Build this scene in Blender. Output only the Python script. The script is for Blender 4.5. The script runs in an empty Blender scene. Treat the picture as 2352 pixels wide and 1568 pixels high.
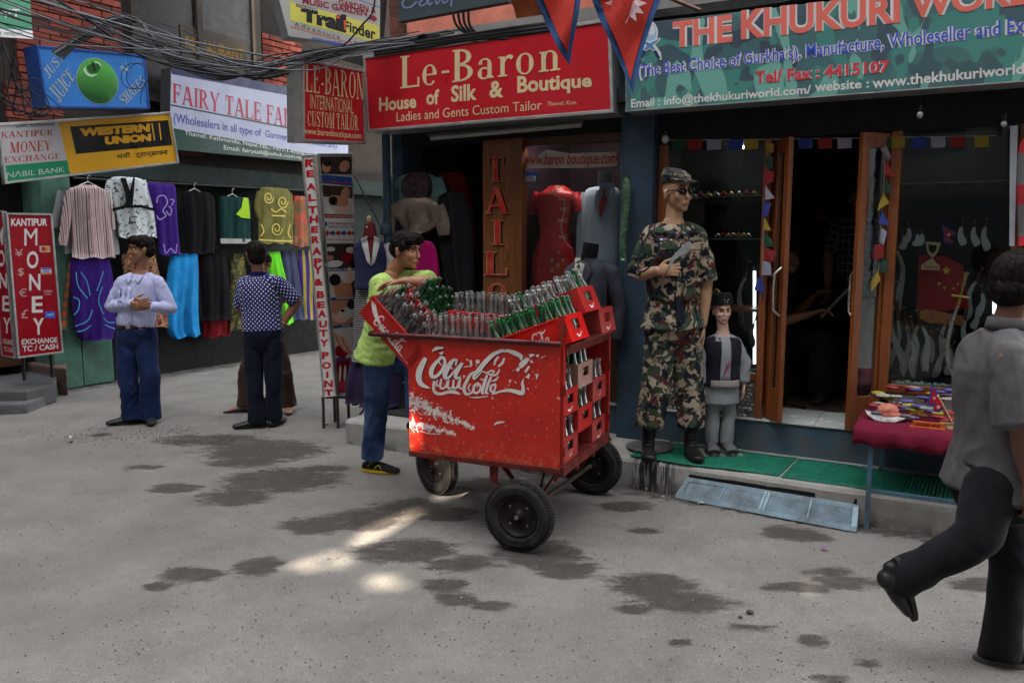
import bpy, math, random
import numpy as np
from mathutils import Vector, Matrix
R = math.radians
sc = bpy.context.scene
COL = sc.collection
rnd = random.Random(7)
# ---------------- camera, sky, sun, exposure ----------------
CAMZ = 1.66; PITCH = R(7.13); FPX = 1830.0          # focal length in units of a 2352 px wide picture
cam = bpy.data.objects.new('camera', bpy.data.cameras.new('camera')); COL.objects.link(cam)
cam.location = (0, 0, CAMZ); cam.rotation_euler = (R(90) - PITCH, 0, 0)
cam.data.sensor_width = 36; cam.data.lens = 36 * FPX / 2352; cam.data.clip_start = .05; cam.data.clip_end = 400
sc.camera = cam
SUN_EL = R(38); SUN_H = Vector((-.42, -.907, 0)).normalized()      # horizontal direction towards the sun
SUN_DIR = (SUN_H * math.cos(SUN_EL) + Vector((0, 0, math.sin(SUN_EL)))).normalized()
w = bpy.data.worlds.new('World'); sc.world = w; w.use_nodes = True
wn, wl = w.node_tree.nodes, w.node_tree.links
sky = wn.new('ShaderNodeTexSky'); sky.sky_type = 'NISHITA'; sky.sun_disc = False
sky.sun_elevation = SUN_EL; sky.sun_rotation = math.atan2(SUN_H.x, SUN_H.y)
sky.dust_density = 4.0; sky.air_density = 1.0; sky.altitude = 1300
hs = wn.new('ShaderNodeHueSaturation'); hs.inputs['Saturation'].default_value = .08
wl.new(sky.outputs[0], hs.inputs['Color']); wl.new(hs.outputs[0], wn['Background'].inputs[0])
wn['Background'].inputs[1].default_value = .15
sun = bpy.data.objects.new('sun', bpy.data.lights.new('sun', 'SUN')); COL.objects.link(sun)
sun.data.energy = 2.0; sun.data.angle = R(.42); sun.data.color = (1, .86, .68)
sun.rotation_euler = SUN_DIR.to_track_quat('Z', 'Y').to_euler()
vs = sc.view_settings; vs.view_transform = 'Standard'; vs.look = 'None'; vs.gamma = 1; vs.use_curve_mapping = False
vs.exposure = 3.5
sc.cycles.max_bounces = 8; sc.cycles.transparent_max_bounces = 28; sc.cycles.caustics_reflective = False; sc.cycles.caustics_refractive = False
# ---------------- picture geometry -> world ----------------
CA, SA = math.cos(PITCH), math.sin(PITCH)
def ray(px, py):
 v = 784 - py
 return Vector((px - 1176, FPX * CA + v * SA, -FPX * SA + v * CA))
def at_y(px, py, y):
 d = ray(px, py); return Vector((0, 0, CAMZ)) + d * (y / d.y)
def at_z(px, py, z=0.):
 d = ray(px, py); return Vector((0, 0, CAMZ)) + d * ((z - CAMZ) / d.z)
def on_plane(px, py, p0, n):
 o = Vector((0, 0, CAMZ)); d = ray(px, py); n = Vector(n)
 return o + d * ((Vector(p0) - o).dot(n) / d.dot(n))
# the shop front on the right: s runs along it to the right, d goes into the building from the kerb face
P0 = Vector((.70, 5.30, 0)); FD = Vector((.875, -.485, 0)).normalized(); FI = Vector((-FD.y, FD.x, 0))
def FC(s, d, z): return P0 + FD * s + FI * d + Vector((0, 0, z))
def fp(px, py, d): return on_plane(px, py, P0 + FI * d, FI)
def fsz(px, py, d):
 p = fp(px, py, d); return (p - P0).dot(FD), p.z
FMAT = Matrix(((FD.x, FI.x, 0, P0.x), (FD.y, FI.y, 0, P0.y), (0, 0, 1, 0), (0, 0, 0, 1)))
# the shop front on the left of the side lane
L0 = Vector((-5.05, 8.86, 0)); LD = Vector((.56, .83, 0)).normalized(); LI = Vector((-LD.y, LD.x, 0))
def lp(px, py, d): return on_plane(px, py, L0 + LI * d, LI)
def ls(px, py, d):
 p = lp(px, py, d); return (p - L0).dot(LD), p.z
LMAT = Matrix(((LD.x, LI.x, 0, L0.x), (LD.y, LI.y, 0, L0.y), (0, 0, 1, 0), (0, 0, 0, 1)))
def T(x, y, z): return Matrix.Translation((x, y, z))
def RX(a): return Matrix.Rotation(R(a), 4, 'X')
def RY(a): return Matrix.Rotation(R(a), 4, 'Y')
def RZ(a): return Matrix.Rotation(R(a), 4, 'Z')
def SC(x, y, z): return Matrix.Diagonal((x, y, z, 1))
# ---------------- materials ----------------
MATS = {}
def lin(c):
 return tuple(((x / 12.92) if x <= .04045 else ((x + .055) / 1.055) ** 2.4) for x in c)
def hexc(h):
 h = h.lstrip('#'); return lin(tuple(int(h[i:i + 2], 16) / 255 for i in (0, 2, 4)))
class NT:
 def __init__(s, name):
  s.m = bpy.data.materials.new(name); s.m.use_nodes = True
  s.n = s.m.node_tree.nodes; s.l = s.m.node_tree.links
  s.b = s.n['Principled BSDF']; s.out = s.n['Material Output']
  s._c = None
 def co(s, kind='Object'):
  if s._c is None: s._c = s.n.new('ShaderNodeTexCoord')
  return s._c.outputs[kind]
 def new(s, t, **kw):
  n = s.n.new(t)
  for k, v in kw.items(): setattr(n, k, v)
  return n
 def put(s, sock, v):
  if isinstance(v, bpy.types.NodeSocket): s.l.new(v, sock)
  elif v is not None:
   if isinstance(v, (tuple, list)) and len(v) == 3 and sock.type == 'RGBA': v = (*v, 1)
   sock.default_value = v
 def noise(s, scale, vec=None, detail=4, rough=.55, dist=0, out=0):
  n = s.new('ShaderNodeTexNoise'); n.inputs['Scale'].default_value = scale; n.inputs['Detail'].default_value = detail
  n.inputs['Roughness'].default_value = rough; n.inputs['Distortion'].default_value = dist
  s.l.new(vec if vec is not None else s.co(), n.inputs['Vector']); return n.outputs[out]
 def ramp(s, fac, lo, hi, a=0., b=1.):
  n = s.new('ShaderNodeMapRange', clamp=True)
  s.put(n.inputs[0], fac); n.inputs[1].default_value = lo; n.inputs[2].default_value = hi
  n.inputs[3].default_value = a; n.inputs[4].default_value = b; return n.outputs[0]
 def mix(s, fac, a, b, mode='MIX'):
  n = s.new('ShaderNodeMix', data_type='RGBA', blend_type=mode)
  s.put(n.inputs[0], fac); s.put(n.inputs[6], a); s.put(n.inputs[7], b); return n.outputs[2]
 def math(s, op, a, b=None):
  n = s.new('ShaderNodeMath', operation=op); s.put(n.inputs[0], a)
  if b is not None: s.put(n.inputs[1], b)
  return n.outputs[0]
 def map(s, scale=(1, 1, 1), rot=(0, 0, 0), loc=(0, 0, 0), vec=None):
  n = s.new('ShaderNodeMapping'); n.inputs['Scale'].default_value = scale; n.inputs['Rotation'].default_value = rot
  n.inputs['Location'].default_value = loc
  s.l.new(vec if vec is not None else s.co(), n.inputs[0]); return n.outputs[0]
 def xyz(s, vec=None):
  n = s.new('ShaderNodeSeparateXYZ'); s.l.new(vec if vec is not None else s.co(), n.inputs[0]); return n.outputs
 def attr(s, name):
  n = s.new('ShaderNodeAttribute'); n.attribute_name = name; return n
 def bump(s, h, strength=.3, dist=.005, prev=None):
  n = s.new('ShaderNodeBump'); n.inputs['Strength'].default_value = strength; n.inputs['Distance'].default_value = dist
  s.l.new(h, n.inputs['Height'])
  if prev is not None: s.l.new(prev, n.inputs['Normal'])
  return n.outputs[0]
 def fin(s, col=None, rough=None, metal=None, normal=None, **kw):
  s.put(s.b.inputs['Base Color'], col); s.put(s.b.inputs['Roughness'], rough); s.put(s.b.inputs['Metallic'], metal)
  if normal is not None: s.l.new(normal, s.b.inputs['Normal'])
  for k, v in kw.items(): s.put(s.b.inputs[k.replace('_', ' ')], v)
  return s.m
def mat(name, col, rough=.6, metal=0., var=.25, scale=6., bump=.25, bscale=60., bdist=.002, dirt=0., dirtcol=(.03, .026, .022), spec=.22):
 """a base colour with uneven wear, fine relief and, if asked, blotches of dirt"""
 if name in MATS: return MATS[name]
 if isinstance(col, str): col = hexc(col)
 t = NT(name)
 f = t.noise(scale, detail=6, rough=.6)
 c = t.mix(t.ramp(f, .3, .7), tuple(x * (1 - var) for x in col), tuple(min(1, x * (1 + var * .5)) for x in col))
 r = t.ramp(t.noise(scale * 2.3, detail=5), .3, .7, max(.05, rough - .1), min(1, rough + .12))
 if dirt:
  g = t.noise(scale * .8, detail=8, rough=.7)
  c = t.mix(t.ramp(g, .56 - dirt * .25, .72, 0, min(1, dirt * 1.3)), c, dirtcol)
 nb = t.bump(t.noise(bscale, detail=5, rough=.6), bump, bdist) if bump else None
 kw = {}
 if spec is not None: kw['Specular_IOR_Level'] = spec
 MATS[name] = t.fin(c, r, metal, nb, **kw); return MATS[name]
def emit(name, col, strength):
 if name in MATS: return MATS[name]
 t = NT(name); MATS[name] = t.fin(col, .5, Emission_Color=(*col, 1), Emission_Strength=strength); return MATS[name]
def fabric(name, col, col2=None, weave=260, var=.22, rough=.9, sheen=.04, fold=.35):
 if name in MATS: return MATS[name]
 if isinstance(col, str): col = hexc(col)
 t = NT(name)
 f = t.noise(5, detail=5)
 c = t.mix(t.ramp(f, .35, .7), tuple(x * (1 - var) for x in col), col if col2 is None else col2)
 c = t.mix(t.ramp(t.noise(weave, detail=2), .35, .65, 0, .22), c, tuple(x * .6 for x in col))
 b = t.bump(t.noise(9, t.map((1, 1, .45)), detail=5, rough=.5, dist=.8), fold, .03)
 b = t.bump(t.noise(weave, detail=2), .25, .0008, b)
 MATS[name] = t.fin(c, rough, 0, b, Sheen_Weight=sheen, Sheen_Roughness=.5, Specular_IOR_Level=.08); return MATS[name]
def coords_panel(t): return t.co('Object')
# ---------------- object helpers ----------------
WM = {}      # world matrices of parents
def base_matrix(o): return WM.get(o.name, Matrix.Identity(4))
def thing(name, label, cat, loc=(0, 0, 0), rotz=0., group=None, M=None):
 o = bpy.data.objects.new(name, None); COL.objects.link(o); o.empty_display_size = .1
 m = M.copy() if M is not None else Matrix.Translation(loc) @ Matrix.Rotation(rotz, 4, 'Z')
 o.matrix_world = m; WM[o.name] = m
 o['label'] = label; o['category'] = cat
 if group: o['group'] = group
 return o
def tag(o, label=None, cat=None, group=None, kind=None):
 if label: o['label'] = label
 if cat: o['category'] = cat
 if group: o['group'] = group
 if kind: o['kind'] = kind
 return o
def link_mesh(name, me, m, parent=None, M=None):
 """M: world matrix of the new object"""
 o = bpy.data.objects.new(name, me); COL.objects.link(o)
 if m is not None and len(me.materials) == 0: me.materials.append(m)
 M = M if M is not None else (base_matrix(parent).copy() if parent else Matrix.Identity(4))
 if parent:
  o.parent = parent; o.matrix_parent_inverse = Matrix.Identity(4)
  o.matrix_basis = base_matrix(parent).inverted() @ M
 else: o.matrix_basis = M
 WM[o.name] = M; return o
class MB:
 """collects world-space (or M-space) geometry, then links it as one object"""
 def __init__(s, M=None): s.v = []; s.f = []; s.M = M if M is not None else Matrix.Identity(4); s.sm = []
 def add(s, vs, fs, M=None, smooth=False):
  A = s.M @ M if M is not None else s.M
  k = len(s.v); s.v += [A @ Vector(v) for v in vs]
  s.f += [tuple(i + k for i in f) for f in fs]; s.sm += [smooth] * len(fs); return s
 def box(s, lo, hi, M=None):
  (a, b, c), (d, e, f) = lo, hi
  return s.add([(a, b, c), (d, b, c), (d, e, c), (a, e, c), (a, b, f), (d, b, f), (d, e, f), (a, e, f)],
     [(0, 3, 2, 1), (4, 5, 6, 7), (0, 1, 5, 4), (1, 2, 6, 5), (2, 3, 7, 6), (3, 0, 4, 7)], M)
 def beam(s, p, q, w, h=None, up=(0, 0, 1), M=None):
  p, q = Vector(p), Vector(q); z = (q - p); L = z.length; z.normalize(); h = w if h is None else h
  x = z.cross(Vector(up)); x = x.normalized() if x.length > 1e-4 else Vector((1, 0, 0)); y = z.cross(x)
  A = Matrix((x, y, z)).transposed().to_4x4(); A.translation = p
  return s.box((-w / 2, -h / 2, 0), (w / 2, h / 2, L), (M @ A) if M is not None else A)
 def tube(s, pts, r, n=10, caps=True, M=None, side=None):
  pts = [Vector(p) for p in pts]; vs, fs = [], []; N = len(pts)
  rr = r if isinstance(r, (list, tuple)) else [r] * N
  prev = None
  for i, p in enumerate(pts):
   t = (pts[min(i + 1, N - 1)] - pts[max(i - 1, 0)]).normalized()
   if prev is None:
    a = Vector(side) if side is not None else (Vector((0, 0, 1)) if abs(t.z) < .9 else Vector((1, 0, 0)))
    x = (a - t * a.dot(t)).normalized()
   else: x = (prev - t * prev.dot(t)).normalized()
   prev = x; y = t.cross(x)
   ra, rb = rr[i] if isinstance(rr[i], (tuple, list)) else (rr[i], rr[i])
   for k in range(n):
    a = 2 * math.pi * k / n; vs.append(p + x * (ra * math.cos(a)) + y * (rb * math.sin(a)))
  for i in range(N - 1):
   for k in range(n):
    fs.append((i * n + k, i * n + (k + 1) % n, (i + 1) * n + (k + 1) % n, (i + 1) * n + k))
  s.add(vs, fs, M, True)
  if caps: s.add(vs[:n], [tuple(range(n))[::-1]], M); s.add(vs[-n:], [tuple(range(n))], M)
  return s
 def lathe(s, prof, n=16, M=None, smooth=True):
  vs, fs = [], []
  for (r, z) in prof:
   for k in range(n):
    a = 2 * math.pi * k / n; vs.append((r * math.cos(a), r * math.sin(a), z))
  for i in range(len(prof) - 1):
   for k in range(n):
    fs.append((i * n + k, i * n + (k + 1) % n, (i + 1) * n + (k + 1) % n, (i + 1) * n + k))
  return s.add(vs, fs, M, smooth)
 def prism(s, poly, h, M=None):
  """poly in xy, extruded 0..h in z"""
  n = len(poly)
  return s.add([(x, y, 0) for x, y in poly] + [(x, y, h) for x, y in poly],
     [tuple(range(n))[::-1], tuple(range(n, 2 * n))] + [(i, (i + 1) % n, n + (i + 1) % n, n + i) for i in range(n)], M)
 def ball(s, c, r, n=12, m=8, M=None):
  r = r if isinstance(r, (tuple, list)) else (r, r, r); c = Vector(c)
  vs = [c + Vector((0, 0, -r[2]))]; fs = []
  for j in range(1, m):
   b = math.pi * j / m - math.pi / 2
   for k in range(n):
    a = 2 * math.pi * k / n
    vs.append(c + Vector((r[0] * math.cos(b) * math.cos(a), r[1] * math.cos(b) * math.sin(a), r[2] * math.sin(b))))
  vs.append(c + Vector((0, 0, r[2])))
  for k in range(n): fs.append((0, 1 + (k + 1) % n, 1 + k))
  for j in range(m - 2):
   for k in range(n): fs.append((1 + j * n + k, 1 + j * n + (k + 1) % n, 1 + (j + 1) * n + (k + 1) % n, 1 + (j + 1) * n + k))
  q = 1 + (m - 2) * n
  for k in range(n): fs.append((q + k, q + (k + 1) % n, len(vs) - 1))
  return s.add(vs, fs, M, True)
 def mesh(s, name, Minv=None):
  me = bpy.data.meshes.new(name)
  vs = [Minv @ v for v in s.v] if Minv is not None else s.v
  me.from_pydata([tuple(v) for v in vs], [], s.f); me.polygons.foreach_set('use_smooth', s.sm); me.update(); return me
 def build(s, name, m, parent=None, bev=0., origin=None, seg=1, M=None):
  """M: world matrix the object takes (its local frame); else the parent's frame or the base of its bounds"""
  if M is None:
   if parent is not None: M = base_matrix(parent).copy()
   else:
    if origin is None:
     a = np.array([tuple(v) for v in s.v]); lo, hi = a.min(0), a.max(0)
     origin = ((lo[0] + hi[0]) / 2, (lo[1] + hi[1]) / 2, lo[2])
    M = Matrix.Translation(origin)
  o = link_mesh(name, s.mesh(name, M.inverted()), m, parent, M)
  if bev:
   b = o.modifiers.new('bevel', 'BEVEL'); b.width = bev; b.segments = seg; b.limit_method = 'ANGLE'; b.angle_limit = R(40)
  return o
def copy_tree(o, M, parent=None, rootinv=None):
 c = o.copy(); COL.objects.link(c)
 if parent is None:
  c.matrix_basis = M; WM[c.name] = M.copy()
 else: c.parent = parent; WM[c.name] = WM[parent.name] @ c.matrix_basis
 for ch in o.children: copy_tree(ch, None, c)
 return c
# ---------------- lettering ----------------
TXT = {}
def text_geo(s, bold=0., shear=0., space=1.):
 key = (s, bold, shear, space)
 if key in TXT: return TXT[key]
 cu = bpy.data.curves.new('lettering', 'FONT'); cu.body = s; cu.resolution_u = 3; cu.offset = bold; cu.shear = shear; cu.space_character = space
 o = bpy.data.objects.new('lettering', cu); COL.objects.link(o)
 me = bpy.data.meshes.new_from_object(o.evaluated_get(bpy.context.evaluated_depsgraph_get()))
 vs = [tuple(v.co) for v in me.vertices]; fs = [tuple(p.vertices) for p in me.polygons]
 bpy.data.objects.remove(o); bpy.data.meshes.remove(me); bpy.data.curves.remove(cu)
 a = np.array(vs); lo, hi = a.min(0), a.max(0)
 TXT[key] = (((a[:, :2] - lo[:2]) / (hi[:2] - lo[:2])).tolist(), fs); return TXT[key]
class Panel:
 """a four cornered sheet; (u, v) run right and down, h stands off it towards the viewer"""
 def __init__(s, tl, tr, br, bl):
  s.c = [Vector(p) for p in (tl, tr, br, bl)]
  s.n = (s.c[3] - s.c[0]).cross(s.c[1] - s.c[0]).normalized()
  if s.n.dot(Vector((0, 0, CAMZ)) - s.c[0]) < 0: s.n = -s.n
 def p(s, u, v, h=0.):
  a, b, c, d = s.c
  return a * (1 - u) * (1 - v) + b * u * (1 - v) + c * u * v + d * (1 - u) * v + s.n * h
 def slab(s, mb, u0, v0, u1, v1, h0, h1):
  q = [s.p(u0, v0, h0), s.p(u1, v0, h0), s.p(u1, v1, h0), s.p(u0, v1, h0), s.p(u0, v0, h1), s.p(u1, v0, h1), s.p(u1, v1, h1), s.p(u0, v1, h1)]
  return mb.add(q, [(0, 3, 2, 1), (4, 5, 6, 7), (0, 1, 5, 4), (1, 2, 6, 5), (2, 3, 7, 6), (3, 0, 4, 7)])
 def poly(s, mb, pts, h): return mb.add([s.p(u, v, h) for u, v in pts], [tuple(range(len(pts)))])
 def text(s, mb, txt, u0, v0, u1, v1, h=.004, bold=.02, shear=0., space=1., slope=0.):
  vs, fs = text_geo(txt, bold, shear, space)
  return mb.add([s.p(u0 + (u1 - u0) * x, v1 + (v0 - v1) * y + slope * x, h) for x, y in vs], fs)
 def geo(s, mb, polys, u0, v0, u1, v1, h=.004, step=.00025):
  """polys: list of 2D polygons in a unit box, y up"""
  for i, pl in enumerate(polys):
   mb.add([s.p(u0 + (u1 - u0) * x, v1 + (v0 - v1) * y, h + step * (i % 12)) for x, y in pl], [tuple(range(len(pl)))])
  return mb
def stroke(pts, ws, n=5):
 """smooth brush stroke: quads along a Catmull-Rom line"""
 P = [Vector((*p, 0)) for p in pts]; out = []; C = []; W = []
 ws = ws if isinstance(ws, (list, tuple)) else [ws] * len(P)
 for i in range(len(P) - 1):
  a, b, c, d = P[max(i - 1, 0)], P[i], P[i + 1], P[min(i + 2, len(P) - 1)]
  for k in range(n):
   t = k / n
   C.append(.5 * ((2 * b) + (c - a) * t + (2 * a - 5 * b + 4 * c - d) * t * t + (3 * b - a - 3 * c + d) * t ** 3)); W.append(ws[i] * (1 - t) + ws[i + 1] * t)
 C.append(P[-1]); W.append(ws[-1]); L = []
 for i, c in enumerate(C):
  t = (C[min(i + 1, len(C) - 1)] - C[max(i - 1, 0)]).normalized(); nn = Vector((-t.y, t.x, 0)) * W[i] / 2
  L.append(((c.x + nn.x, c.y + nn.y), (c.x - nn.x, c.y - nn.y)))
 for i in range(len(L) - 1): out.append([L[i][0], L[i][1], L[i + 1][1], L[i + 1][0]])
 return out
def serif_glyph(ch, tk=.19, tn=.065):
 """slab of a serif letter, height 1; returns (polygons, width)"""
 o = []; S = .09; sh = .05
 def rect(x0, y0, x1, y1): o.append([(x0, y0), (x1, y0), (x1, y1), (x0, y1)])
 def V(x, w=tk, a=0, b=1, s0=1, s1=1):
  rect(x - w / 2, a, x + w / 2, b)
  if s0: rect(x - w / 2 - S, a, x + w / 2 + S, a + sh)
  if s1: rect(x - w / 2 - S, b - sh, x + w / 2 + S, b)
 def H(x0, x1, y, w=tn): rect(x0, y - w / 2, x1, y + w / 2)
 def D(x0, y0, x1, y1, w): o.append([(x0 - w / 2, y0), (x0 + w / 2, y0), (x1 + w / 2, y1), (x1 - w / 2, y1)])
 def foot(x, y, l=.16): rect(x - l, y, x + l, y + sh)
 def arc(cx, cy, rx, ry, a0, a1, k=tk, t=tn, n=16):
  pts = []
  for i in range(n + 1):
   a = R(a0 + (a1 - a0) * i / n); w = t + (k - t) * abs(math.cos(a)) ** 1.4
   pts.append(((cx + (rx) * math.cos(a), cy + (ry) * math.sin(a)), (cx + (rx - w) * math.cos(a), cy + (ry - t - (w - t) * .15) * math.sin(a))))
  for i in range(n): o.append([pts[i][0], pts[i][1], pts[i + 1][1], pts[i + 1][0]])
 w = .8
 if ch == 'A': D(.1, 0, .42, 1, tn + .02); D(.82, 0, .46, 1, tk); H(.2, .72, .32); foot(.1, 0, .13); foot(.82, 0, .17); w = .95
 elif ch == 'B': V(.2); arc(.3, .755, .42, .245, -90, 90); arc(.3, .27, .48, .27, -90, 90); H(.2, .34, .97, .06); H(.2, .34, .51); H(.2, .34, .03, .06); w = .82
 elif ch == 'C': arc(.47, .5, .43, .5, 40, 320); V(.82, .07, .62, 1, 0, 0); V(.82, .05, .1, .2, 0, 0); w = .9
 elif ch == 'E': V(.2); H(.2, .72, .97, .06); H(.2, .55, .52); H(.2, .75, .03, .06); V(.72, .06, .75, 1, 0, 0); V(.75, .06, 0, .27, 0, 0); V(.56, .05, .4, .64, 0, 0); w = .83
 elif ch == 'F': V(.2); H(.2, .72, .97, .06); H(.2, .55, .52); V(.72, .06, .75, 1, 0, 0); V(.56, .05, .4, .64, 0, 0); w = .78
 elif ch == 'G': arc(.47, .5, .43, .5, 40, 320); V(.78, tk * .9, .02, .42, 0, 1); V(.82, .06, .68, 1, 0, 0); w = .95
 elif ch == 'H': V(.2); V(.75); H(.2, .75, .52); w = .95
 elif ch == 'I': V(.2); w = .4
 elif ch == 'J': V(.42, tk, .2, 1, 0, 1); arc(.26, .22, .255, .22, 180, 360, tk, tn); w = .6
 elif ch == 'K': V(.2); D(.3, .4, .78, 1, tn + .02); D(.85, 0, .48, .6, tk); foot(.85, 0, .14); foot(.78, .95, .13); w = .98
 elif ch == 'L': V(.2); H(.2, .75, .03, .06); V(.75, .07, 0, .3, 0, 0); w = .8
 elif ch == 'M': V(.15, tn); V(.98); D(.55, 0, .2, 1, tk); D(.55, 0, .93, 1, tn); w = 1.18
 elif ch == 'N': V(.15, tn); V(.82, tn); D(.8, 0, .18, 1, tk); w = .98
 elif ch == 'O': arc(.46, .5, .43, .5, 0, 360, n=28); w = .93
 elif ch == 'P': V(.2); arc(.3, .72, .44, .28, -90, 90); H(.2, .34, .97, .06); H(.2, .34, .47); w = .78
 elif ch == 'R': V(.2); arc(.3, .74, .43, .26, -90, 90); H(.2, .34, .97, .06); H(.2, .4, .51); D(.82, 0, .42, .5, tk); foot(.84, 0, .12); w = .95
 elif ch == 'S':
  o += stroke([(.68, .72), (.66, .9), (.4, .97), (.16, .86), (.18, .66), (.42, .52), (.66, .36), (.66, .12), (.4, .03), (.14, .1), (.1, .28)], [.05, .06, .06, .14, .17, .18, .17, .14, .06, .06, .05], 4); V(.7, .05, .68, .98, 0, 0); V(.08, .05, .02, .32, 0, 0); w = .8
 elif ch == 'T': V(.42, tk, 0, 1, 1, 0); H(.06, .78, .97, .06); V(.07, .06, .72, 1, 0, 0); V(.77, .06, .72, 1, 0, 0); w = .85
 elif ch == 'U': V(.2, tk, .3, 1, 0, 1); V(.75, tn, .3, 1, 0, 1); arc(.445, .32, .345, .32, 180, 360, tk, tn); w = .95
 elif ch == 'X': D(.8, 0, .15, 1, tk); D(.12, 0, .78, 1, tn); foot(.8, 0, .14); foot(.12, 0, .12); foot(.15, .95, .14); foot(.78, .95, .12); w = .92
 elif ch == 'Y': V(.45, tk, 0, .48, 1, 0); D(.45, .42, .12, 1, tk); D(.48, .42, .8, 1, tn); foot(.12, .95, .14); foot(.8, .95, .11); w = .92
 elif ch == '-': H(.05, .35, .36, .08); w = .4
 elif ch == 'a': arc(.28, .17, .24, .19, 60, 330, .15, .05); arc(.3, .42, .24, .22, 0, 170, .14, .05); V(.47, .15, .03, .45, 0, 0); H(.4, .62, .03, .06); w = .64
 elif ch == 'e': arc(.3, .32, .28, .33, 0, 320, .16, .05, 22); H(.06, .56, .33, .05); w = .62
 elif ch == 'r': V(.2, .15, 0, .62, 1, 0); H(.05, .2, .6, .05); o += stroke([(.24, .4), (.34, .58), (.46, .6), (.54, .54)], [.05, .08, .12, .14]); w = .56
 elif ch == 'o': arc(.32, .32, .3, .34, 0, 360, .16, .05, 24); w = .66
 elif ch == 'n': V(.2, .15, 0, .62, 1, 0); H(.05, .2, .6, .05); V(.58, .15, 0, .42, 1, 0); arc(.4, .4, .255, .25, 0, 170, .15, .06); w = .76
 elif ch == ' ': w = .4
 return o, w
def serif_text(s, gap=.09):
 x = 0; out = []
 for ch in s:
  pl, w = serif_glyph(ch); out += [[(a + x, b) for a, b in q] for q in pl]; x += w + gap * (.5 if w < .5 else 1)
 return [[(a / x, b) for a, b in q] for q in out]
def script_logo():
 """flowing handwriting of the word on the crates, in a unit box"""
 o = []
 o += stroke([(.62, .72), (.52, .93), (.3, .86), (.12, .5), (.14, .18), (.34, .06), (.56, .2)], [.03, .07, .09, .13, .13, .09, .03])
 def ring(cx): return stroke([(cx, .5), (cx - .1, .36), (cx - .07, .12), (cx + .05, .1), (cx + .12, .3), (cx + .03, .5), (cx - .05, .42)], [.05, .09, .08, .06, .08, .06, .03])
 o += ring(.84); o += stroke([(1.2, .45), (1.1, .5), (1.02, .3), (1.08, .1), (1.24, .18)], [.06, .08, .1, .08, .03])
 o += ring(1.42); o += stroke([(1.55, .5), (1.53, .2), (1.66, .12), (1.76, .3)], [.08, .09, .06, .04]); o += stroke([(1.7, .34), (1.84, .36)], .07)
 o += stroke([(2.42, .78), (2.3, .98), (2.1, .86), (1.94, .5), (1.96, .16), (2.14, .06), (2.3, .2)], [.03, .06, .09, .13, .13, .09, .03])
 o += stroke([(2.28, .9), (2.6, .96), (2.9, .84), (3.2, 1.0)], [.03, .07, .09, .03])
 o += ring(2.5); o += stroke([(2.72, .2), (2.8, .6), (2.84, .95), (2.74, .9), (2.72, .3), (2.8, .1), (2.9, .2)], [.04, .05, .05, .06, .09, .07, .04])
 o += ring(3.06); o += stroke([(3.2, .5), (3.18, .16), (3.32, .14)], [.08, .09, .04])
 return [[(x / 3.35, y) for x, y in q] for q in o]
# ---------------- soft bodies: shapes fused into one skin ----------------
def S_limb(pts, radii, side=None, n=16, cap=(1, 1)):
 b = MB(); P = [Vector(p) for p in pts]; rr = [r if isinstance(r, (tuple, list)) else (r, r) for r in radii]
 d0 = (P[0] - P[1]).normalized(); d1 = (P[-1] - P[-2]).normalized(); pts2 = []; r2 = []
 m0, m1 = min(rr[0]) * cap[0], min(rr[-1]) * cap[1]
 for f, g in ((.98, .2), (.8, .6), (.45, .9)): pts2.append(P[0] + d0 * m0 * f); r2.append((rr[0][0] * g, rr[0][1] * g))
 pts2 += P; r2 += rr
 for f, g in ((.45, .9), (.8, .6), (.98, .2)): pts2.append(P[-1] + d1 * m1 * f); r2.append((rr[-1][0] * g, rr[-1][1] * g))
 b.tube(pts2, r2, n, True, None, side); return b
def S_ball(c, r, M=None, n=16, m=12): b = MB(); b.ball(c, r, n, m, M); return b
def S_loft(secs, side, n=24, cap=(1, 1)):
 """secs: (centre, half width along side, half depth)"""
 return S_limb([s[0] for s in secs], [(s[1], s[2]) for s in secs], side, n, cap)
def smooth_path(pts, rad, k=4):
 P = [Vector(p) for p in pts]; rr = [Vector((*(r if isinstance(r, (tuple, list)) else (r, r)), 0)) for r in rad]; out = []; ro = []
 def cr(a, b, c, d, t): return .5 * ((2 * b) + (c - a) * t + (2 * a - 5 * b + 4 * c - d) * t * t + (3 * b - a - 3 * c + d) * t ** 3)
 for i in range(len(P) - 1):
  q = [P[max(i - 1, 0)], P[i], P[i + 1], P[min(i + 2, len(P) - 1)]]; s = [rr[max(i - 1, 0)], rr[i], rr[i + 1], rr[min(i + 2, len(P) - 1)]]
  for j in range(k): out.append(cr(*q, j / k)); x = cr(*s, j / k); ro.append((x.x, x.y))
 out.append(P[-1]); ro.append((rr[-1].x, rr[-1].y)); return out, ro
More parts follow.
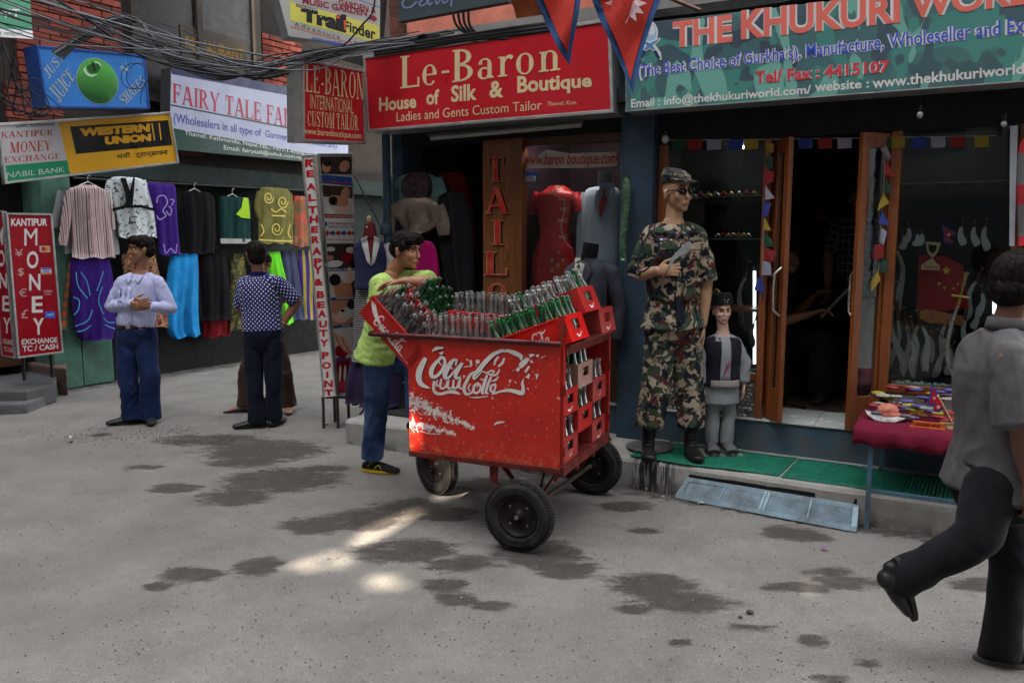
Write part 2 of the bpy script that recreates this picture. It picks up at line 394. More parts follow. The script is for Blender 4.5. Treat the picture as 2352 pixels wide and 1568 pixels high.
def blob(name, shapes, voxel, m, parent, smooth=3, post=None, attrs=None, fac=.5):
 mb = MB()
 for s in shapes:
  k = len(mb.v); mb.v += s.v; mb.f += [tuple(i + k for i in f) for f in s.f]; mb.sm += s.sm
 me = mb.mesh('tmp'); o = bpy.data.objects.new('tmp', me); COL.objects.link(o)
 r = o.modifiers.new('r', 'REMESH'); r.mode = 'VOXEL'; r.voxel_size = voxel; r.adaptivity = 0
 if smooth: q = o.modifiers.new('s', 'SMOOTH'); q.factor = fac; q.iterations = smooth
 dg = bpy.context.evaluated_depsgraph_get(); out = bpy.data.meshes.new_from_object(o.evaluated_get(dg))
 bpy.data.objects.remove(o); bpy.data.meshes.remove(me)
 n = len(out.vertices); P = np.empty(n * 3, np.float32); out.vertices.foreach_get('co', P); P = P.reshape(-1, 3).astype(float)
 Nn = np.empty(n * 3, np.float32); out.vertex_normals.foreach_get('vector', Nn); Nn = Nn.reshape(-1, 3).astype(float)
 if post is not None: P = post(P, Nn)
 if attrs is not None:
  a = out.attributes.new('cloth', 'FLOAT_VECTOR', 'POINT'); a.data.foreach_set('vector', attrs(P).astype(np.float32).ravel())
 M = base_matrix(parent) if parent is not None else Matrix.Identity(4)
 Mi = np.array(M.inverted()); P = P @ Mi[:3, :3].T + Mi[:3, 3]
 out.vertices.foreach_set('co', P.astype(np.float32).ravel()); out.polygons.foreach_set('use_smooth', [True] * len(out.polygons))
 out.materials.clear(); out.update(); out.name = name
 return link_mesh(name, out, m, parent, M.copy())
def wav(P, k, seed=0, warp=1.2):
 """smooth pseudo noise in about -1..1; k: frequency per metre along each axis"""
 g = np.random.RandomState(seed); Q = P * np.array(k); out = np.zeros(len(P))
 Wp = np.stack([np.sin(Q @ g.uniform(-1, 1, 3) * 1.3 + g.uniform(0, 6)) for _ in range(3)], 1) * warp; Q = Q + Wp
 for i in range(5):
  d = g.normal(size=3); d /= np.linalg.norm(d); f = 1 + .45 * i; out += np.sin(Q @ d * f * 2.2 + g.uniform(0, 6)) / f
 return out / 2.2
def ridge(x): return 1 - np.sqrt(x * x + .02) * 1.3
def folds(amp, k=(9, 9, 5), seed=1, sharp=True):
 def f(P, N):
  d = wav(P, k, seed); d = ridge(d) if sharp else d
  d2 = wav(P, tuple(2.3 * x for x in k), seed + 9) * .35
  return P + N * ((d + d2) * amp)[:, None]
 return f
from mathutils.bvhtree import BVHTree
def drape(host, M, polys, name, m, parent, h=.003, sub=0, thick=0.):
 """lays flat outlines (x, z in frame M) onto the front of a soft body"""
 W = WM[host.name]; me = host.data; bv = BVHTree.FromPolygons([W @ v.co for v in me.vertices], [tuple(p.vertices) for p in me.polygons])
 d = (M.to_3x3() @ Vector((0, 1, 0))).normalized(); b = MB(); k = 0
 for q in polys:
  qs = [q]
  if sub and len(q) == 4:
   qs = []; L = lambda a, c, t: (a[0] + (c[0] - a[0]) * t, a[1] + (c[1] - a[1]) * t)
   P = lambda u, v: L(L(q[0], q[1], u), L(q[3], q[2], u), v)
   for i in range(sub):
    for j in range(sub): qs.append([P(i / sub, j / sub), P((i + 1) / sub, j / sub), P((i + 1) / sub, (j + 1) / sub), P(i / sub, (j + 1) / sub)])
  seen = {}; vs = []; fs = []
  for r in qs:
   f = []
   for x, z in r:
    key = (round(x, 5), round(z, 5))
    if key in seen: f.append(seen[key]); continue
    seen[key] = len(vs); f.append(len(vs)); o = M @ Vector((x, .5, z)); hit = bv.ray_cast(o, -d, .75)[0]
    vs.append((hit if hit else M @ Vector((x, .09, z))) + d * (h + thick * .5 + (.003 if thick else 0) + .0002 * (k % 5)))
   fs.append(tuple(f))
  b.add(vs, fs, smooth=sub > 0); k += 1
 o = b.build(name, m, parent)
 if thick: q = o.modifiers.new('t', 'SOLIDIFY'); q.thickness = thick; q.offset = 0
 return o
def rc(x0, z0, x1, z1): return [(x0, z0), (x1, z0), (x1, z1), (x0, z1)]
# ======================= large structure =======================
def mat_asphalt():
 t = NT('asphalt'); co = t.co()
 st = t.attr('stain').outputs['Fac']
 n1 = t.noise(2.2, detail=6, rough=.6); n2 = t.noise(14, detail=6, rough=.65); n3 = t.noise(170, detail=3, rough=.7); n4 = t.noise(420, detail=2)
 c = t.mix(t.ramp(n1, .3, .7), (.150, .143, .130), (.262, .250, .228))
 c = t.mix(t.ramp(n2, .45, .75, 0, .35), c, (.15, .145, .135))
 c = t.mix(t.ramp(n3, .56, .68, 0, .8), c, (.07, .068, .066)); c = t.mix(t.ramp(n3, .30, .40, .6, 0), c, (.46, .45, .42))
 c = t.mix(t.ramp(n4, .60, .72, 0, .6), c, (.10, .10, .10)); n6 = t.noise(75, detail=2, rough=.8); c = t.mix(t.ramp(n6, .62, .70, 0, .75), c, (.075, .07, .062)); c = t.mix(t.ramp(n6, .30, .36, .6, 0), c, (.42, .40, .36)); c = t.mix(t.ramp(t.noise(.55, detail=3), .40, .62, 0, .28), c, (.10, .092, .082))
 a = t.math('ADD', st, t.math('MULTIPLY', t.math('SUBTRACT', t.noise(5.5, t.map((1.0, 2.4, 1)), detail=12, rough=.78, dist=.25), .5), 2.7))
 f = t.ramp(a, .30, .68)
 wet = t.mix(t.ramp(n2, .4, .7), (.034, .027, .023), (.062, .050, .042)); wet = t.mix(t.ramp(n3, .6, .7, 0, .8), wet, (.2, .19, .175))
 c = t.mix(t.math('MULTIPLY', f, .95), c, wet)
 r = t.math('SUBTRACT', .88, t.math('MULTIPLY', f, .17))
 b = t.bump(n3, .9, .006); b = t.bump(n2, .35, .015, b); b = t.bump(t.noise(60, detail=4), .4, .006, b)
 return t.fin(c, r, 0, b)
def build_ground():
 xs = list(np.arange(-7.5, 5.2, .045)); ys = list(np.arange(1.4, 10.6, .045))
 xs = [-60, -30, -15, -10] + xs + [8, 14, 30, 60]; ys = [-60, -25, -10, -4, 0] + ys + [12, 16, 25, 60]
 X, Y = np.meshgrid(xs, ys); P = np.stack([X.ravel(), Y.ravel(), np.zeros(X.size)], 1)
 P[:, 2] = wav(P, (.8, .8, 1), 3) * .006 - .004
 st = np.zeros(len(P))
 S = [(480, 1010, 130, 14), (610, 1035, 150, 26), (560, 1062, 90, 12), (650, 1100, 150, 30), (540, 1140, 90, 22), (400, 1120, 70, 12), (330, 1072, 45, 6), (740, 1075, 60, 10),
  (720, 1205, 90, 22), (840, 1190, 110, 26), (930, 1165, 90, 26), (1030, 1175, 70, 20), (590, 1298, 55, 28), (440, 1318, 75, 20), (360, 1345, 40, 12), (940, 1262, 130, 30), (1060, 1290, 90, 22),
  (1240, 1270, 110, 34), (1300, 1305, 90, 22), (1020, 1340, 60, 19), (1050, 1372, 55, 16), (1130, 1390, 50, 14), (1500, 1340, 110, 30), (1580, 1378, 120, 28), (1450, 1395, 50, 14),
  (1820, 1222, 75, 20), (1880, 1232, 40, 10), (1440, 1160, 70, 12), (1900, 1310, 70, 12), (1950, 1335, 90, 16), (1830, 1345, 80, 16), (1870, 1470, 40, 18), (1720, 1440, 70, 10), (1560, 1470, 30, 10),
  (2250, 1340, 90, 18), (1990, 1520, 40, 14), (1910, 1560, 60, 12), (230, 997, 25, 5), (1480, 1215, 40, 8), (1150, 1110, 130, 18), (1280, 1120, 90, 16)]
 for (cx, cy, rx, ry) in S:
  c = at_z(cx, cy); ax = abs(at_z(cx + rx, cy).x - c.x); ay = abs(at_z(cx, cy - ry).y - at_z(cx, cy + ry).y) / 2
  d = ((P[:, 0] - c.x) / ax) ** 2 + ((P[:, 1] - c.y) / ay) ** 2
  st = np.maximum(st, np.clip(1.0 - .60 * d, 0, 1))
 # gutter grime along the kerb and along the foot of the left shops
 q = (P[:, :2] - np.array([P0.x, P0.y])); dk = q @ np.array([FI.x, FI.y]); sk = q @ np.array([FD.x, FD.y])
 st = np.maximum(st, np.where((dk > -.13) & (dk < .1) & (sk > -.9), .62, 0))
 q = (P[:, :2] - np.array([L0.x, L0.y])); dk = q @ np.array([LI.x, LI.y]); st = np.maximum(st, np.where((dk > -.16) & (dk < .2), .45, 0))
 nx, ny = len(xs), len(ys)
 f = [(j * nx + i, j * nx + i + 1, (j + 1) * nx + i + 1, (j + 1) * nx + i) for j in range(ny - 1) for i in range(nx - 1)]
 me = bpy.data.meshes.new('road'); me.from_pydata(P.tolist(), [], f); me.polygons.foreach_set('use_smooth', [True] * len(f))
 at = me.attributes.new('stain', 'FLOAT', 'POINT'); at.data.foreach_set('value', st.astype(np.float32))
 tag(link_mesh('road', me, mat_asphalt()), 'worn grey asphalt lane with dark damp stains', kind='structure')
build_ground()
def mat_concrete(name, c0=(.24, .235, .22), c1=(.34, .33, .31), streak=False):
 t = NT(name); n1 = t.noise(5, detail=7, rough=.65); n3 = t.noise(120, detail=4, rough=.7)
 c = t.mix(t.ramp(n1, .3, .7), c0, c1); c = t.mix(t.ramp(n3, .55, .7, 0, .5), c, (.10, .095, .09))
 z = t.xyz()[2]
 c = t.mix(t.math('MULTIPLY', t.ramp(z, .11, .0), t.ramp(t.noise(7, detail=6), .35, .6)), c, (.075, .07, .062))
 if streak:      # water that ran down the kerb below the boots
  x = t.xyz()[0]; m = t.math('MULTIPLY', t.ramp(x, .10, .16), t.ramp(x, .47, .36))
  s = t.noise(9, t.map((5, 1, .5)), detail=3)
  s2 = t.noise(30, t.map((3, 1, .25)), detail=2)
  f = t.math('MULTIPLY', m, t.ramp(t.math('ADD', s, t.math('MULTIPLY', s2, .5)), .68, .74)); c = t.mix(f, c, (.03, .03, .03))
 return t.fin(c, .85, 0, t.bump(n3, .6, .004, t.bump(n1, .4, .02)))
conc = mat_concrete('kerb concrete', streak=True); conc2 = mat_concrete('old concrete', (.15, .145, .14), (.24, .235, .22))
KZ = .21; FZ = .44
def kerb():
 # worn upper edge: a strip with a rounded, slightly uneven nosing
 def strip(s0, s1, name):
  N = int((s1 - s0) / .04); vs = []; fs = []
  for i in range(N + 1):
   s = s0 + (s1 - s0) * i / N; e = .012 * math.sin(s * 3.1) + .006 * math.sin(s * 17) + .004 * math.sin(s * 41)
   prof = [(0 + e * .4, -.06), (e * .6, .08), (e, KZ - .03), (.012 + e, KZ - .010), (.035 + e, KZ + .002 * math.sin(s * 9)), (.3, KZ), (.70, KZ)]
   vs += [FMAT @ Vector((s, d, z)) for d, z in prof]
  m = len(prof)
  for i in range(N):
   for j in range(m - 1): fs.append((i * m + j, i * m + m + j, i * m + m + j + 1, i * m + j + 1))
  fs.append(tuple(range(m))); fs.append(tuple(range(N * m, N * m + m))[::-1])
  mb = MB(); mb.v = vs; mb.f = fs; mb.sm = [False] * len(fs)
  return mb.build(name, conc, M=FMAT)
 tag(strip(-2.36, 6.0, 'pavement'), 'raised concrete pavement along the shops with cracked edge', kind='structure')
kerb()
# ---- right hand building: blue plinth, pillars, lintel, rooms ----
blue = mat('blue wall paint', (.032, .062, .10), .55, dirt=.55, dirtcol=(.03, .035, .04), var=.35, scale=4, bump=.35, bscale=30)
blue2 = mat('blue step paint', (.05, .10, .145), .6, dirt=.6, dirtcol=(.12, .09, .06), var=.3, scale=5, bump=.4, bscale=25)
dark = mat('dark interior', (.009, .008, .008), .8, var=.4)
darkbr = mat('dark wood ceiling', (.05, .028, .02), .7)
pink = mat('salmon wall paint', (.52, .17, .12), .8, dirt=.35, dirtcol=(.2, .1, .08))
def wood_mat(name, a, b, sc_=3., gl=.35):
 t = NT(name); v = t.map((14, 14, .9))
 n = t.noise(sc_, v, detail=8, rough=.6, dist=1.5); n2 = t.noise(2.2, detail=3)
 c = t.mix(t.ramp(n, .3, .72), a, b); c = t.mix(t.ramp(n2, .4, .8, 0, .45), c, tuple(x * .45 for x in a))
 c = t.mix(t.ramp(t.noise(60, t.map((4, 4, 1)), detail=3), .66, .72, 0, .7), c, tuple(x * .3 for x in a))
 return t.fin(c, gl, 0, t.bump(n, .25, .003))
orangewood = wood_mat('varnished orange wood', (.12, .030, .008), (.27, .080, .018))
brownwood = wood_mat('brown wood', (.05, .018, .007), (.10, .038, .012), gl=.45)
rb = thing('shop_building', 'shop building on the right with salmon upper wall, blue pillars and two open shop fronts', 'building', tuple(FC(0, .64, 0)))
def fb(name, m, *boxes, parent=rb, bev=0.):
 b = MB(FMAT)
 for lo, hi in boxes: b.box(lo, hi)
 return b.build(name, m, parent, bev)
fb('plinth', blue2, ((-2.30, .60, 0), (6, .655, FZ - .012)))
fb('plinth_slab', conc2, ((-2.30, .66, 0), (6, 4.4, FZ - .012)))
# floor tiles of the entrance, laid one by one
tile_m = mat('white floor tile', (.56, .60, .58), .22, var=.08, scale=3, bump=.05, dirt=.22, dirtcol=(.25, .19, .2))
tile_d = mat('brown floor tile', (.06, .045, .033), .3, var=.3, scale=3, dirt=.4)
tb = MB(); tb.box((0, 0, 0), (.4965, .4965, .012)); tme = tb.mesh('floor_tile')
def tile(s, d, m, me=tme):
 o = link_mesh('floor_tile', me.copy() if len(me.materials) and me.materials[0] != m else me, m, rb, FMAT @ T(s, d, FZ - .012))
 return o
tme2 = tme.copy()
for i in range(-5, 10):
 for j in range(1):
  link_mesh('floor_tile', tme, tile_m, rb, FMAT @ T(.19 + i * .5, .585 + j * .5, FZ - .010))
for i in range(-1, 5):
 for j in range(1, 6): link_mesh('floor_tile', tme2, tile_d, rb, FMAT @ T(.19 + i * .5, .585 + j * .5, FZ - .011))
# pillars
fb('pillar', blue, ((-.19, .50, KZ), (.055, .90, 3.2)), bev=.006)
fb('pillar', blue, ((-2.30, .60, FZ), (-2.20, .90, 3.2)), bev=.006)
fb('pillar', blue, ((2.30, .56, FZ), (2.5, .90, 3.2)), bev=.006)
# lintel and soffit above the shop fronts
fb('lintel', mat('soot black lintel', (.010, .010, .013), .7), ((-2.2, .60, 2.46), (-.19, .85, 3.18)), ((.055, .60, 2.34), (2.30, .85, 3.18)), ((2.5, .6, 2.34), (6, .85, 3.18)))
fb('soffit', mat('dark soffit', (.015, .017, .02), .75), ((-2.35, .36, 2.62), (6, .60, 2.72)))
fb('canopy', conc2, ((-2.62, .30, 3.16), (6, 1.0, 3.26)))
fb('upper_wall', pink, ((-2.55, .92, 3.26), (6, 1.1, 7.5)))
fb('side_wall', mat('grey side render', (.040, .036, .032), .9, dirt=.4), ((-2.55, .92, 0), (-2.36, 4.4, 7.5)))
# rooms behind
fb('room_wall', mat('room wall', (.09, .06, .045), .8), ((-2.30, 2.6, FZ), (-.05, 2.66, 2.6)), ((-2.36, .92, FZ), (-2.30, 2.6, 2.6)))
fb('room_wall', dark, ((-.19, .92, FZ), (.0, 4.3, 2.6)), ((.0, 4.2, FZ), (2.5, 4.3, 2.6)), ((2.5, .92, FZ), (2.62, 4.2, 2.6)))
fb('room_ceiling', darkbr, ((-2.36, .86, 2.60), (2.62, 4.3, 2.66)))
# upper window behind the planters
fb('window_frame', brownwood, ((-.95, .90, 3.9), (.2, .925, 5.4)))
# ---- opposite side of the lane, behind the camera: shades the lane and shows in the panes ----
ob = thing('facing_building', 'tall rendered building across the lane behind the camera', 'building', (0, -6, 0))
b = MB(); b.box((-26, -6.6, 0), (22, -6, 8.2)); b.build('wall', mat('pale render', (.17, .16, .145), .9, dirt=.3), ob)
b = MB()
for i in range(-11, 10):
 for k in range(2): b.box((i * 2.2, -5.99, 3.4 + k * 2.5), (i * 2.2 + 1.1, -5.95, 5.0 + k * 2.5))
b.build('window', mat('facing windows', (.03, .035, .04), .15), ob)
b = MB()
for i in range(-11, 10): b.box((i * 2.2 + .1, -5.99, .1), (i * 2.2 + 1.9, -5.93, 2.5))
b.build('shutter', mat('facing shutters', (.10, .11, .12), .6), ob)
# added unseen screen, holes cut to drop sun patches on road and cart
def screen():
 holes = []
 def ell(cx, cy, rx, ry, z=0., n=14, rot=0.):
  c = at_z(cx, cy, z); return [c, [at_z(cx + rx * math.cos(a) * math.cos(rot) - ry * math.sin(a) * math.sin(rot), cy + rx * math.cos(a) * math.sin(rot) + ry * math.sin(a) * math.cos(rot), z) for a in [2 * math.pi * k / n for k in range(n)]]]
 px_polys = [[(770, 1255), (850, 1200), (930, 1165), (985, 1158), (975, 1180), (900, 1215), (840, 1262), (800, 1270)],
    [(652, 1300), (690, 1270), (725, 1280), (752, 1308), (735, 1316)], [(728, 1262), (770, 1258), (815, 1290), (800, 1302), (760, 1300)],
    [(820, 1330), (850, 1312), (900, 1318), (952, 1352), (930, 1362), (860, 1350)], [(985, 1142), (1064, 1120), (1040, 1140), (1010, 1150)],
    [(1835, 1345), (1860, 1335), (1890, 1350), (1870, 1372)]]
 PY = -6.1; polys = []
 def hit(p): t = (PY - p.y) / SUN_DIR.y; return (p + SUN_DIR * t)
 for pl in px_polys: polys.append([hit(at_z(x, y)) for x, y in pl])
 c0 = Vector((.258, 4.15, 0)); ax = Vector((-.9165, .4, 0))
 polys.append([hit(c0 + ax * u + Vector((0, 0, z))) for u, z in ((.93, .70), (.89, .66), (.87, .57), (.85, .49), (.94, .44), (.97, .68))])
 polys.append([hit(Vector((x, 5.1, z))) for x, z in ((-.47, .33), (-.41, .30), (-.42, .06), (-.50, .04))])
 polys = [[(p.x, p.z) for p in q] for q in polys]; polys = [[(sum(a for a, _ in q) / len(q) * .2 + x * .8, sum(c for _, c in q) / len(q) * .2 + z * .8) for x, z in q] for q in polys]
 def inside(x, z, q):
  c = False; j = len(q) - 1
  for i in range(len(q)):
   if (q[i][1] > z) != (q[j][1] > z) and x < (q[j][0] - q[i][0]) * (z - q[i][1]) / (q[j][1] - q[i][1]) + q[i][0]: c = not c
   j = i
  return c
 xs = [p[0] for q in polys for p in q]; zs = [p[1] for q in polys for p in q]
 x0, x1, z0, z1 = min(xs) - .2, max(xs) + .2, min(zs) - .2, max(zs) + .2; st = .045
 nx, nz = int((x1 - x0) / st) + 1, int((z1 - z0) / st) + 1; x1 = x0 + nx * st; z1 = z0 + nz * st
 print('screen', x0, x1, z0, z1)
 vs = [(x0 + i * st, PY, z0 + j * st) for j in range(nz + 1) for i in range(nx + 1)]; fs = []
 for j in range(nz):
  for i in range(nx):
   cx, cz = x0 + (i + .5) * st, z0 + (j + .5) * st
   if not any(inside(cx, cz, q) for q in polys): k = j * (nx + 1) + i; fs.append((k, k + 1, k + nx + 2, k + nx + 1))
 b = MB(); b.add(vs, fs)
 for lo, hi in (((-26, 8.2), (x0, 19)), ((x1, 8.2), (22, 19)), ((x0, 8.2), (x1, z0)), ((x0, z1), (x1, 19))):
  if hi[1] > lo[1]: b.add([(lo[0], PY, lo[1]), (hi[0], PY, lo[1]), (hi[0], PY, hi[1]), (lo[0], PY, hi[1])], [(0, 1, 2, 3)])
 o = b.build('sun_patch_mask', mat('sun mask sheet', (.20, .17, .15), .7, dirt=.4), ob)
 m = o.modifiers.new('thick', 'SOLIDIFY'); m.thickness = .01
screen()
nb_ = thing('left_sky_blocker', 'plain rendered building beyond the left edge of the lane', 'building', (-10, 0, 0))  # added out of view to hold back sky light from the left
b = MB(); b.box((-11, -6, 0), (-9.5, 7.5, 15)); b.build('wall', mat('grey brown render', (.10, .09, .08), .9, dirt=.3), nb_)
# ---- left hand building: brick upper storey, dark shop front below ----
lb = thing('brick_building', 'dark red brick building on the left with a clothes shop below', 'building', tuple(L0))
def lbx(name, m, *boxes, parent=lb, bev=0.):
 b = MB(LMAT)
 for lo, hi in boxes: b.box(lo, hi)
 return b.build(name, m, parent, bev)
mortar = mat('dark mortar', (.022, .018, .016), .95, bump=.6, bscale=40)
green_w = mat('mint green plaster', (.07, .165, .125), .75, dirt=.5, dirtcol=(.045, .06, .05), var=.3, scale=5, bump=.5, bscale=22, bdist=.006)
lbx('upper_wall', mortar, ((-5, .12, 2.62), (9, .5, 8)))
lbx('side_wall', mortar, ((-1.2, .5, 2.0), (-.9, 6, 8)))
lbx('pillar', green_w, ((-.10, .0, 0), (.22, .45, 2.62)), bev=.015)
lbx('low_wall', green_w, ((.22, .02, 0), (.60, .4, .66)), bev=.02)
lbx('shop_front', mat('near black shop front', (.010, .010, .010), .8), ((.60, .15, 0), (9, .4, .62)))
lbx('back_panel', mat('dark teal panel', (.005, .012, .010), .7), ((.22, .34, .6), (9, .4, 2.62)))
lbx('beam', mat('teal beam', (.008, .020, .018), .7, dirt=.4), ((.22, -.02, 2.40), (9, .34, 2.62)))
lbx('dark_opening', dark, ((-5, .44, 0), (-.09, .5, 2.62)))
lbx('counter', brownwood, ((-1.1, .3, .3), (-.3, .44, 1.0)))
# bricks one by one on the visible brick faces
brick_ms = [mat('red brick %d' % i, c, .85, var=.35, scale=9, bump=.4, bscale=60, dirt=.3) for i, c in enumerate([(.17, .032, .02), (.12, .026, .018), (.20, .045, .03), (.07, .02, .015)])]
bm_ = MB(); bm_.box((0, 0, 0), (.225, .055, .062)); BR = []
for m in brick_ms:
 q = bm_.mesh('brick'); q.materials.append(m); BR.append(q)
bh = MB(); bh.box((0, 0, 0), (.11, .055, .062)); BRH = []
for m in brick_ms:
 q = bh.mesh('brick'); q.materials.append(m); BRH.append(q)
nbrick = 0
def bricks(s0, s1, z0, z1, base, parent, d):
 global nbrick
 z = z0; row = 0
 while z < z1:
  s = s0 - (.12 if row % 2 else 0)
  while s < s1:
   a, b_ = max(s, s0), min(s + .225, s1)
   if b_ - a > .08:
    me = (BR if b_ - a > .17 else BRH)[rnd.choice((0, 0, 1, 2, 3, 1))]
    link_mesh('brick', me, None, parent, base @ T(a, d + rnd.uniform(-.006, .006), z + rnd.uniform(-.002, .002))); nbrick += 1
   s += .238
  z += .076; row += 1
bricks(-.20, .98, 3.30, 4.42, LMAT, lb, .075)
bricks(-.35, .25, 2.66, 3.30, LMAT, lb, .075)
bricks(1.55, 2.05, 2.75, 3.3, LMAT, lb, .075)
bricks(3.0, 3.75, 3.0, 4.5, LMAT, lb, .075)
print('bricks', nbrick)
def winl(s0, s1, z0, z1):
 b = MB(LMAT)
 for lo, hi in (((s0, .04, z0), (s0 + .09, .12, z1)), ((s1 - .09, .04, z0), (s1, .12, z1)), ((s0 + .09, .04, z0), (s1 - .09, .12, z0 + .08)), (((s0 + s1) / 2 - .04, .05, z0 + .08), ((s0 + s1) / 2 + .04, .12, z1))): b.box(lo, hi)
 f = b.build('window', mat('old dark window timber', (.022, .018, .016), .7, dirt=.3), lb)
 b = MB(LMAT); b.box((s0 + .09, .10, z0 + .08), (s1 - .09, .112, z1)); b.build('pane', mat('dim window pane', (.012, .011, .012), .35), f)
winl(1.08, 2.95, 3.35, 5.2)
o = MB(LMAT); P = Panel(LMAT @ Vector((1.75, .09, 4.35)), LMAT @ Vector((2.75, .09, 4.35)), LMAT @ Vector((2.75, .09, 3.95)), LMAT @ Vector((1.75, .09, 3.95)))
bb = MB(); P.slab(bb, 0, 0, 1, 1, -.01, .006); wsg = bb.build('board', mat('brown board', (.045, .038, .03), .8), lb)
bb = MB(); P.text(bb, 'RESTAURANT', .06, .3, .94, .72, .009, .03); bb.build('lettering', mat('faded ochre paint', (.14, .08, .012), .8), wsg)
# far end of the side lane
eb = thing('end_building', 'dark building closing the far end of the side lane', 'building', (-1, 17, 0))
b = MB(); b.box((-5, 16.5, 0), (5, 17, 8)); b.build('wall', mat('far dark wall', (.06, .05, .045), .9), eb)
# ---- stone steps on the far left ----
def slab(name, pts, z0, z1, m, label, cat):
 b = MB(); n = len(pts); b.add([(x, y, z0) for x, y in pts] + [(x, y, z1) for x, y in pts], [tuple(range(n))[::-1], tuple(range(n, 2 * n))] + [(i, (i + 1) % n, n + (i + 1) % n, n + i) for i in range(n)])
 o = b.build(name, m, bev=.018, seg=2); tag(o, label, cat); return o
stone = mat('grey step stone', (.13, .13, .14), .8, dirt=.35, bump=.6, bscale=18, bdist=.01)
def gp(l, z=0): return [tuple(at_z(x, y, z)[:2]) for x, y in l]
slab('stone_step', gp([(-60, 930), (-60, 900), (110, 880), (134, 886), (104, 908), (60, 926)], .10), -.02, .10, stone, 'lowest worn stone step at the left edge of the lane', 'step')
slab('stone_step', gp([(-60, 899), (-60, 840), (110, 850), (130, 866), (126, 880), (60, 897)], .20), .0, .20, mat('dark step stone', (.09, .09, .095), .75, dirt=.3, bump=.5, bscale=18), 'upper dark stone step below the red money sign', 'step')
slab('stone_ledge', gp([(-60, 822), (-60, 780), (150, 790), (152, 846), (118, 842), (60, 832)], .30), .0, .30, mat('red rendered ledge', (.16, .10, .085), .85, dirt=.5, bump=.5, bscale=18), 'low reddish stone ledge under the red money exchange sign', 'ledge')
# ======================= signs =======================
alu = mat('dull aluminium', (.42, .43, .43), .42, .75, var=.2, scale=12, dirt=.25)
white = mat('white print', (.62, .62, .62), .55, var=.06, bump=.05)
def zf(ox, oy, k): return lambda x, y: (ox + x * k, oy + y * k)
ZA = zf(0, 0, .28204); ZB = zf(0, 376.3, .3599); ZC = zf(376.3, 376.3, .39596); ZD = zf(602.1, 0, .36); ZE = zf(1411.2, 0, .4); ZI = zf(0, 0, 1)
def gloss(name, col, rough=.35, dirt=.15):
 return mat('printed ' + name, col, rough, var=.10, scale=2.5, bump=.04, bscale=14, bdist=.004, dirt=dirt, dirtcol=(.06, .055, .05))
class Sign:
 def __init__(s, name, label, quad, plane, thick, face_m, frame_m=None, case_m=None, fw=.03, cat='sign', f=ZI, pn=None):
  """quad: four picture corners; plane: ((x,y) left, (x,y) right) ground positions of the vertical face plane"""
  a, b = Vector((*plane[0], 0)), Vector((*plane[1], 0)); d = (b - a).normalized(); n = Vector((-d.y, d.x, 0))
  s.p0, s.n0 = a, n
  s.P = Panel(*[on_plane(*f(*q), a, n) for q in quad]); lo = min(s.P.c, key=lambda v: v.z)
  base = (s.P.c[2] + s.P.c[3]) / 2
  s.t = thing(name, label, cat, tuple(base)); P = s.P
  mb = MB(); P.slab(mb, 0, 0, 1, 1, -thick, 0); mb.build('case', case_m or frame_m or alu, s.t)
  mb = MB(); P.slab(mb, .002, .004, .998, .996, .0005, .003); s.face = mb.build('face', face_m, s.t); s.h = .005
  if frame_m:
   W = (P.c[1] - P.c[0]).length; H = (P.c[3] - P.c[0]).length; a_, b_ = fw / W, fw / H; mb = MB()
   for q in ((0, 0, 1, b_), (0, 1 - b_, 1, 1), (0, b_, a_, 1 - b_), (1 - a_, b_, 1, 1 - b_)): P.slab(mb, *q, 0, .014)
   mb.build('frame', frame_m, s.t, .002)
  s.mb = {}
 def sub(s, f, quad): return Panel(*[on_plane(*f(*q), s.p0 + Vector((0, 0, 0)), s.n0) for q in quad])
 def sub4(s, f, l, r):
  (x0, y0, h0), (x1, y1, h1) = l, r
  return s.sub(f, [(x0, y0 - h0), (x1, y1 - h1), (x1, y1), (x0, y0)])
 def text(s, txt, f, l, r, m, h=None, serif=False, name='lettering', **kw):
  q = s.sub4(f, l, r); q.n = s.P.n; b = MB(); h = s.h if h is None else h
  if serif: q.geo(b, serif_text(txt), 0, 0, 1, 1, h, .0002)
  else: q.text(b, txt, 0, 0, 1, 1, h, **kw)
  return b.build(name, m, s.t)
 def poly(s, f, pts, m, h=.0038, name='band'):
  b = MB(); b.add([on_plane(*f(*p), s.p0, s.n0) + s.P.n * h for p in pts], [tuple(range(len(pts)))]); return b.build(name, m, s.t)
def fplane(d): return (tuple(FC(-2, d, 0)[:2]), tuple(FC(2, d, 0)[:2]))
def yplane(x0, y0, x1, y1):
 """ground points under picture columns x0, x1 at depths y0, y1"""
 return ((ray(x0, 560).x / ray(x0, 560).y * y0, y0), (ray(x1, 560).x / ray(x1, 560).y * y1, y1))
red = gloss('red', (.42, .012, .022)); cream = gloss('cream', (.58, .48, .28)); blackp = gloss('black', (.012, .012, .014)); whitep = gloss('white', (.60, .60, .60))
# the large red tailor's sign
S = Sign('shop_sign', 'long red shop sign with cream lettering for a silk house and boutique', [(648, 360), (2225, 118), (2245, 720), (675, 845)], fplane(.30), .22, red, alu, fw=.022, f=ZD)
S.text('Le-Baron', ZD, (880, 568, 205), (1925, 445, 205), cream, serif=True)
S.text('House', ZD, (748, 714, 88), (985, 690, 88), cream, bold=.03); S.text('of', ZD, (1050, 672, 98), (1132, 668, 98), cream, bold=.03)
S.text('Silk', ZD, (1208, 655, 108), (1372, 640, 108), cream, bold=.03); S.text('&', ZD, (1452, 628, 108), (1540, 622, 108), cream, bold=.03)
S.text('Boutique', ZD, (1630, 628, 140), (2105, 582, 112), cream, bold=.03)
S.text('Ladies and Gents Custom Tailor', ZD, (860, 778, 62), (1785, 700, 62), cream, bold=.0); S.text('Thamel, Ktm.', ZD, (1822, 682, 30), (2010, 670, 30), cream, bold=.0)
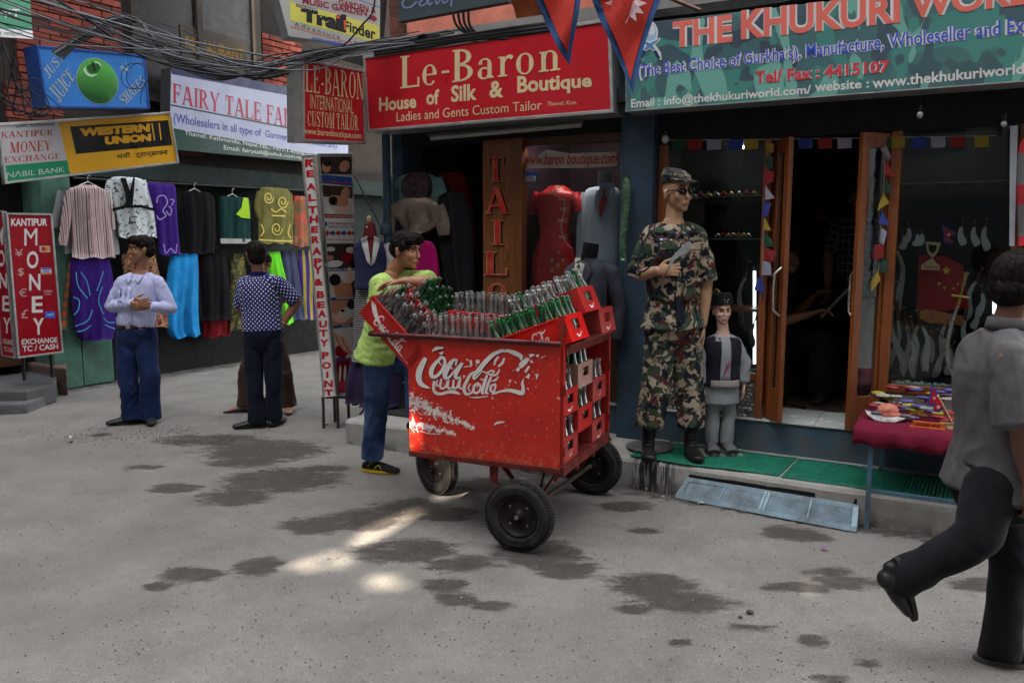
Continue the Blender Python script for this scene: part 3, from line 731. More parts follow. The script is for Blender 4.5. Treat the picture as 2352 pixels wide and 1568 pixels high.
# square sign that stands out from its left end
S = Sign('projecting_sign', 'small square red tailor sign at the left end of the long red sign', [(693, 136), (836, 162), (838, 331), (694, 325)], yplane(693, 6.07, 836, 6.66), .16, red, alu, fw=.018)
S.text('LE-BARON', ZD, (272, 585, 175), (650, 640, 168), cream, serif=True)
S.text('INTERNATIONAL', ZD, (305, 693, 92), (580, 730, 92), cream, bold=.0)
S.text('CUSTOM TAILOR', ZD, (285, 805, 98), (612, 835, 98), cream, serif=True)
S.text('www.baronboutique.com', ZD, (258, 868, 55), (630, 900, 52), cream, bold=.015)
# camouflage sign
def mat_camo_sign():
 t = NT('printed camouflage in teal'); n1 = t.noise(2.2, t.map((1, 1, 1)), detail=1.5, dist=1.4); n2 = t.noise(2.6, t.map((1, 1, 1), loc=(4, 2, 7)), detail=1.5, dist=1.2)
 n3 = t.noise(3.4, t.map((1.4, 1.4, .5), loc=(9, 1, 3)), detail=1.5, dist=1)
 c = t.mix(t.ramp(n1, .495, .505), (.035, .10, .115), (.03, .175, .155)); c = t.mix(t.ramp(n2, .56, .57), c, (.022, .045, .075)); c = t.mix(t.ramp(n3, .58, .59), c, (.12, .33, .28))
 c = t.mix(t.ramp(t.noise(1, detail=4), .4, .7, 0, .25), c, (.10, .30, .26))
 return t.fin(c, .5, 0, t.bump(t.noise(3, detail=3), .2, .03))
coral = gloss('coral', (.66, .15, .12)); royal = gloss('royal blue', (.045, .09, .50))
S = Sign('shop_sign', 'camouflage print sign with coral lettering of the knife shop', [(1437, 58), (2460, -60), (2460, 180), (1437, 257)], fplane(.30), .2, mat_camo_sign(), None, case_m=alu)
S.poly(ZI, [(1437, 254.5), (2460, 177), (2460, 180), (1437, 257)], alu, .006)
def outl(txt, f, l, r, m, mo, b0, b1, hh=.0, **kw):
 S.text(txt, f, l, r, mo, .0045, bold=b1, **kw); S.text(txt, f, l, r, m, .0065, bold=b0, **kw)
outl('THE', ZE, (335, 278, 150), (678, 243, 160), coral, whitep, .03, .075); outl('KHUKURI', ZE, (728, 232, 170), (1640, 133, 170), coral, whitep, .03, .07)
outl('WORLD', ZE, (1700, 112, 155), (2560, 5, 155), coral, whitep, .03, .07)
outl('(The Best Choice of Gurkha\u2019s), Manufacture, Wholeseller and Exporter', ZE, (135, 468, 95), (2640, 185, 120), royal, whitep, .010, .075)
outl('Tel/ Fax : 4415107', ZE, (810, 484, 72), (1582, 418, 72), gloss('rose', (.52, .05, .07)), whitep, .03, .06)
S.text('Email : info@thekhukuriworld.com/', ZE, (97, 634, 66), (1130, 552, 66), whitep, bold=.02); S.text('website :', ZE, (1152, 530, 58), (1462, 505, 50), whitep, bold=.02); S.text('www.thekhukuriworld.com', ZE, (1482, 510, 62), (2560, 405, 62), whitep, bold=.02)
# its globe and crossed knives
def disc(P_, f, cx, cy, rx, ry, m, h, n=24, name='emblem'):
 return S.poly(f, [(cx + rx * math.cos(2 * math.pi * k / n), cy + ry * math.sin(2 * math.pi * k / n)) for k in range(n)], m, h, name)
pale = gloss('pale blue', (.28, .45, .58)); lightb = gloss('light blue', (.08, .22, .42))
disc(S, ZE, 200, 190, 52, 68, whitep, .0045); disc(S, ZE, 202, 190, 42, 58, pale, .0052)
S.poly(ZE, [(178, 150), (215, 140), (238, 170), (228, 205), (195, 195), (180, 215), (172, 180)], whitep, .006, 'emblem')
for sx, h in ((1, .007), (-1, .0075)):
 c = 205
 S.poly(ZE, [(c - sx * 62, 300), (c - sx * 20, 245), (c + sx * 60, 218), (c + sx * 58, 235), (c + sx * 10, 275), (c - sx * 25, 300), (c - sx * 50, 345), (c - sx * 70, 345)], whitep, h - .0012, 'emblem')
 S.poly(ZE, [(c - sx * 30, 285), (c - sx * 14, 258), (c + sx * 54, 226), (c + sx * 46, 240), (c + sx * 8, 268), (c - sx * 22, 292)], lightb, h, 'emblem')
 S.poly(ZE, [(c - sx * 62, 338), (c - sx * 36, 288), (c - sx * 22, 296), (c - sx * 46, 342)], gloss('navy', (.015, .04, .12)), h, 'emblem')
# trail sign overhead
grey_face = gloss('grey', (.36, .37, .36), dirt=.5)
S = Sign('hanging_sign', 'white and yellow trekking sign box above the square red sign', [(632, -30), (873, -10), (873, 113), (663, 84)], yplane(663, 5.9, 873, 6.3), .14, grey_face, None, case_m=alu)
maroon = gloss('maroon', (.22, .01, .03)); S.h = .005
S.poly(ZD, [(175, 12), (745, 168), (745, 278), (178, 130)], gloss('lemon', (.56, .55, .10), dirt=.4), .004)
S.poly(ZD, [(600, -8), (755, 50), (755, 55), (600, -2)], royal, .0045)
S.text('GARDEN &', ZD, (485, 38, 42), (725, 92, 42), maroon, bold=.03); S.text('MUSIC GARDEN', ZD, (255, 25, 42), (668, 108, 42), maroon, bold=.03)
S.poly(ZD, [(680, 98), (706, 104), (706, 92), (735, 124), (708, 146), (708, 134), (680, 126)], maroon, .005)
S.poly(ZD, [(215, 25), (350, 62), (350, 80), (215, 44)], blackp, .0045); S.text('Himalayan', ZD, (222, 48, 18), (348, 78, 18), whitep, h=.006, bold=.01)
S.text('Trail', ZD, (245, 132, 76), (535, 215, 118), blackp, bold=.07); S.text('Finder', ZD, (520, 195, 62), (722, 262, 80), blackp, bold=.03)
S.poly(ZD, [(468, 100), (492, 104), (492, 122), (468, 118)], gloss('orange', (.6, .09, .03)), .008); S.poly(ZD, [(518, 130), (534, 134), (530, 195), (520, 192)], gloss('orange', (.6, .09, .03)), .008)
S.text('Adventure  centre', ZD, (205, 168, 26), (720, 318, 26), blackp, bold=.0, space=1.5)
S.poly(ZD, [(180, 170), (640, 296), (640, 300), (180, 175)], gloss('orange', (.6, .09, .03)), .0048)
S.text('www.trekkingtrails.com', ZD, (312, 262, 36), (700, 350, 36), royal, bold=.02)
# slate coloured sign overhead
S = Sign('hanging_sign', 'slate grey sign with blue handwriting above the long red sign', [(918, -40), (1164, -60), (1164, 5), (915, 51)], yplane(918, 5.75, 1164, 5.2), .05, mat('slate print', (.045, .065, .075), .5, bump=.4, bscale=14), None, case_m=mat('sign back', (.05, .05, .05)))
for m, w_, h in ((whitep, 3.2, .004), (royal, 1.6, .0055)):
 b = MB()
 for st in (stroke([(935, -8), (925, 8), (930, 18), (945, 16), (958, 4)], w_), stroke([(972, 0), (964, 8), (968, 14), (980, 8), (984, -2), (986, 12), (994, 6)], w_), stroke([(1000, -4), (1004, 10), (1014, -2), (1020, 8), (1030, 2)], w_), stroke([(1040, -12), (1036, 16)], w_)):
  for q in st: b.add([on_plane(x, y, S.p0, S.n0) + S.P.n * h for x, y in q], [(0, 1, 2, 3)])
 b.build('lettering', m, S.t)
# green sign at the upper left corner
gre = gloss('emerald', (.012, .20, .10))
S = Sign('hanging_sign', 'green sign with white lettering in the upper left corner', [(-60, -40), (67, -30), (75, 90), (-60, 70)], yplane(-60, 7.0, 75, 7.6), .04, gre, None, case_m=mat('sign back', (.05, .05, .05)))
S.poly(ZA, [(-200, 225), (262, 250), (268, 320), (-200, 290)], whitep, .0045)
S.text('SUMMIT', ZA, (-290, 140, 72), (160, 148, 72), whitep, bold=.0); S.text('हिन्दी माध्यम', ZA, (-120, 300, 48), (180, 300, 42), gre, h=.007, bold=.01)
# blue juice sign
bl = gloss('sky blue', (.035, .16, .46), .3, .08); nav = gloss('deep blue', (.02, .06, .24), .35, .1); sand = gloss('sand', (.32, .36, .32))
S = Sign('sign_box', 'blue juice bar sign box with a large green apple', [(82, 104), (333, 127), (343, 251), (104, 248)], yplane(82, 7.5, 343, 8.5), .22, bl, nav, case_m=nav, fw=.02)
def rtext(txt, f, quad, m, serif=True, h=.005):
 q = S.sub(f, quad); q.n = S.P.n; b = MB()
 if serif: q.geo(b, serif_text(txt), 0, 0, 1, 1, h)
 else: q.text(b, txt, 0, 0, 1, 1, h)
 b.build('lettering', m, S.t)
rtext('JUST', ZA, [(345, 575), (480, 410), (525, 470), (400, 650)], sand); rtext('JUICE', ZA, [(385, 735), (560, 545), (612, 625), (490, 845)], sand)
rtext('N', ZA, [(970, 550), (1035, 500), (1060, 565), (1005, 625)], sand); rtext('SHAKES', ZA, [(960, 795), (1155, 610), (1190, 675), (1015, 865)], sand)
def apple():
 t = NT('printed apple'); x = t.xyz(t.co('Generated')); n = t.noise(6, detail=5)
 c = t.mix(t.ramp(x[2], .15, .8), (.010, .075, .018), (.06, .28, .05)); c = t.mix(t.ramp(n, .5, .7, 0, .4), c, (.10, .32, .06)); return t.fin(c, .3)
b = MB(); Lp = []
for k in range(40):
 a = 2 * math.pi * k / 40; rx, ry = 168, 178 * (1 - .04 * math.cos(2 * a)); x, y = rx * math.cos(a), ry * math.sin(a); Lp.append((790 + x + y * .10, 662 + y + x * .06))
S.poly(ZA, [(790 + (x - 790) * 1.02, 662 + (y - 662) * 1.02) for x, y in Lp], sand, .0045, 'apple_print')
q = [on_plane(*ZA(x, y), S.p0, S.n0) for x, y in Lp]; c = sum(q, Vector()) / len(q); vs = []; fs = []
for j, (f_, h) in enumerate(((1, .006), (.8, .010), (.5, .013), (.22, .013))): vs += [c + (p - c) * f_ + S.P.n * h for p in q]
for j in range(3):
 for k in range(40): fs.append((j * 40 + k, j * 40 + (k + 1) % 40, (j + 1) * 40 + (k + 1) % 40, (j + 1) * 40 + k))
fs.append(tuple(range(120, 160))); b.add(vs, fs, smooth=True); b.build('apple_print', apple(), S.t)
S.poly(ZA, [(700, 545), (740, 520), (800, 520), (812, 560), (780, 600), (720, 595)], gloss('dark leaf', (.012, .09, .02)), .0145, 'apple_print')
for st in (stroke([(690, 545), (682, 570), (705, 605), (745, 620), (785, 605)], [6, 18, 20, 16, 4]), stroke([(762, 505), (800, 520), (815, 545)], [10, 12, 4])):
 b = MB()
 for q in st: b.add([on_plane(*ZA(x, y), S.p0, S.n0) + S.P.n * .015 for x, y in q], [(0, 1, 2, 3)])
 b.build('apple_print', gloss('pale mint', (.42, .60, .45)), S.t)
S.poly(ZA, [(740, 505), (756, 508), (776, 575), (760, 582), (745, 545)], blackp, .016, 'apple_print')
# yellow money transfer sign
yel = gloss('amber', (.56, .30, .02), dirt=.1);
S = Sign('shop_sign', 'yellow, black and grey money transfer sign under the blue juice sign', [(-6, 285), (391, 257), (411, 375), (11, 423)], yplane(-6, 7.6, 411, 8.9), .08, yel, alu, fw=.022)
S.poly(ZA, [(0, 1000), (470, 975), (545, 1305), (10, 1350)], gloss('silver grey', (.40, .40, .42)), .0042, 'band'); S.poly(ZA, [(8, 1352), (545, 1306), (572, 1425), (35, 1485)], gre, .0044, 'band')
S.poly(ZA, [(568, 1032), (1368, 980), (1402, 1182), (618, 1255)], blackp, .0044, 'band')
ch = yel; redl = gloss('brick red', (.36, .035, .02)); grl = gloss('light grey', (.42, .45, .42))
S.text('Govt. Authorised', ZA, (125, 1042, 34), (438, 1022, 30), gloss('navy', (.015, .04, .16)), bold=.01)
S.text('KANTIPUR', ZA, (5, 1130, 55), (438, 1102, 45), redl, serif=True); S.text('MONEY', ZA, (80, 1250, 92), (422, 1222, 80), redl, serif=True); S.text('EXCHANGE', ZA, (32, 1330, 50), (495, 1292, 46), redl, serif=True)
S.text('N\u039bBIL BANK', ZA, (55, 1450, 48), (525, 1400, 44), grl, bold=.0)
S.text('WESTERN', ZA, (645, 1115, 68), (1218, 1075, 68), ch, h=.007, bold=.075); S.text('UNION', ZA, (852, 1182, 68), (1228, 1150, 60), ch, h=.007, bold=.075)
S.poly(ZA, [(1230, 1008), (1240, 1007), (1262, 1145), (1252, 1146)], ch, .007); S.poly(ZA, [(1288, 1005), (1298, 1004), (1315, 1142), (1305, 1143)], ch, .007)
S.text('मनी  ट्रान्सफर', ZA, (950, 1308, 60), (1365, 1270, 60), blackp, h=.006, bold=.01)
# long garment wholesaler sign
S = Sign('shop_sign', 'long white and dark green garment wholesaler sign partly behind the square red sign', [(392, 155), (800, 228), (800, 378), (388, 342)], (tuple((LMAT @ Vector((1.45, -.28, 0)))[:2]), tuple((LMAT @ Vector((4.5, -.28, 0)))[:2])), .2, gloss('lilac white', (.28, .30, .40)), None, case_m=mat('dark sign case', (.03, .03, .035)))
S.poly(ZA, [(1388, 542), (2900, 800), (2900, 880), (1398, 605)], gloss('ink blue', (.012, .015, .06)), .0042, 'band'); dg = gloss('bottle green', (.005, .035, .028))
S.poly(ZA, [(1384, 1040), (2850, 1310), (2850, 1350), (1375, 1215)], dg, .0042, 'band'); S.poly(ZA, [(1388, 850), (2850, 1135), (2850, 1148), (1387, 862)], dg, .0044, 'band')
S.text('FAIRY TALE FAIR TRADE', ZA, (1402, 835, 158), (2760, 1125, 140), gloss('crimson', (.30, .005, .03)), serif=True)
S.text('(Wholesalers in all type of  Garment goods, Materials)', ZA, (1412, 1020, 100), (2740, 1225, 60), gloss('indigo', (.03, .03, .22)), bold=.01)
S.text('Thamel, Kathmandu, Nepal.TEL.: +977-1-4700877', ZA, (1502, 1110, 48), (2520, 1280, 34), grl, bold=.005, h=.006); S.text('Email: fairytail@wlink.com.np', ZA, (1820, 1230, 50), (2460, 1305, 34), grl, bold=.005, h=.006); S.text('/Shop', ZA, (2600, 1290, 30), (2690, 1300, 28), grl, h=.006)
# red money sign standing at the left edge, two faced
dred = gloss('dark red', (.26, .004, .012))
def money(quad, plane, label, small):
 global S
 S = Sign('standing_sign', label, quad, plane, .05, dred, alu, fw=.018, f=ZB); return S
S = Sign('standing_sign', 'tall red money exchange sign standing on the ledge at the left edge', [(35, 312), (332, 318), (405, 1205), (112, 1242)], yplane(13, 7.7, 145, 8.05), .05, dred, alu, fw=.018, f=ZB)
S.text('KANTIPUR', ZB, (70, 398, 50), (300, 396, 46), whitep, bold=.03)
for ch_, x, y, w_, h_ in (('M', 155, 522, 82, 108), ('O', 170, 668, 74, 110), ('N', 185, 808, 72, 104), ('E', 202, 950, 70, 105), ('Y', 210, 1090, 70, 105)):
 S.text(ch_, ZB, (x, y, h_), (x + w_, y - 2, h_), whitep, bold=0 if ch_ == 'M' else .02)
for ch_, x, y, w_, h_ in (('¥', 95, 592, 50, 48), ('$', 112, 718, 40, 52), ('€', 120, 848, 50, 52), ('£', 135, 985, 42, 55)):
 S.text(ch_, ZB, (x, y, h_), (x + w_, y - 1, h_), gloss('pinkish', (.5, .32, .32)), bold=.0)
S.poly(ZB, [(250, 523), (318, 524), (320, 563), (254, 564)], gloss('card grey', (.45, .42, .36))); S.poly(ZB, [(262, 530), (288, 530), (290, 556), (266, 556)], gloss('card red', (.45, .02, .02)), .005); S.poly(ZB, [(288, 530), (310, 530), (312, 556), (290, 556)], gloss('card yellow', (.5, .26, .03)), .005)
S.poly(ZB, [(258, 663), (326, 663), (329, 704), (262, 706)], whitep); S.poly(ZB, [(260, 664), (325, 664), (325, 674), (261, 674)], royal, .005); S.poly(ZB, [(262, 695), (327, 694), (328, 703), (262, 705)], gloss('card yellow', (.5, .26, .03)), .005)
S.text('VISA', ZB, (268, 693, 16), (318, 692, 16), royal, h=.006, bold=.03); S.text('THOMAS', ZB, (276, 822, 14), (332, 818, 14), gloss('pinkish', (.5, .32, .32)), h=.005); S.text('COOK', ZB, (282, 838, 12), (326, 836, 12), gloss('pinkish', (.5, .32, .32)), h=.005)
S.poly(ZB, [(284, 942), (350, 938), (353, 982), (288, 986)], royal); S.text('AMEX', ZB, (296, 972, 16), (345, 968, 16), gloss('pale blue', (.28, .45, .58)), h=.006, bold=.03)
S.text('EXCHANGE', ZB, (138, 1154, 36), (365, 1138, 33), whitep, bold=.02); S.text('TC / CASH', ZB, (142, 1199, 37), (370, 1180, 34), whitep, bold=.02)
b = MB()
for x in (150, 330): p = on_plane(*ZB(x, 1215), S.p0, S.n0) - S.P.n * .03; b.box((p.x - .012, p.y - .012, .30), (p.x + .012, p.y + .012, p.z + .02))
b.build('leg', mat('black steel', (.02, .02, .02), .5, .5), S.t)
S2 = S
S = Sign('standing_sign', 'narrow side face of a red money sign, cut by the left edge', [(-60, 290), (22, 303), (100, 1240), (15, 1225)], yplane(-20, 8.0, 38, 7.72), .03, dred, alu, fw=.014, f=ZB)
for ch_, x, y, w_, h_ in (('M', -20, 515, 42, 108), ('O', -10, 655, 44, 106), ('N', 0, 795, 48, 100), ('E', 18, 940, 46, 100), ('Y', 24, 1080, 46, 100)):
 S.text(ch_, ZB, (x, y, h_), (x + w_, y + 2, h_), whitep, bold=.02)
S.text('EXCHANGE', ZB, (24, 1145, 34), (90, 1158, 32), whitep, bold=.01); S.text('TC / CASH', ZB, (28, 1195, 32), (94, 1205, 30), whitep, bold=.01)
# leaning massage pillar sign
wf = gloss('white plastic', (.62, .62, .60))
pl = yplane(742, 7.0, 773, 7.0)
S = Sign('pillar_sign', 'leaning pillar sign with red lettering up its white side and treatment photographs beside it', [(800, -50), (870, -55), (1003, 1345), (925, 1355)], pl, .28, wf, alu, fw=.012, f=ZC)
txt = 'THE REAL THERAPY & BEAUTY POINT';
ys = [(i, c) for i, c in enumerate(txt) if c != ' ']
letters = [('R', 845, 22, 52, 42), ('E', 850, 78, 46, 40), ('A', 855, 155, 52, 42), ('L', 860, 218, 44, 42), ('T', 864, 288, 50, 42), ('H', 871, 345, 50, 44), ('E', 876, 402, 44, 40), ('R', 882, 462, 48, 42), ('A', 888, 530, 54, 46), ('P', 894, 592, 46, 44), ('Y', 895, 640, 52, 48), ('&', 900, 708, 52, 42), ('B', 910, 780, 46, 42), ('E', 913, 838, 46, 40), ('A', 919, 892, 50, 44), ('U', 924, 950, 46, 40), ('T', 927, 1002, 48, 40), ('Y', 931, 1058, 52, 40), ('P', 938, 1132, 42, 42), ('O', 944, 1190, 50, 42), ('I', 949, 1242, 14, 38), ('N', 956, 1296, 50, 42), ('T', 958, 1348, 48, 40)]
for c_, x, y, w_, h_ in letters: S.text(c_, ZC, (x - w_ / 2, y, h_), (x + w_ / 2, y - 2, h_), gloss('sign red', (.45, .01, .02)), bold=.05)
S.text('THE', ZC, (818, -10, 16), (868, -12, 16), gloss('sign red', (.45, .01, .02)), bold=.04)
b = MB(); P = S.P
for u in (0., 1.):      # dotted light string along both edges
 for k in range(60): b.ball(P.p(u, k / 60, .012), .004, 5, 4)
b.build('light_string', mat('dull bulbs', (.35, .22, .08), .3), S.t)
b = MB(); stl = mat('rusty stand', (.045, .035, .03), .6, .4)
c = at_z(770, 965); z1 = at_y(770, 915, 7.1).z
fr = [at_y(x, 912, yy) for x, yy in ((742, 7.0), (775, 7.0), (800, 7.25), (768, 7.25))]
for p in fr: b.beam((p.x, p.y, 0), (p.x, p.y, p.z), .022)
for i in range(4): b.beam(fr[i], fr[(i + 1) % 4], .022)
b.build('stand', stl, S.t)
photo_side = yplane(742, 7.02, 800, 7.22)
S3 = S; lbl_t = S.t
S = Sign('photo_board', 'tall strip of treatment photographs on the right side of the leaning pillar sign', [(895, -60), (1090, -60), (1135, 1330), (1003, 1345)], photo_side, .02, mat('board white', (.5, .5, .5), .4), alu, fw=.01, f=ZC)
tan = gloss('skin tan', (.42, .19, .11), .3, 0); tan2 = gloss('skin pale', (.60, .36, .26), .3, 0); dkp = gloss('dark photo', (.04, .025, .02), .3, 0); lightp = gloss('pale photo', (.50, .47, .42), .3, 0); hairb = gloss('hair black', (.012, .01, .01), .3, 0); captb = gloss('caption blue', (.02, .06, .22)); captr = gloss('caption red', (.40, .02, .03)); dkred = gloss('photo red', (.22, .01, .015), .3, 0)
def ph(pts, m, h=.005): S.poly(ZC, pts, m, h, 'photograph')
def elp(cx, cy, rx, ry, m, h, rot=0, n=16): ph([(cx + rx * math.cos(a) * math.cos(rot) - ry * math.sin(a) * math.sin(rot), cy + rx * math.cos(a) * math.sin(rot) + ry * math.sin(a) * math.cos(rot)) for a in [2 * math.pi * k / n for k in range(n)]], m, h)
ph([(898, -40), (1085, -40), (1088, 62), (902, 58)], dkp); elp(940, 20, 26, 34, tan, .0058); elp(1045, 15, 28, 36, tan, .0058, .5); elp(945, 0, 22, 16, hairb, .0064)
ph([(903, 62), (1088, 78), (1090, 128), (906, 112)], captb); S.text('3 in 1 Package Rs 1600/-', ZC, (912, 108, 16), (1080, 122, 16), captr, h=.007, bold=.03)
ph([(908, 118), (1098, 134), (1100, 292), (925, 290)], lightp); ph([(912, 122), (1096, 136), (1096, 200), (914, 190)], dkp, .0054); elp(1010, 215, 62, 30, tan, .006, .25); elp(1050, 175, 26, 40, tan, .0063, .3); elp(980, 215, 26, 26, hairb, .0067); elp(1045, 262, 46, 14, tan2, .007, -.3); ph([(915, 180), (935, 200), (985, 290), (925, 288)], whitep, .0062)
ph([(925, 290), (1100, 298), (1102, 316), (926, 312)], captr); S.text('1. Ayurvedic Massage Therapy', ZC, (930, 309, 13), (1098, 313, 12), whitep, h=.007)
ph([(926, 315), (1108, 318), (1116, 458), (936, 460)], whitep); S.text('THE REAL THERAPY & BEAUTY POINT', ZC, (950, 352, 14), (1104, 356, 14), captr, h=.007, bold=.03); S.text('HIMALAYA RETREAT SPA', ZC, (952, 372, 12), (1104, 372, 12), captb, h=.007, bold=.02); elp(938, 350, 8, 14, captb, .006)
for i, x in enumerate((935, 968, 1000, 1032, 1065, 1096)):
 m = captr if i % 2 == 0 else captb; w_ = 24 if i < 5 else 14
 S.poly(ZC, [(x - 8, 393), (x + w_ * .35, 393), (x + w_ * .35, 380), (x + w_, 402), (x + w_ * .35, 424), (x + w_ * .35, 411), (x - 8, 411)], m, .007, 'arrow')
S.text('POWER CUT PROBLEM? CALL US', ZC, (936, 444, 10), (1112, 446, 10), captr, h=.007, bold=.02)
ph([(938, 462), (1118, 462), (1112, 605), (948, 606)], dkp); elp(985, 580, 52, 20, whitep, .0056, -.1); elp(960, 545, 24, 16, tan, .006); elp(1060, 545, 34, 34, dkred, .006); elp(1080, 500, 26, 18, lightp, .006); elp(1095, 580, 20, 26, hairb, .0064); elp(965, 495, 26, 14, lightp, .0062)
ph([(948, 603), (1112, 603), (1112, 620), (950, 622)], captb); S.text('Foot Massage / Reflexology', ZC, (956, 619, 12), (1104, 616, 12), whitep, h=.007)
ph([(950, 622), (1118, 620), (1118, 775), (962, 778)], lightp); elp(1050, 735, 66, 46, tan, .006, -.2); elp(1010, 705, 32, 50, tan, .0064, -.5); elp(990, 672, 34, 34, hairb, .0068, .2); elp(1075, 640, 14, 44, tan2, .0064); ph([(1085, 690), (1118, 660), (1118, 775), (1095, 770)], dkp, .007)
ph([(960, 775), (1115, 768), (1115, 786), (964, 794)], captb); S.text('Hot Stone Massage', ZC, (1000, 788, 12), (1096, 782, 12), whitep, h=.007)
ph([(964, 795), (1116, 788), (1116, 925), (980, 940)], tan); elp(1050, 870, 56, 36, lightp, .006, -.5); elp(1030, 905, 30, 18, tan2, .0065); elp(1085, 815, 26, 28, hairb, .0065); elp(990, 890, 18, 38, tan2, .0064, -.8); elp(1035, 850, 12, 9, hairb, .007)
ph([(978, 938), (1116, 922), (1116, 940), (982, 956)], captb); S.text('Facial', ZC, (1035, 944, 12), (1075, 940, 12), whitep, h=.007)
ph([(982, 956), (1118, 940), (1120, 1115), (995, 1128)], lightp);
for i in range(4): elp(1020 + i * 20, 1035 + i * 10, 13, 66, tan2 if i % 2 else tan, .006 + .0004 * i, -.55)
elp(1030, 1085, 40, 40, dkred, .0058)
ph([(995, 1125), (1120, 1112), (1121, 1128), (998, 1142)], captb); S.text('Manicure', ZC, (1055, 1126, 12), (1110, 1120, 12), whitep, h=.007)
ph([(998, 1142), (1122, 1128), (1128, 1320), (1008, 1325)], dkred);
for x in (1020, 1048, 1080, 1100): elp(x, 1215, 7, 50, whitep, .0062, .05); elp(x + 6, 1175, 6, 30, hairb, .006)
elp(1040, 1290, 36, 28, gloss('photo pink', (.5, .03, .06), .3, 0), .0064)
# ======================= the drinks cart =======================
CX, CY = Vector((.9165, -.40, 0)).normalized(), Vector((.40, .9165, 0)).normalized()
CM = Matrix(((CX.x, CY.x, 0, .258), (CX.y, CY.y, 0, 4.15), (0, 0, 1, 0), (0, 0, 0, 1)))
def cpt(px, py, yy):
 """cart coordinates (x', z) of a picture point on the cart's plane y' = yy"""
 o = Vector((.258, 4.15, 0)); p = on_plane(px, py, o + CY * yy, CY); return (p - o).dot(CX), p.z
def cart_paint():
 t = NT('worn red cart paint'); n = t.noise(4, detail=7, rough=.65); n2 = t.noise(22, detail=6, rough=.7); n3 = t.noise(9, t.map((1, 1, 1), loc=(3, 7, 1)), detail=8, rough=.75)
 c = t.mix(t.ramp(n, .3, .7), (.40, .010, .006), (.56, .018, .008)); c = t.mix(t.ramp(n2, .5, .75, 0, .4), c, (.25, .010, .008))
 x = t.xyz(); X, Z = x[0], x[2]
 def band(z0, slope, w0, w1, xe):
  u = t.math('ADD', X, .93); zc = t.math('SUBTRACT', z0, t.math('MULTIPLY', u, slope))
  d = t.math('ABSOLUTE', t.math('SUBTRACT', Z, zc)); wv = t.ramp(u, 0, xe, w0, w1)
  return t.math('MULTIPLY', t.math('SUBTRACT', 1, t.math('MINIMUM', 1, t.math('DIVIDE', d, wv))), t.ramp(u, xe, xe + .03, 1, 0))
 chip = t.noise(36, t.map((1, 1, 1.2)), detail=5, rough=.75, dist=.5)
 m = t.math('MAXIMUM', band(.755, .30, .085, .030, .42), band(.620, .12, .055, .022, .30))
 f = t.ramp(t.math('ADD', t.math('MULTIPLY', m, .22), chip), .655, .668)
 sp = t.ramp(t.math('ADD', chip, t.math('MULTIPLY', t.noise(3, detail=2), .12)), .80, .815)
 c = t.mix(t.math('MAXIMUM', f, sp), c, (.66, .64, .62))
 rs = t.math('ADD', n3, t.ramp(Z, .50, .44, 0, .17)); rs = t.math('ADD', rs, t.ramp(Z, 1.07, 1.13, 0, .05))
 rs = t.math('ADD', rs, t.ramp(X, -.03, 0, 0, .10))
 c = t.mix(t.ramp(rs, .655, .70, 0, .9), c, (.06, .028, .024)); c = t.mix(t.ramp(t.noise(50, t.map((1, 1, .12)), detail=3), .68, .76, 0, .35), c, (.14, .02, .015))
 c = t.mix(t.math('MULTIPLY', t.ramp(Z, .60, .46), t.ramp(n2, .5, .6, 0, .5)), c, (.60, .20, .08))
 return t.fin(c, t.ramp(n2, .3, .7, .30, .5), 0, t.bump(n2, .35, .004, t.bump(t.noise(3, detail=3), .8, .03)))
redp = cart_paint()
rust = mat('rusty red frame', (.17, .020, .016), .6, .2, var=.5, scale=9, dirt=.75, dirtcol=(.045, .025, .02), bump=.5)
redfr = mat('chipped red frame', (.40, .014, .010), .5, 0, var=.4, scale=9, dirt=.6, dirtcol=(.06, .03, .025), bump=.4)
cart = thing('bottle_cart', 'worn red push cart with rubber tyres and a chipped white drinks logo on its side', 'cart', M=CM)
def cb(name, m, *boxes, bev=0., parent=cart):
 b = MB(CM)
 for lo, hi in boxes: b.box(lo, hi)
 return b.build(name, m, parent, bev)
ZB0, ZT = .445, 1.118
cb('front_panel', redp, ((-.93, 0, ZB0), (-.004, .004, ZT)))
cb('back_panel', redp, ((-.93, .836, ZB0), (0, .84, ZT)))
cb('left_panel', redp, ((-.93, .005, ZB0), (-.926, .835, .90)))
cb('floor_panel', rust, ((-.925, .005, ZB0), (0, .835, ZB0 + .012)))
cb('deck', rust, ((-.925, .006, .985), (-.46, .834, .998)))
b = MB(CM)
b.beam((-.93, -.004, ZB0 - .004), (0, -.004, ZB0 - .004), .02, .03); b.beam((-.93, .842, ZB0), (0, .842, ZB0), .02, .03)
b.beam((.006, 0, ZB0 - .006), (.006, .84, ZB0 - .006), .035, .05); b.beam((.006, .03, 1.085), (.006, .81, 1.085), .03, .045)
b.beam((.018, .03, 1.112), (.018, .84, 1.112), .05, .018); b.beam((.0, .30, ZB0 - .05), (-.9, .30, ZB0 - .05), .04, .05); b.beam((.0, .60, ZB0 - .05), (-.9, .60, ZB0 - .05), .04, .05)
b.build('frame', rust, cart, .002)
for (x, y, z0, z1, n, w_) in ((.010, .026, ZB0 + .01, 1.275, 'post', .03), (.014, .842, ZB0 + .03, 1.265, 'post', .028)):
 b = MB(CM); b.box((x - .004, y - w_ / 2, z0), (x + .002, y + w_ / 2, z1)); b.box((x - .03, y - w_ / 2, z0), (x - .004, y - w_ / 2 + .005, z1))
 o = b.build(n, redfr, cart)
 for zz in (z0 + .09, z0 + .42, z1 - .07):
  h = MB(CM); h.tube([(x + .008, y - .012, zz - .025), (x + .008, y - .012, zz + .025)], .006, 8); h.build('hinge', rust, o)
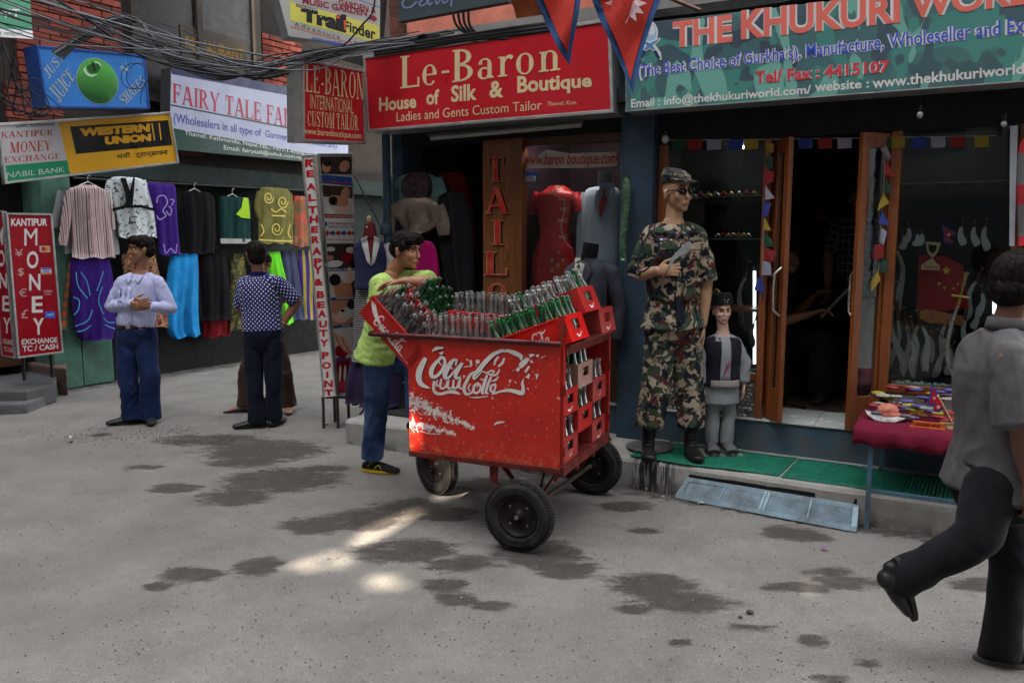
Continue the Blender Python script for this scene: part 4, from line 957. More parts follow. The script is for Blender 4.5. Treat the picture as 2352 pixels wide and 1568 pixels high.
hb = MB(CM); pts = [(.004, -.012, 1.128), (-.93, -.012, 1.128), (-1.15, -.012, 1.126), (-1.185, .0, 1.126), (-1.20, .04, 1.126), (-1.20, .42, 1.126), (-1.20, .80, 1.126), (-1.185, .84, 1.126), (-1.15, .852, 1.126), (-.93, .852, 1.128), (.004, .852, 1.128)]
hb.tube(pts, .0145, 12); hb.build('handle', mat('worn handle bar', (.11, .025, .03), .38, .55, var=.6, scale=14, dirt=.6, dirtcol=(.05, .04, .045)), cart)
# painted logo, traced stroke by stroke
G = [(140, 115), (1772, 190), (1745, 1530), (148, 1345)]
FP = Panel(CM @ Vector((-.93, -.001, ZT)), CM @ Vector((0, -.001, ZT)), CM @ Vector((0, -.001, ZB0)), CM @ Vector((-.93, -.001, ZB0)))
def guv(x, y):
 u = (x - 143) / (1760 - 143); t0 = 115 + 75 * u; b0 = 1345 + 185 * u; return u, (y - t0) / (b0 - t0)
logo = [([(345, 330), (305, 400), (270, 480), (265, 560), (300, 615), (388, 652)], [42, 62, 72, 66, 50, 8]), ([(418, 258), (470, 228), (545, 222)], [10, 38, 16]), ([(505, 272), (522, 284), (545, 260)], [16, 26, 14]),
 ([(520, 330), (455, 385), (408, 460), (412, 520), (455, 528), (520, 470), (560, 385), (545, 330), (505, 325), (492, 370), (525, 410)], [22, 40, 52, 46, 34, 32, 34, 30, 22, 12, 8]),
 ([(700, 352), (655, 350), (605, 410), (562, 490), (565, 540), (610, 530), (670, 455), (715, 400)], [16, 30, 56, 58, 40, 24, 14, 8]), ([(692, 348), (676, 405)], [24, 20]), ([(752, 380), (710, 440), (676, 510), (690, 545), (735, 522)], [30, 44, 44, 28, 8]),
 ([(628, 432), (642, 446)], [18, 14]), ([(760, 424), (852, 410)], [8, 14]), ([(800, 338), (812, 356)], [18, 6]), ([(838, 350), (850, 405)], [26, 20]), ([(895, 365), (935, 365)], [36, 38]), ([(905, 385), (900, 420)], [12, 6]),
 ([(1165, 250), (1085, 285), (1005, 360), (930, 450), (872, 520), (880, 548), (915, 520), (960, 470)], [30, 42, 50, 52, 30, 22, 16, 8]), ([(955, 462), (1020, 490), (1090, 510), (1130, 480), (1145, 438)], [10, 16, 20, 18, 8]), ([(1010, 480), (1060, 460), (1090, 470), (1060, 500)], [10, 18, 16, 8]),
 ([(1135, 312), (1105, 350), (1090, 402)], [22, 24, 14]), ([(1195, 325), (1172, 382), (1128, 415)], [18, 26, 18]), ([(1165, 255), (1235, 248), (1310, 275), (1365, 308), (1362, 345)], [24, 34, 50, 42, 16]), ([(1150, 240), (1205, 240)], [20, 14]),
 ([(1450, 300), (1500, 285)], [42, 14]), ([(1445, 325), (1400, 365), (1370, 400), (1365, 430)], [26, 58, 56, 14]), ([(1450, 408), (1408, 472)], [22, 26]), ([(1345, 425), (1325, 462)], [26, 34]), ([(1520, 300), (1545, 292)], [18, 30]), ([(1565, 320), (1612, 295)], [12, 4]), ([(1465, 345), (1478, 372)], [26, 20]), ([(1450, 492), (1430, 535)], [22, 34]), ([(1508, 500), (1530, 500), (1520, 545)], [12, 22, 10]), ([(1255, 555), (1250, 585)], [20, 18]), ([(1235, 610), (1245, 612)], [12, 10]), ([(1430, 640), (1445, 660)], [14, 8]), ([(1300, 572), (1318, 590)], [8, 10]),
 ([(440, 575), (430, 640), (445, 695), (510, 712), (590, 692), (660, 690), (728, 716)], [28, 34, 34, 30, 32, 42, 6]), ([(475, 560), (462, 622), (495, 622)], [12, 20, 10]), ([(520, 550), (503, 630), (530, 655), (570, 625), (582, 570)], [18, 28, 22, 20, 14]), ([(600, 560), (590, 640), (625, 650), (660, 600)], [16, 26, 18, 12]), ([(655, 560), (650, 640), (690, 640), (715, 560)], [20, 26, 20, 18]), ([(730, 540), (715, 640), (760, 652)], [22, 24, 10]), ([(755, 520), (780, 522)], [16, 12]),
 ([(890, 470), (840, 500), (798, 570), (766, 650), (790, 712), (850, 695), (885, 650)], [14, 26, 34, 38, 34, 18, 8]), ([(838, 600), (812, 650), (840, 680)], [12, 18, 10]), ([(925, 590), (880, 620), (868, 680), (905, 700), (945, 650), (930, 600), (905, 640)], [18, 26, 30, 24, 22, 18, 10]),
 ([(1015, 505), (985, 600), (960, 690), (985, 705)], [20, 34, 30, 12]), ([(1060, 520), (1030, 590), (1000, 690), (1030, 700)], [18, 28, 28, 12]), ([(1110, 600), (1060, 620), (1050, 670), (1085, 680), (1105, 610), (1085, 690)], [14, 24, 26, 22, 24, 18]), ([(1135, 520), (1100, 560), (1060, 570)], [14, 22, 10]), ([(940, 545), (975, 560), (1010, 540)], [8, 16, 10]),
 ([(820, 742), (900, 748), (1025, 732)], [4, 16, 8]), ([(1062, 712), (1150, 682), (1240, 668), (1320, 682), (1378, 695), (1388, 640), (1380, 590), (1395, 540)], [16, 22, 36, 44, 48, 32, 26, 6]), ([(1070, 740), (1072, 765)], [12, 14]),
 ([(1085, 1045), (1120, 1018), (1195, 1008)], [6, 26, 14]), ([(270, 1112), (380, 1140), (500, 1146)], [10, 8, 6])]
ink = []
for p_, w_ in logo: ink += stroke(p_, w_, 4)
rl = random.Random(4)
for k in range(150):     # flakes of old white paint
 z_ = rl.random()
 if z_ < .35: x, y, s_ = rl.gauss(240, 70), rl.gauss(850, 55), rl.uniform(5, 18)
 elif z_ < .6: u = rl.random(); x, y, s_ = 330 + 520 * u, 900 + 160 * u + rl.gauss(0, 22), rl.uniform(5, 20)
 elif z_ < .75: x, y, s_ = rl.uniform(160, 480), rl.gauss(1090, 32), rl.uniform(4, 14)
 elif z_ < .9: x, y, s_ = rl.uniform(1180, 1540), rl.uniform(320, 720), rl.uniform(3, 10)
 else: x, y, s_ = rl.uniform(1000, 1720), rl.uniform(860, 1080), rl.uniform(2, 6)
 if x < 160: x = 160 + rl.random() * 40
 n = 6; ink.append([(x + s_ * rl.uniform(.5, 1) * math.cos(2 * math.pi * i / n), y + s_ * rl.uniform(.4, 1) * math.sin(2 * math.pi * i / n)) for i in range(n)])
def inkmesh(off, h, polys):
 b = MB()
 for i, q in enumerate(polys):
  b.add([FP.p(*guv(x + off[0], y + off[1]), h + .00012 * (i % 10)) for x, y in q], [tuple(range(len(q)))])
 return b
t = NT('chipped white logo paint'); nn = t.noise(30, detail=6, rough=.75); n5 = t.noise(6, detail=3)
cc = t.mix(t.ramp(n5, .4, .7, 0, .35), (.70, .68, .66), (.52, .42, .36)); cc = t.mix(t.ramp(nn, .66, .69), cc, (.34, .014, .010)); cc = t.mix(t.ramp(t.noise(70, detail=3), .68, .72, 0, .9), cc, (.07, .04, .04))
wlogo = t.fin(cc, .5, 0, t.bump(nn, .3, .002))
inkmesh((7, 9), .0012, [q for p_, w_ in logo[:4] + logo[4:7] + logo[13:14] + logo[18:19] for q in stroke(p_, w_, 4)]).build('painted_shadow', mat('black logo shadow', (.02, .012, .012), .5), cart)
inkmesh((0, 0), .003, ink).build('painted_logo', wlogo, cart)
# wheels
rubber = mat('dusty tyre rubber', (.022, .021, .020), .8, var=.4, scale=9, bump=.4, bscale=90, dirt=.35, dirtcol=(.09, .08, .065))
rimm = mat('black wheel rim', (.016, .014, .013), .5, .3, dirt=.3, dirtcol=(.06, .04, .03))
def wheel(M, r=.19, w_=.078):
 tw = MB(M)
 prof = [(r * .60, -w_ * .28), (r * .66, -w_ * .46), (r * .80, -w_ * .52), (r * .91, -w_ * .48), (r * .975, -w_ * .36), (r, -w_ * .15), (r, w_ * .15), (r * .975, w_ * .36), (r * .91, w_ * .48), (r * .80, w_ * .52), (r * .66, w_ * .46), (r * .60, w_ * .28)]
 tw.lathe(prof, 64)
 for k in range(72):       # tread: staggered lugs
  for j, (rad, off, tilt) in enumerate(((r + .001, -.026, 30), (r + .0025, -.009, -30), (r + .0025, .009, 30), (r + .001, .026, -30))):
   A = RZ(k * 5 + (2.5 if j % 2 else 0)) @ T(rad, 0, off) @ RY(18 * (1 if off > 0 else -1) * (abs(off) > .02)) @ RX(tilt)
   tw.box((-.004, -.0052, -.0068), (.0035, .0052, .0068), A)
 for rr in (.70, .84):     # rings moulded on the side wall
  for s in (-1, 1): tw.lathe([(r * rr, s * w_ * .50), (r * (rr + .008), s * w_ * .545), (r * (rr + .02), s * w_ * .50)], 48)
 o = tw.build('tyre', rubber, cart)
 h = MB(M)
 for s in (-1, 1):
  h.lathe([(r * .62, s * w_ * .32), (r * .60, s * w_ * .40), (r * .55, s * w_ * .36), (r * .50, s * w_ * .12), (r * .32, s * w_ * .08), (r * .24, s * w_ * .16), (r * .16, s * w_ * .18), (r * .14, s * w_ * .42), (0, s * w_ * .44)], 40)
 o2 = h.build('rim', rimm, cart)
 nb = MB(M)
 for s in (-1, 1):
  nb.lathe([(.011, s * w_ * .44), (.011, s * w_ * .62), (0, s * w_ * .63)], 6, None, False)
  for k in range(4): nb.lathe([(.006, 0), (.006, s * .008), (0, s * .009)], 6, RZ(45 + k * 90) @ T(r * .37, 0, s * w_ * .09), False)
 nb.build('nut', mat('bright worn steel', (.30, .27, .24), .4, .7), o2)
AY = Matrix.Rotation(R(-90), 4, 'X')
wheel(CM @ T(-.205, -.075, .192) @ AY); wheel(CM @ T(-.145, 1.02, .192) @ AY)
wheel(CM @ T(-1.10, .62, .190) @ RZ(-24) @ AY)
b = MB(CM); b.tube([(-.20, -.05, .192), (-.15, 1.0, .192)], .014, 10); b.build('axle', mat('dull axle steel', (.13, .10, .085), .5, .6, dirt=.4), cart)
b = MB(CM)
for y in (.10, .86):
 b.beam((-.03, y, ZB0), (-.18, y - .01, .20), .035, .012); b.beam((-.12, y + .02, ZB0), (-.18, y, .20), .03, .012); b.beam((-.42, y, ZB0), (-.20, y, .20), .03, .012)
b.beam((-.40, .02, ZB0), (-.40, .02, .34), .045, .02); b.beam((-.42, .02, .34), (-.20, .03, .21), .02, .012)
b.beam((-.10, .80, .45), (-.24, .56, .20), .014)
b.build('wheel_bracket', rust, cart)
b = MB(CM)
b.beam((-.90, .35, .42), (-1.12, .55, .40), .04, .03); b.beam((-.90, .78, .42), (-1.10, .70, .40), .04, .03); b.beam((-1.10, .54, .41), (-1.10, .70, .41), .05, .02)
b.beam((-1.08, .56, .41), (-1.11, .575, .19), .03, .01); b.beam((-1.12, .69, .41), (-1.09, .665, .19), .03, .01)
b.build('steering_fork', rust, cart)
# ---------------- crates ----------------
crm = [mat('crate red bright', (.55, .010, .008), .34, var=.12, dirt=.12, bump=.05), mat('crate red worn', (.40, .016, .016), .45, var=.25, dirt=.35, dirtcol=(.18, .05, .04)), mat('crate red dusty', (.33, .022, .022), .6, var=.3, dirt=.45, dirtcol=(.22, .12, .10)),
 mat('crate faded', (.34, .20, .16), .8, var=.3, scale=12, dirt=.3, dirtcol=(.35, .03, .02))]
CL, CW, CH = .46, .29, .148
def crate_mesh(L=CL, W=CW, H=CH):
 """origin: middle of the underside; end with the hand hole towards +x and -x"""
 b = MB(); x, y = L / 2, W / 2; t = .010
 for s in (-1, 1):
  # long sides, thinner between stout corners
  b.box((-x + .05, s * (y - .004) - t / 2, 0), (x - .05, s * (y - .004) + t / 2 - .002, H - .012))
  for e in (-1, 1):
   b.box((min(e * (x - .05), e * x), s * y - (t if s > 0 else 0), 0), (max(e * (x - .05), e * x), s * y + (0 if s > 0 else t), H))
   for k in range(3):    # moulded ribs near the corners
    for q in range(4): b.box((e * (x - .043 + .010 * q) - .0022, s * y - .0015, .02 + k * .042), (e * (x - .043 + .010 * q) + .0022, s * y + .0015, .05 + k * .042))
  b.box((-x + .05, s * y - .006, H - .012), (x - .05, s * y + .006, H))
  # ends with a hand hole
  X0, X1 = (x - t, x) if s > 0 else (-x, -x + t); hw, h0, h1 = .055, H * .42, H * .80; yy = y - t
  b.box((X0, -yy, 0), (X1, yy, h0)); b.box((X0, -yy, h1), (X1, yy, H)); b.box((X0, -yy, h0), (X1, -hw, h1)); b.box((X0, hw, h0), (X1, yy, h1))
  e = s * (x + .0025)
  for lo, hi in (((-hw - .012, h0 - .010), (hw + .012, h0)), ((-hw - .012, h1), (hw + .012, h1 + .010)), ((-hw - .012, h0), (-hw, h1)), ((hw, h0), (hw + .012, h1))):
   b.box((min(e, s * (x - .001)), lo[0], lo[1]), (max(e, s * (x - .001)), hi[0], hi[1]))
  b.box((min(e, s * (x - .001)), -y + .004, 0), (max(e, s * (x - .001)), y - .004, .010))
 b.box((-x + t, -y + t, .002), (x - t, y - t, .010))
 for i in range(1, 6): b.box((-x + i * L / 6 - .0015, -y + t, .010), (-x + i * L / 6 + .0015, y - t, .055))
 for j in range(1, 4): b.box((-x + t, -y + j * W / 4 - .0015, .010), (x - t, -y + j * W / 4 + .0015, .0545))
 return b
CRM = crate_mesh().mesh('crate')
swoosh = stroke([(0, .62), (.18, .25), (.42, .18), (.70, .50), (1, .92)], [.16, .30, .26, .14, .02], 5)
def decal_side():
 b = MB(); y = -CW / 2 - .0012;
 for i, q in enumerate(script_logo()): b.add([(-.13 + .25 * u, y + .0001 - .0001 * (i % 8), .025 + .085 * v) for u, v in q], [(0, 1, 2, 3)])
 return b
def decal_sideswoosh():
 b = MB(); y = -CW / 2 - .001
 for i, q in enumerate(stroke([(0, 1), (.18, .5), (.5, .16), (1, 0)], [.10, .14, .09, .02], 6)): b.add([(-.20 + .40 * u, y - .0001 * (i % 8), .02 + .10 * v) for u, v in q], [(0, 1, 2, 3)])
 return b
def decal_end(kind=0):
 b = MB(); x = CL / 2 + .0034
 P_ = swoosh if kind == 0 else script_logo()
 for i, q in enumerate(P_):
  if kind == 0: b.add([(x + .0001 * (i % 8), -.045 + .085 * u, .016 + .034 * v) for u, v in q], [(0, 1, 2, 3)])
  else: b.add([(x + .0001 * (i % 8), -.028 + .056 * u, .018 + .034 * v + .01 * u) for u, v in q], [(0, 1, 2, 3)])
 return b
DS, DE0, DE1 = decal_side().mesh('printed_logo'), decal_end(0).mesh('printed_swoosh'), decal_end(1).mesh('printed_logo'); DSS = decal_sideswoosh().mesh('printed_swoosh')
for d in (DS, DE0, DE1, DSS): d.materials.append(mat('crate print', (.70, .66, .64), .5, var=.15, dirt=.15))
def crate(M, mi, label, side=False, end=0, sw=False):
 me = CRM.copy(); me.materials.clear(); me.materials.append(crm[mi])
 o = bpy.data.objects.new('bottle_crate', me); COL.objects.link(o); o.matrix_basis = CM @ M; WM[o.name] = CM @ M
 tag(o, label, 'crate', 'red plastic bottle crates on the cart')
 b_ = o.modifiers.new('bevel', 'BEVEL'); b_.width = .0012; b_.limit_method = 'ANGLE'; b_.angle_limit = R(50)
 if side: link_mesh('printed_logo', DS, None, o)
 if sw: link_mesh('printed_swoosh', DSS, None, o)
 if end is not None: link_mesh('printed_swoosh' if end == 0 else 'printed_logo', DE0 if end == 0 else DE1, None, o)
 return o
# ---------------- bottles ----------------
def glass_mat(name, tint, edge, thick=.5):
 t = NT(name); n = t.n; l = t.l; n.remove(t.b)
 tr = n.new('ShaderNodeBsdfTransparent'); gl = n.new('ShaderNodeBsdfGlossy'); gl.inputs['Roughness'].default_value = .10; gl.inputs['Color'].default_value = (1, 1, 1, 1)
 df = n.new('ShaderNodeBsdfDiffuse'); df.inputs['Color'].default_value = (*edge, 1)
 lw = n.new('ShaderNodeLayerWeight'); lw.inputs['Blend'].default_value = .5
 c = t.mix(t.ramp(lw.outputs['Facing'], .5, .95), tint, tuple(x * .40 for x in tint)); l.new(c, tr.inputs[0])
 fr = n.new('ShaderNodeFresnel'); fr.inputs[0].default_value = 1.55
 m1 = n.new('ShaderNodeMixShader'); l.new(t.ramp(fr.outputs[0], 0, 1, .05, 1.), m1.inputs[0]); l.new(tr.outputs[0], m1.inputs[1]); l.new(gl.outputs[0], m1.inputs[2])
 m2 = n.new('ShaderNodeMixShader'); m2.inputs[0].default_value = thick; l.new(m1.outputs[0], m2.inputs[1]); l.new(df.outputs[0], m2.inputs[2]); l.new(m2.outputs[0], t.out.inputs[0])
 return t.m
gclear = glass_mat('clear bottle glass', (.92, .95, .94), (.5, .54, .54), .035); ggreen = glass_mat('green bottle glass', (.03, .50, .17), (.004, .16, .05), .14)
prof = [(.012, .004), (.026, .0), (.030, .004), (.0305, .022), (.0295, .040), (.0275, .058), (.0280, .072), (.0305, .095), (.0310, .112), (.0290, .132), (.0240, .152), (.0185, .172), (.0148, .192), (.0132, .212), (.0128, .224), (.0155, .226), (.0160, .232), (.0145, .236), (.0158, .238), (.0150, .244), (.0115, .246)]
def bottle_mesh(m):
 b = MB(); b.lathe(prof, 14); me = b.mesh('bottle'); me.materials.append(m); return me
BC, BG = bottle_mesh(gclear), bottle_mesh(ggreen)
def rad_at(z):
 for (r0, z0), (r1, z1) in zip(prof[1:14], prof[2:15]):
  if z0 <= z <= z1: return r0 + (r1 - r0) * (z - z0) / max(1e-6, z1 - z0)
 return .03
def wrap(polys, a0, aw, z0, zh, h):
 b = MB()
 for q in polys:
  vs = []
  for u, v in q: z = z0 + zh * v; a = a0 + aw * (u - .5); r = rad_at(z) + h; vs.append((r * math.cos(a), r * math.sin(a), z))
  b.add(vs, [tuple(range(len(q)))])
 return b
pw = mat('bottle print white', (.62, .62, .60), .6, bump=0); py_ = mat('bottle print yellow', (.62, .48, .05), .6, bump=0); pb_ = mat('bottle print blue', (.03, .09, .38), .6, bump=0); pr_ = mat('bottle print red', (.45, .02, .02), .6, bump=0)
def rectp(u0, v0, u1, v1, n=6): return [[(u0 + (u1 - u0) * i / n, v0), (u0 + (u1 - u0) * (i + 1) / n, v0), (u0 + (u1 - u0) * (i + 1) / n, v1), (u0 + (u1 - u0) * i / n, v1)] for i in range(n)]
def prints(kind):
 out = []
 for a in (0, math.pi * .9):
  if kind == 'yellow': out += [(wrap(rectp(0, 0, 1, 1) , a, 1.9, .088, .034, .0006), pw), (wrap(rectp(.12, .12, .8, .62), a, 1.9, .088, .034, .001), py_), (wrap(rectp(.62, .55, .95, .9, 2), a, 1.9, .088, .034, .0013), pb_)]
  elif kind == 'script': out += [(wrap(script_logo(), a, 2.1, .086, .032, .0007), pw)]
  elif kind == 'redband': out += [(wrap(rectp(0, 0, 1, 1), a, 2.0, .086, .034, .0005), pr_), (wrap(script_logo(), a, 1.7, .090, .026, .001), pw)]
  elif kind == 'green':
   vs, fs = text_geo('Sprite', .02, .3); b = MB()
   b.add([((rad_at(.10 + .03 * y + .012 * x) + .0007) * math.cos(a + 2.0 * (x - .5)), (rad_at(.10 + .03 * y + .012 * x) + .0007) * math.sin(a + 2.0 * (x - .5)), .10 + .03 * y + .012 * x) for x, y in vs], fs)
   out += [(b, pw), (wrap(rectp(.05, 0, .95, .5), a, 1.9, .074, .010, .0007), pw), (wrap(rectp(.55, 0, .68, .8, 1), a, 1.8, .134, .008, .0008), py_)]
 mb = MB(); ms = []; idx = []
 for b, m in out:
  if m not in ms: ms.append(m)
  k = len(mb.v); mb.v += b.v; mb.f += [tuple(i + k for i in f) for f in b.f]; mb.sm += b.sm; idx += [ms.index(m)] * len(b.f)
 me = mb.mesh('printed_label')
 for m in ms: me.materials.append(m)
 me.polygons.foreach_set('material_index', idx); return me
PR = {k: prints(k) for k in ('yellow', 'script', 'redband', 'green')}
def bottle(M, green, pk, label, group):
 o = bpy.data.objects.new('glass_bottle', BG if green else BC); COL.objects.link(o); o.matrix_basis = M; WM[o.name] = M
 tag(o, label, 'bottle', group)
 if pk: link_mesh('printed_label', PR[pk], None, o)
 return o
def fill(M, pick, where, jit=2.5, rows=range(6), cols=range(4)):
 for i in rows:
  for j in cols:
   r = pick(i, j)
   if r is None: continue
   g, pk = r
   A = CM @ M @ T(-CL / 2 + (i + .5) * CL / 6, -CW / 2 + (j + .5) * CW / 4, .0115) @ RX(rnd.uniform(-jit, jit)) @ RY(rnd.uniform(-jit, jit)) @ RZ(-90 + rnd.uniform(-50, 50))
   col = 'green' if g else 'clear'
   bottle(A, g, pk, '%s bottle, %s in the %s row of the %s' % (col, ('leftmost', 'second from left', 'third from left', 'third from right', 'second from right', 'rightmost')[i], ('nearest', 'second', 'third', 'farthest')[j], where), 'bottles in the ' + where)
def placed(x_right, y0, z_rim, tilt):
 """crate whose right rim corner is at (x_right, z_rim) and near side at y0; tilt > 0 lifts the right end"""
 return T(x_right, y0 + CW / 2, z_rim) @ RY(-tilt) @ T(-CL / 2, 0, -CH)
# two crates hanging over the left end
Ta = T(-1.16, .0 + CW / 2, 1.352) @ RY(43) @ T(CL / 2, 0, -CH)
crate(Ta, 1, 'red crate tilted steeply over the left end of the cart, nearest of two', side=True, end=None, sw=True)
fill(Ta, lambda i, j: (j == 2 and i < 1, ('yellow', 'script', 'yellow', 'script', 'redband', 'script')[i] if j < 2 else 'script'), 'near left tilted crate')
Tb = T(-1.12, .32 + CW / 2, 1.372) @ RY(41) @ T(CL / 2, 0, -CH)
crate(Tb, 1, 'red crate tilted over the left end of the cart behind the nearest one', end=None)
fill(Tb, lambda i, j: ((i + j) % 5 != 0, 'green' if (i + j) % 5 else 'script'), 'rear left tilted crate')
# upright crate in front, clear bottles
Tc = placed(-.405, .02, 1.135, 0)
crate(Tc, 1, 'red crate standing level in the front middle of the cart top'); fill(Tc, lambda i, j: (False, 'script'), 'level front crate', 1.5)
Td = placed(cpt(1190, 735, .34)[0], .33, 1.232, -2)
crate(Td, 0, 'red crate standing level behind the front middle crate'); fill(Td, lambda i, j: (False, 'yellow'), 'level crate of yellow labels', 1.5)
# the tilted crates on the right
Te = placed(.004, .02, 1.276, 20.5)
crate(Te, 0, 'bright red crate with large white script, tilted behind the right post', side=True); fill(Te, lambda i, j: (True, 'green'), 'bright red tilted crate')
Tf = placed(-.03, .325, 1.405, 23)
crate(Tf, 1, 'topmost red crate, tilted at the right end of the cart'); fill(Tf, lambda i, j: (i in (5,) and j in (1, 2) or i == 1 and j == 0, 'green' if (i in (5,) and j in (1, 2) or i == 1 and j == 0) else ('redband' if i == 5 and j == 3 else 'script')), 'topmost tilted crate')
Tg = placed(.0135, .60, 1.262, 10)
crate(Tg, 2, 'dull red crate at the far right corner of the cart top'); fill(Tg, lambda i, j: (False, 'script') if i < 4 and j > 1 else None, 'far right corner crate', 2)
# crates inside, seen through the open right end
def inner(y0, z0, mi, label, end, green, pk, short, W=.262):
 M = T(-CL / 2 - .004, y0 + CW / 2 * .93, z0) @ SC(1, W / CW, .93)
 crate(M, mi, label, end=end); Mb = T(-CL / 2 - .004, y0 + W / 2, z0)
 for i in range(2, 6):
  for j in range(3):
   if pk is None: continue
   if green == 2: g = (i + j) % 2 == 0
   else: g = bool(green)
   A = CM @ Mb @ T(-CL / 2 + (i + .5) * CL / 6, -W / 2 + (j + .5) * W / 3, .012) @ RX(rnd.uniform(-2, 2)) @ RY(rnd.uniform(-2, 2)) @ RZ(rnd.uniform(-60, 60)) @ SC(1, 1, .93)
   bottle(A, g, 'green' if g and pk != 'yellow' else pk, '%s bottle, %s from the end and %s, in the %s' % ('green' if g else 'clear', ('fourth', 'third', 'second', 'first')[i - 2], ('nearest', 'middle', 'farthest')[j], short), 'bottles in the ' + short)
inner(.035, .460, 2, 'lowest crate of the near column inside the open end of the cart', 1, 0, 'script', 'bottom near crate')
inner(.030, .722, 1, 'upper crate of the near column inside the cart, resting on bottles', 0, 0, 'script', 'upper near crate')
inner(.298, .580, 1, 'lower crate of the middle column inside the cart, without print on its end', None, 2, 'yellow', 'lower middle crate')
inner(.292, .836, 3, 'faded pinkish grey crate inside the cart, full of green bottles', None, 1, 'green', 'faded crate')
inner(.565, .453, 2, 'lowest crate of the far column inside the cart, with a white swoosh', 0, 0, 'script', 'bottom far crate')
inner(.565, .706, 2, 'upper crate of the far column inside the cart, with small script', 1, 0, 'script', 'upper far crate')
# ======================= people and dress dummies =======================
def skin(name, c, c2=None):
 t = NT(name); n = t.noise(9, detail=5); n2 = t.noise(140, detail=3)
 col = t.mix(t.ramp(n, .35, .7), tuple(x * .78 for x in c), c); col = t.mix(t.ramp(n2, .4, .7, 0, .15), col, tuple(x * .6 for x in c))
 return t.fin(col, .48, 0, t.bump(n2, .15, .001), Subsurface_Weight=.06, Subsurface_Radius=(.02, .01, .005))
skA = skin('warm brown skin', (.30, .135, .075)); skD = skin('golden brown skin', (.34, .155, .085)); skP = mat('mannequin skin', (.36, .22, .135), .35, var=.1, bump=.05); skB = mat('pale doll skin', (.56, .36, .29), .35, var=.08, bump=.05)
def hairmat():
 t = NT('black hair'); n = t.noise(70, t.map((1, 1, .3)), detail=4)
 return t.fin(t.mix(t.ramp(n, .4, .7), (.006, .005, .005), (.022, .018, .016)), .55, 0, t.bump(n, .8, .006), Specular_IOR_Level=.05)
hairm = hairmat()
eyew = mat('eye white', (.45, .42, .40), .3, bump=0); eyed = mat('dark iris', (.012, .008, .006), .2, bump=0); lipm = mat('lips', (.28, .085, .065), .5, bump=0); browm = mat('brow hair', (.015, .011, .009), .8, bump=0)
blackl = mat('black leather', (.016, .015, .016), .32, var=.3, dirt=.2, dirtcol=(.09, .08, .07), bump=.2); steel = mat('polished metal', (.5, .48, .44), .25, .9)
def frameM(c, fwd, up=(0, 0, 1)):
 y = Vector(fwd).normalized(); x = y.cross(Vector(up)).normalized(); z = x.cross(y)
 m = Matrix((x, y, z)).transposed().to_4x4(); m.translation = Vector(c); return m
def head_shapes(M, k=1., ears=True):
 def b(c, r): return S_ball(tuple(x * k for x in c), tuple(x * k for x in r), M, 20, 16)
 out = [b((0, -.012, .030), (.076, .096, .088)), b((0, .012, -.030), (.064, .078, .075)), b((0, .030, -.068), (.047, .056, .042)), b((0, .070, -.093), (.022, .017, .018)),
  b((0, .078, .036), (.050, .016, .012)), b((.040, .062, -.022), (.020, .020, .024)), b((-.040, .062, -.022), (.020, .020, .024)),
  b((0, .088, -.062), (.024, .013, .013))]
 n = S_limb([M @ Vector((0, .084 * k, .026 * k)), M @ Vector((0, .097 * k, -.004 * k)), M @ Vector((0, .1035 * k, -.026 * k))], [.007 * k, .008 * k, .0115 * k], None, 12); out.append(n)
 if ears:
  for s in (-1, 1): out += [b((s * .080, -.012, -.008), (.008, .018, .030)), b((s * .083, -.018, .006), (.009, .014, .018))]
 return out
def face_post(M, k=1.):
 Mi = np.array(M.inverted())
 def f(P, N):
  Q = P @ Mi[:3, :3].T + Mi[:3, 3]; Q = Q / k; d = np.zeros(len(P))
  for sx in (-1, 1): d -= .010 * np.exp(-(((Q[:, 0] - sx * .031) / .016) ** 2 + ((Q[:, 2] - .012) / .011) ** 2)) * (Q[:, 1] > .04)
  d -= .0035 * np.exp(-((Q[:, 0] / .022) ** 2 + ((Q[:, 2] + .0625) / .0035) ** 2)) * (Q[:, 1] > .06)
  for sx in (-1, 1): d -= .003 * np.exp(-(((Q[:, 0] - sx * .045) / .012) ** 2 + ((Q[:, 2] + .055) / .02) ** 2)) * (Q[:, 1] > .03)
  return P + N * (d * k)[:, None]
 return f
def face_parts(t, M, k=1., brow=1., lips=True, eyes=True, lm=None):
 for s in (-1, 1):
  if eyes:
   b = MB(M); b.ball((s * .031 * k, .0685 * k, .012 * k), (.0145 * k, .011 * k, .0082 * k), 12, 8); e = b.build('eye', eyew, t)
   b = MB(M); b.ball((s * .031 * k + .001, .0775 * k, .0125 * k), (.0060 * k, .0035 * k, .0062 * k), 10, 6); b.build('iris', eyed, e)
   b = MB(M); b.tube([(s * .017 * k, .076 * k, .0175 * k), (s * .031 * k, .0805 * k, .0215 * k), (s * .046 * k, .070 * k, .0165 * k)], [.0016 * k, .0024 * k, .0014 * k], 6); b.build('eyelid', browm, e)
  if brow:
   b = MB(M); b.tube([(s * .014 * k, .092 * k, .033 * k), (s * .031 * k, .091 * k, .041 * k), (s * .050 * k, .076 * k, .034 * k)], [(.0045 * k, .003 * k), (.0048 * k, .003 * k), (.0018 * k, .002 * k)], 6, side=(0, 0, 1)); b.build('eyebrow', browm, t)
 if lips:
  b = MB(M); b.tube([(-.022 * k, .089 * k, -.0625 * k), (-.008 * k, .1005 * k, -.0575 * k), (0, .1015 * k, -.059 * k), (.008 * k, .1005 * k, -.0575 * k), (.022 * k, .089 * k, -.0625 * k)], [.0012 * k, .0038 * k, .0034 * k, .0038 * k, .0012 * k], 8)
  b.tube([(-.018 * k, .090 * k, -.0655 * k), (0, .1005 * k, -.0690 * k), (.018 * k, .090 * k, -.0655 * k)], [.001 * k, .0046 * k, .001 * k], 8); b.build('mouth', lm or lipm, t)
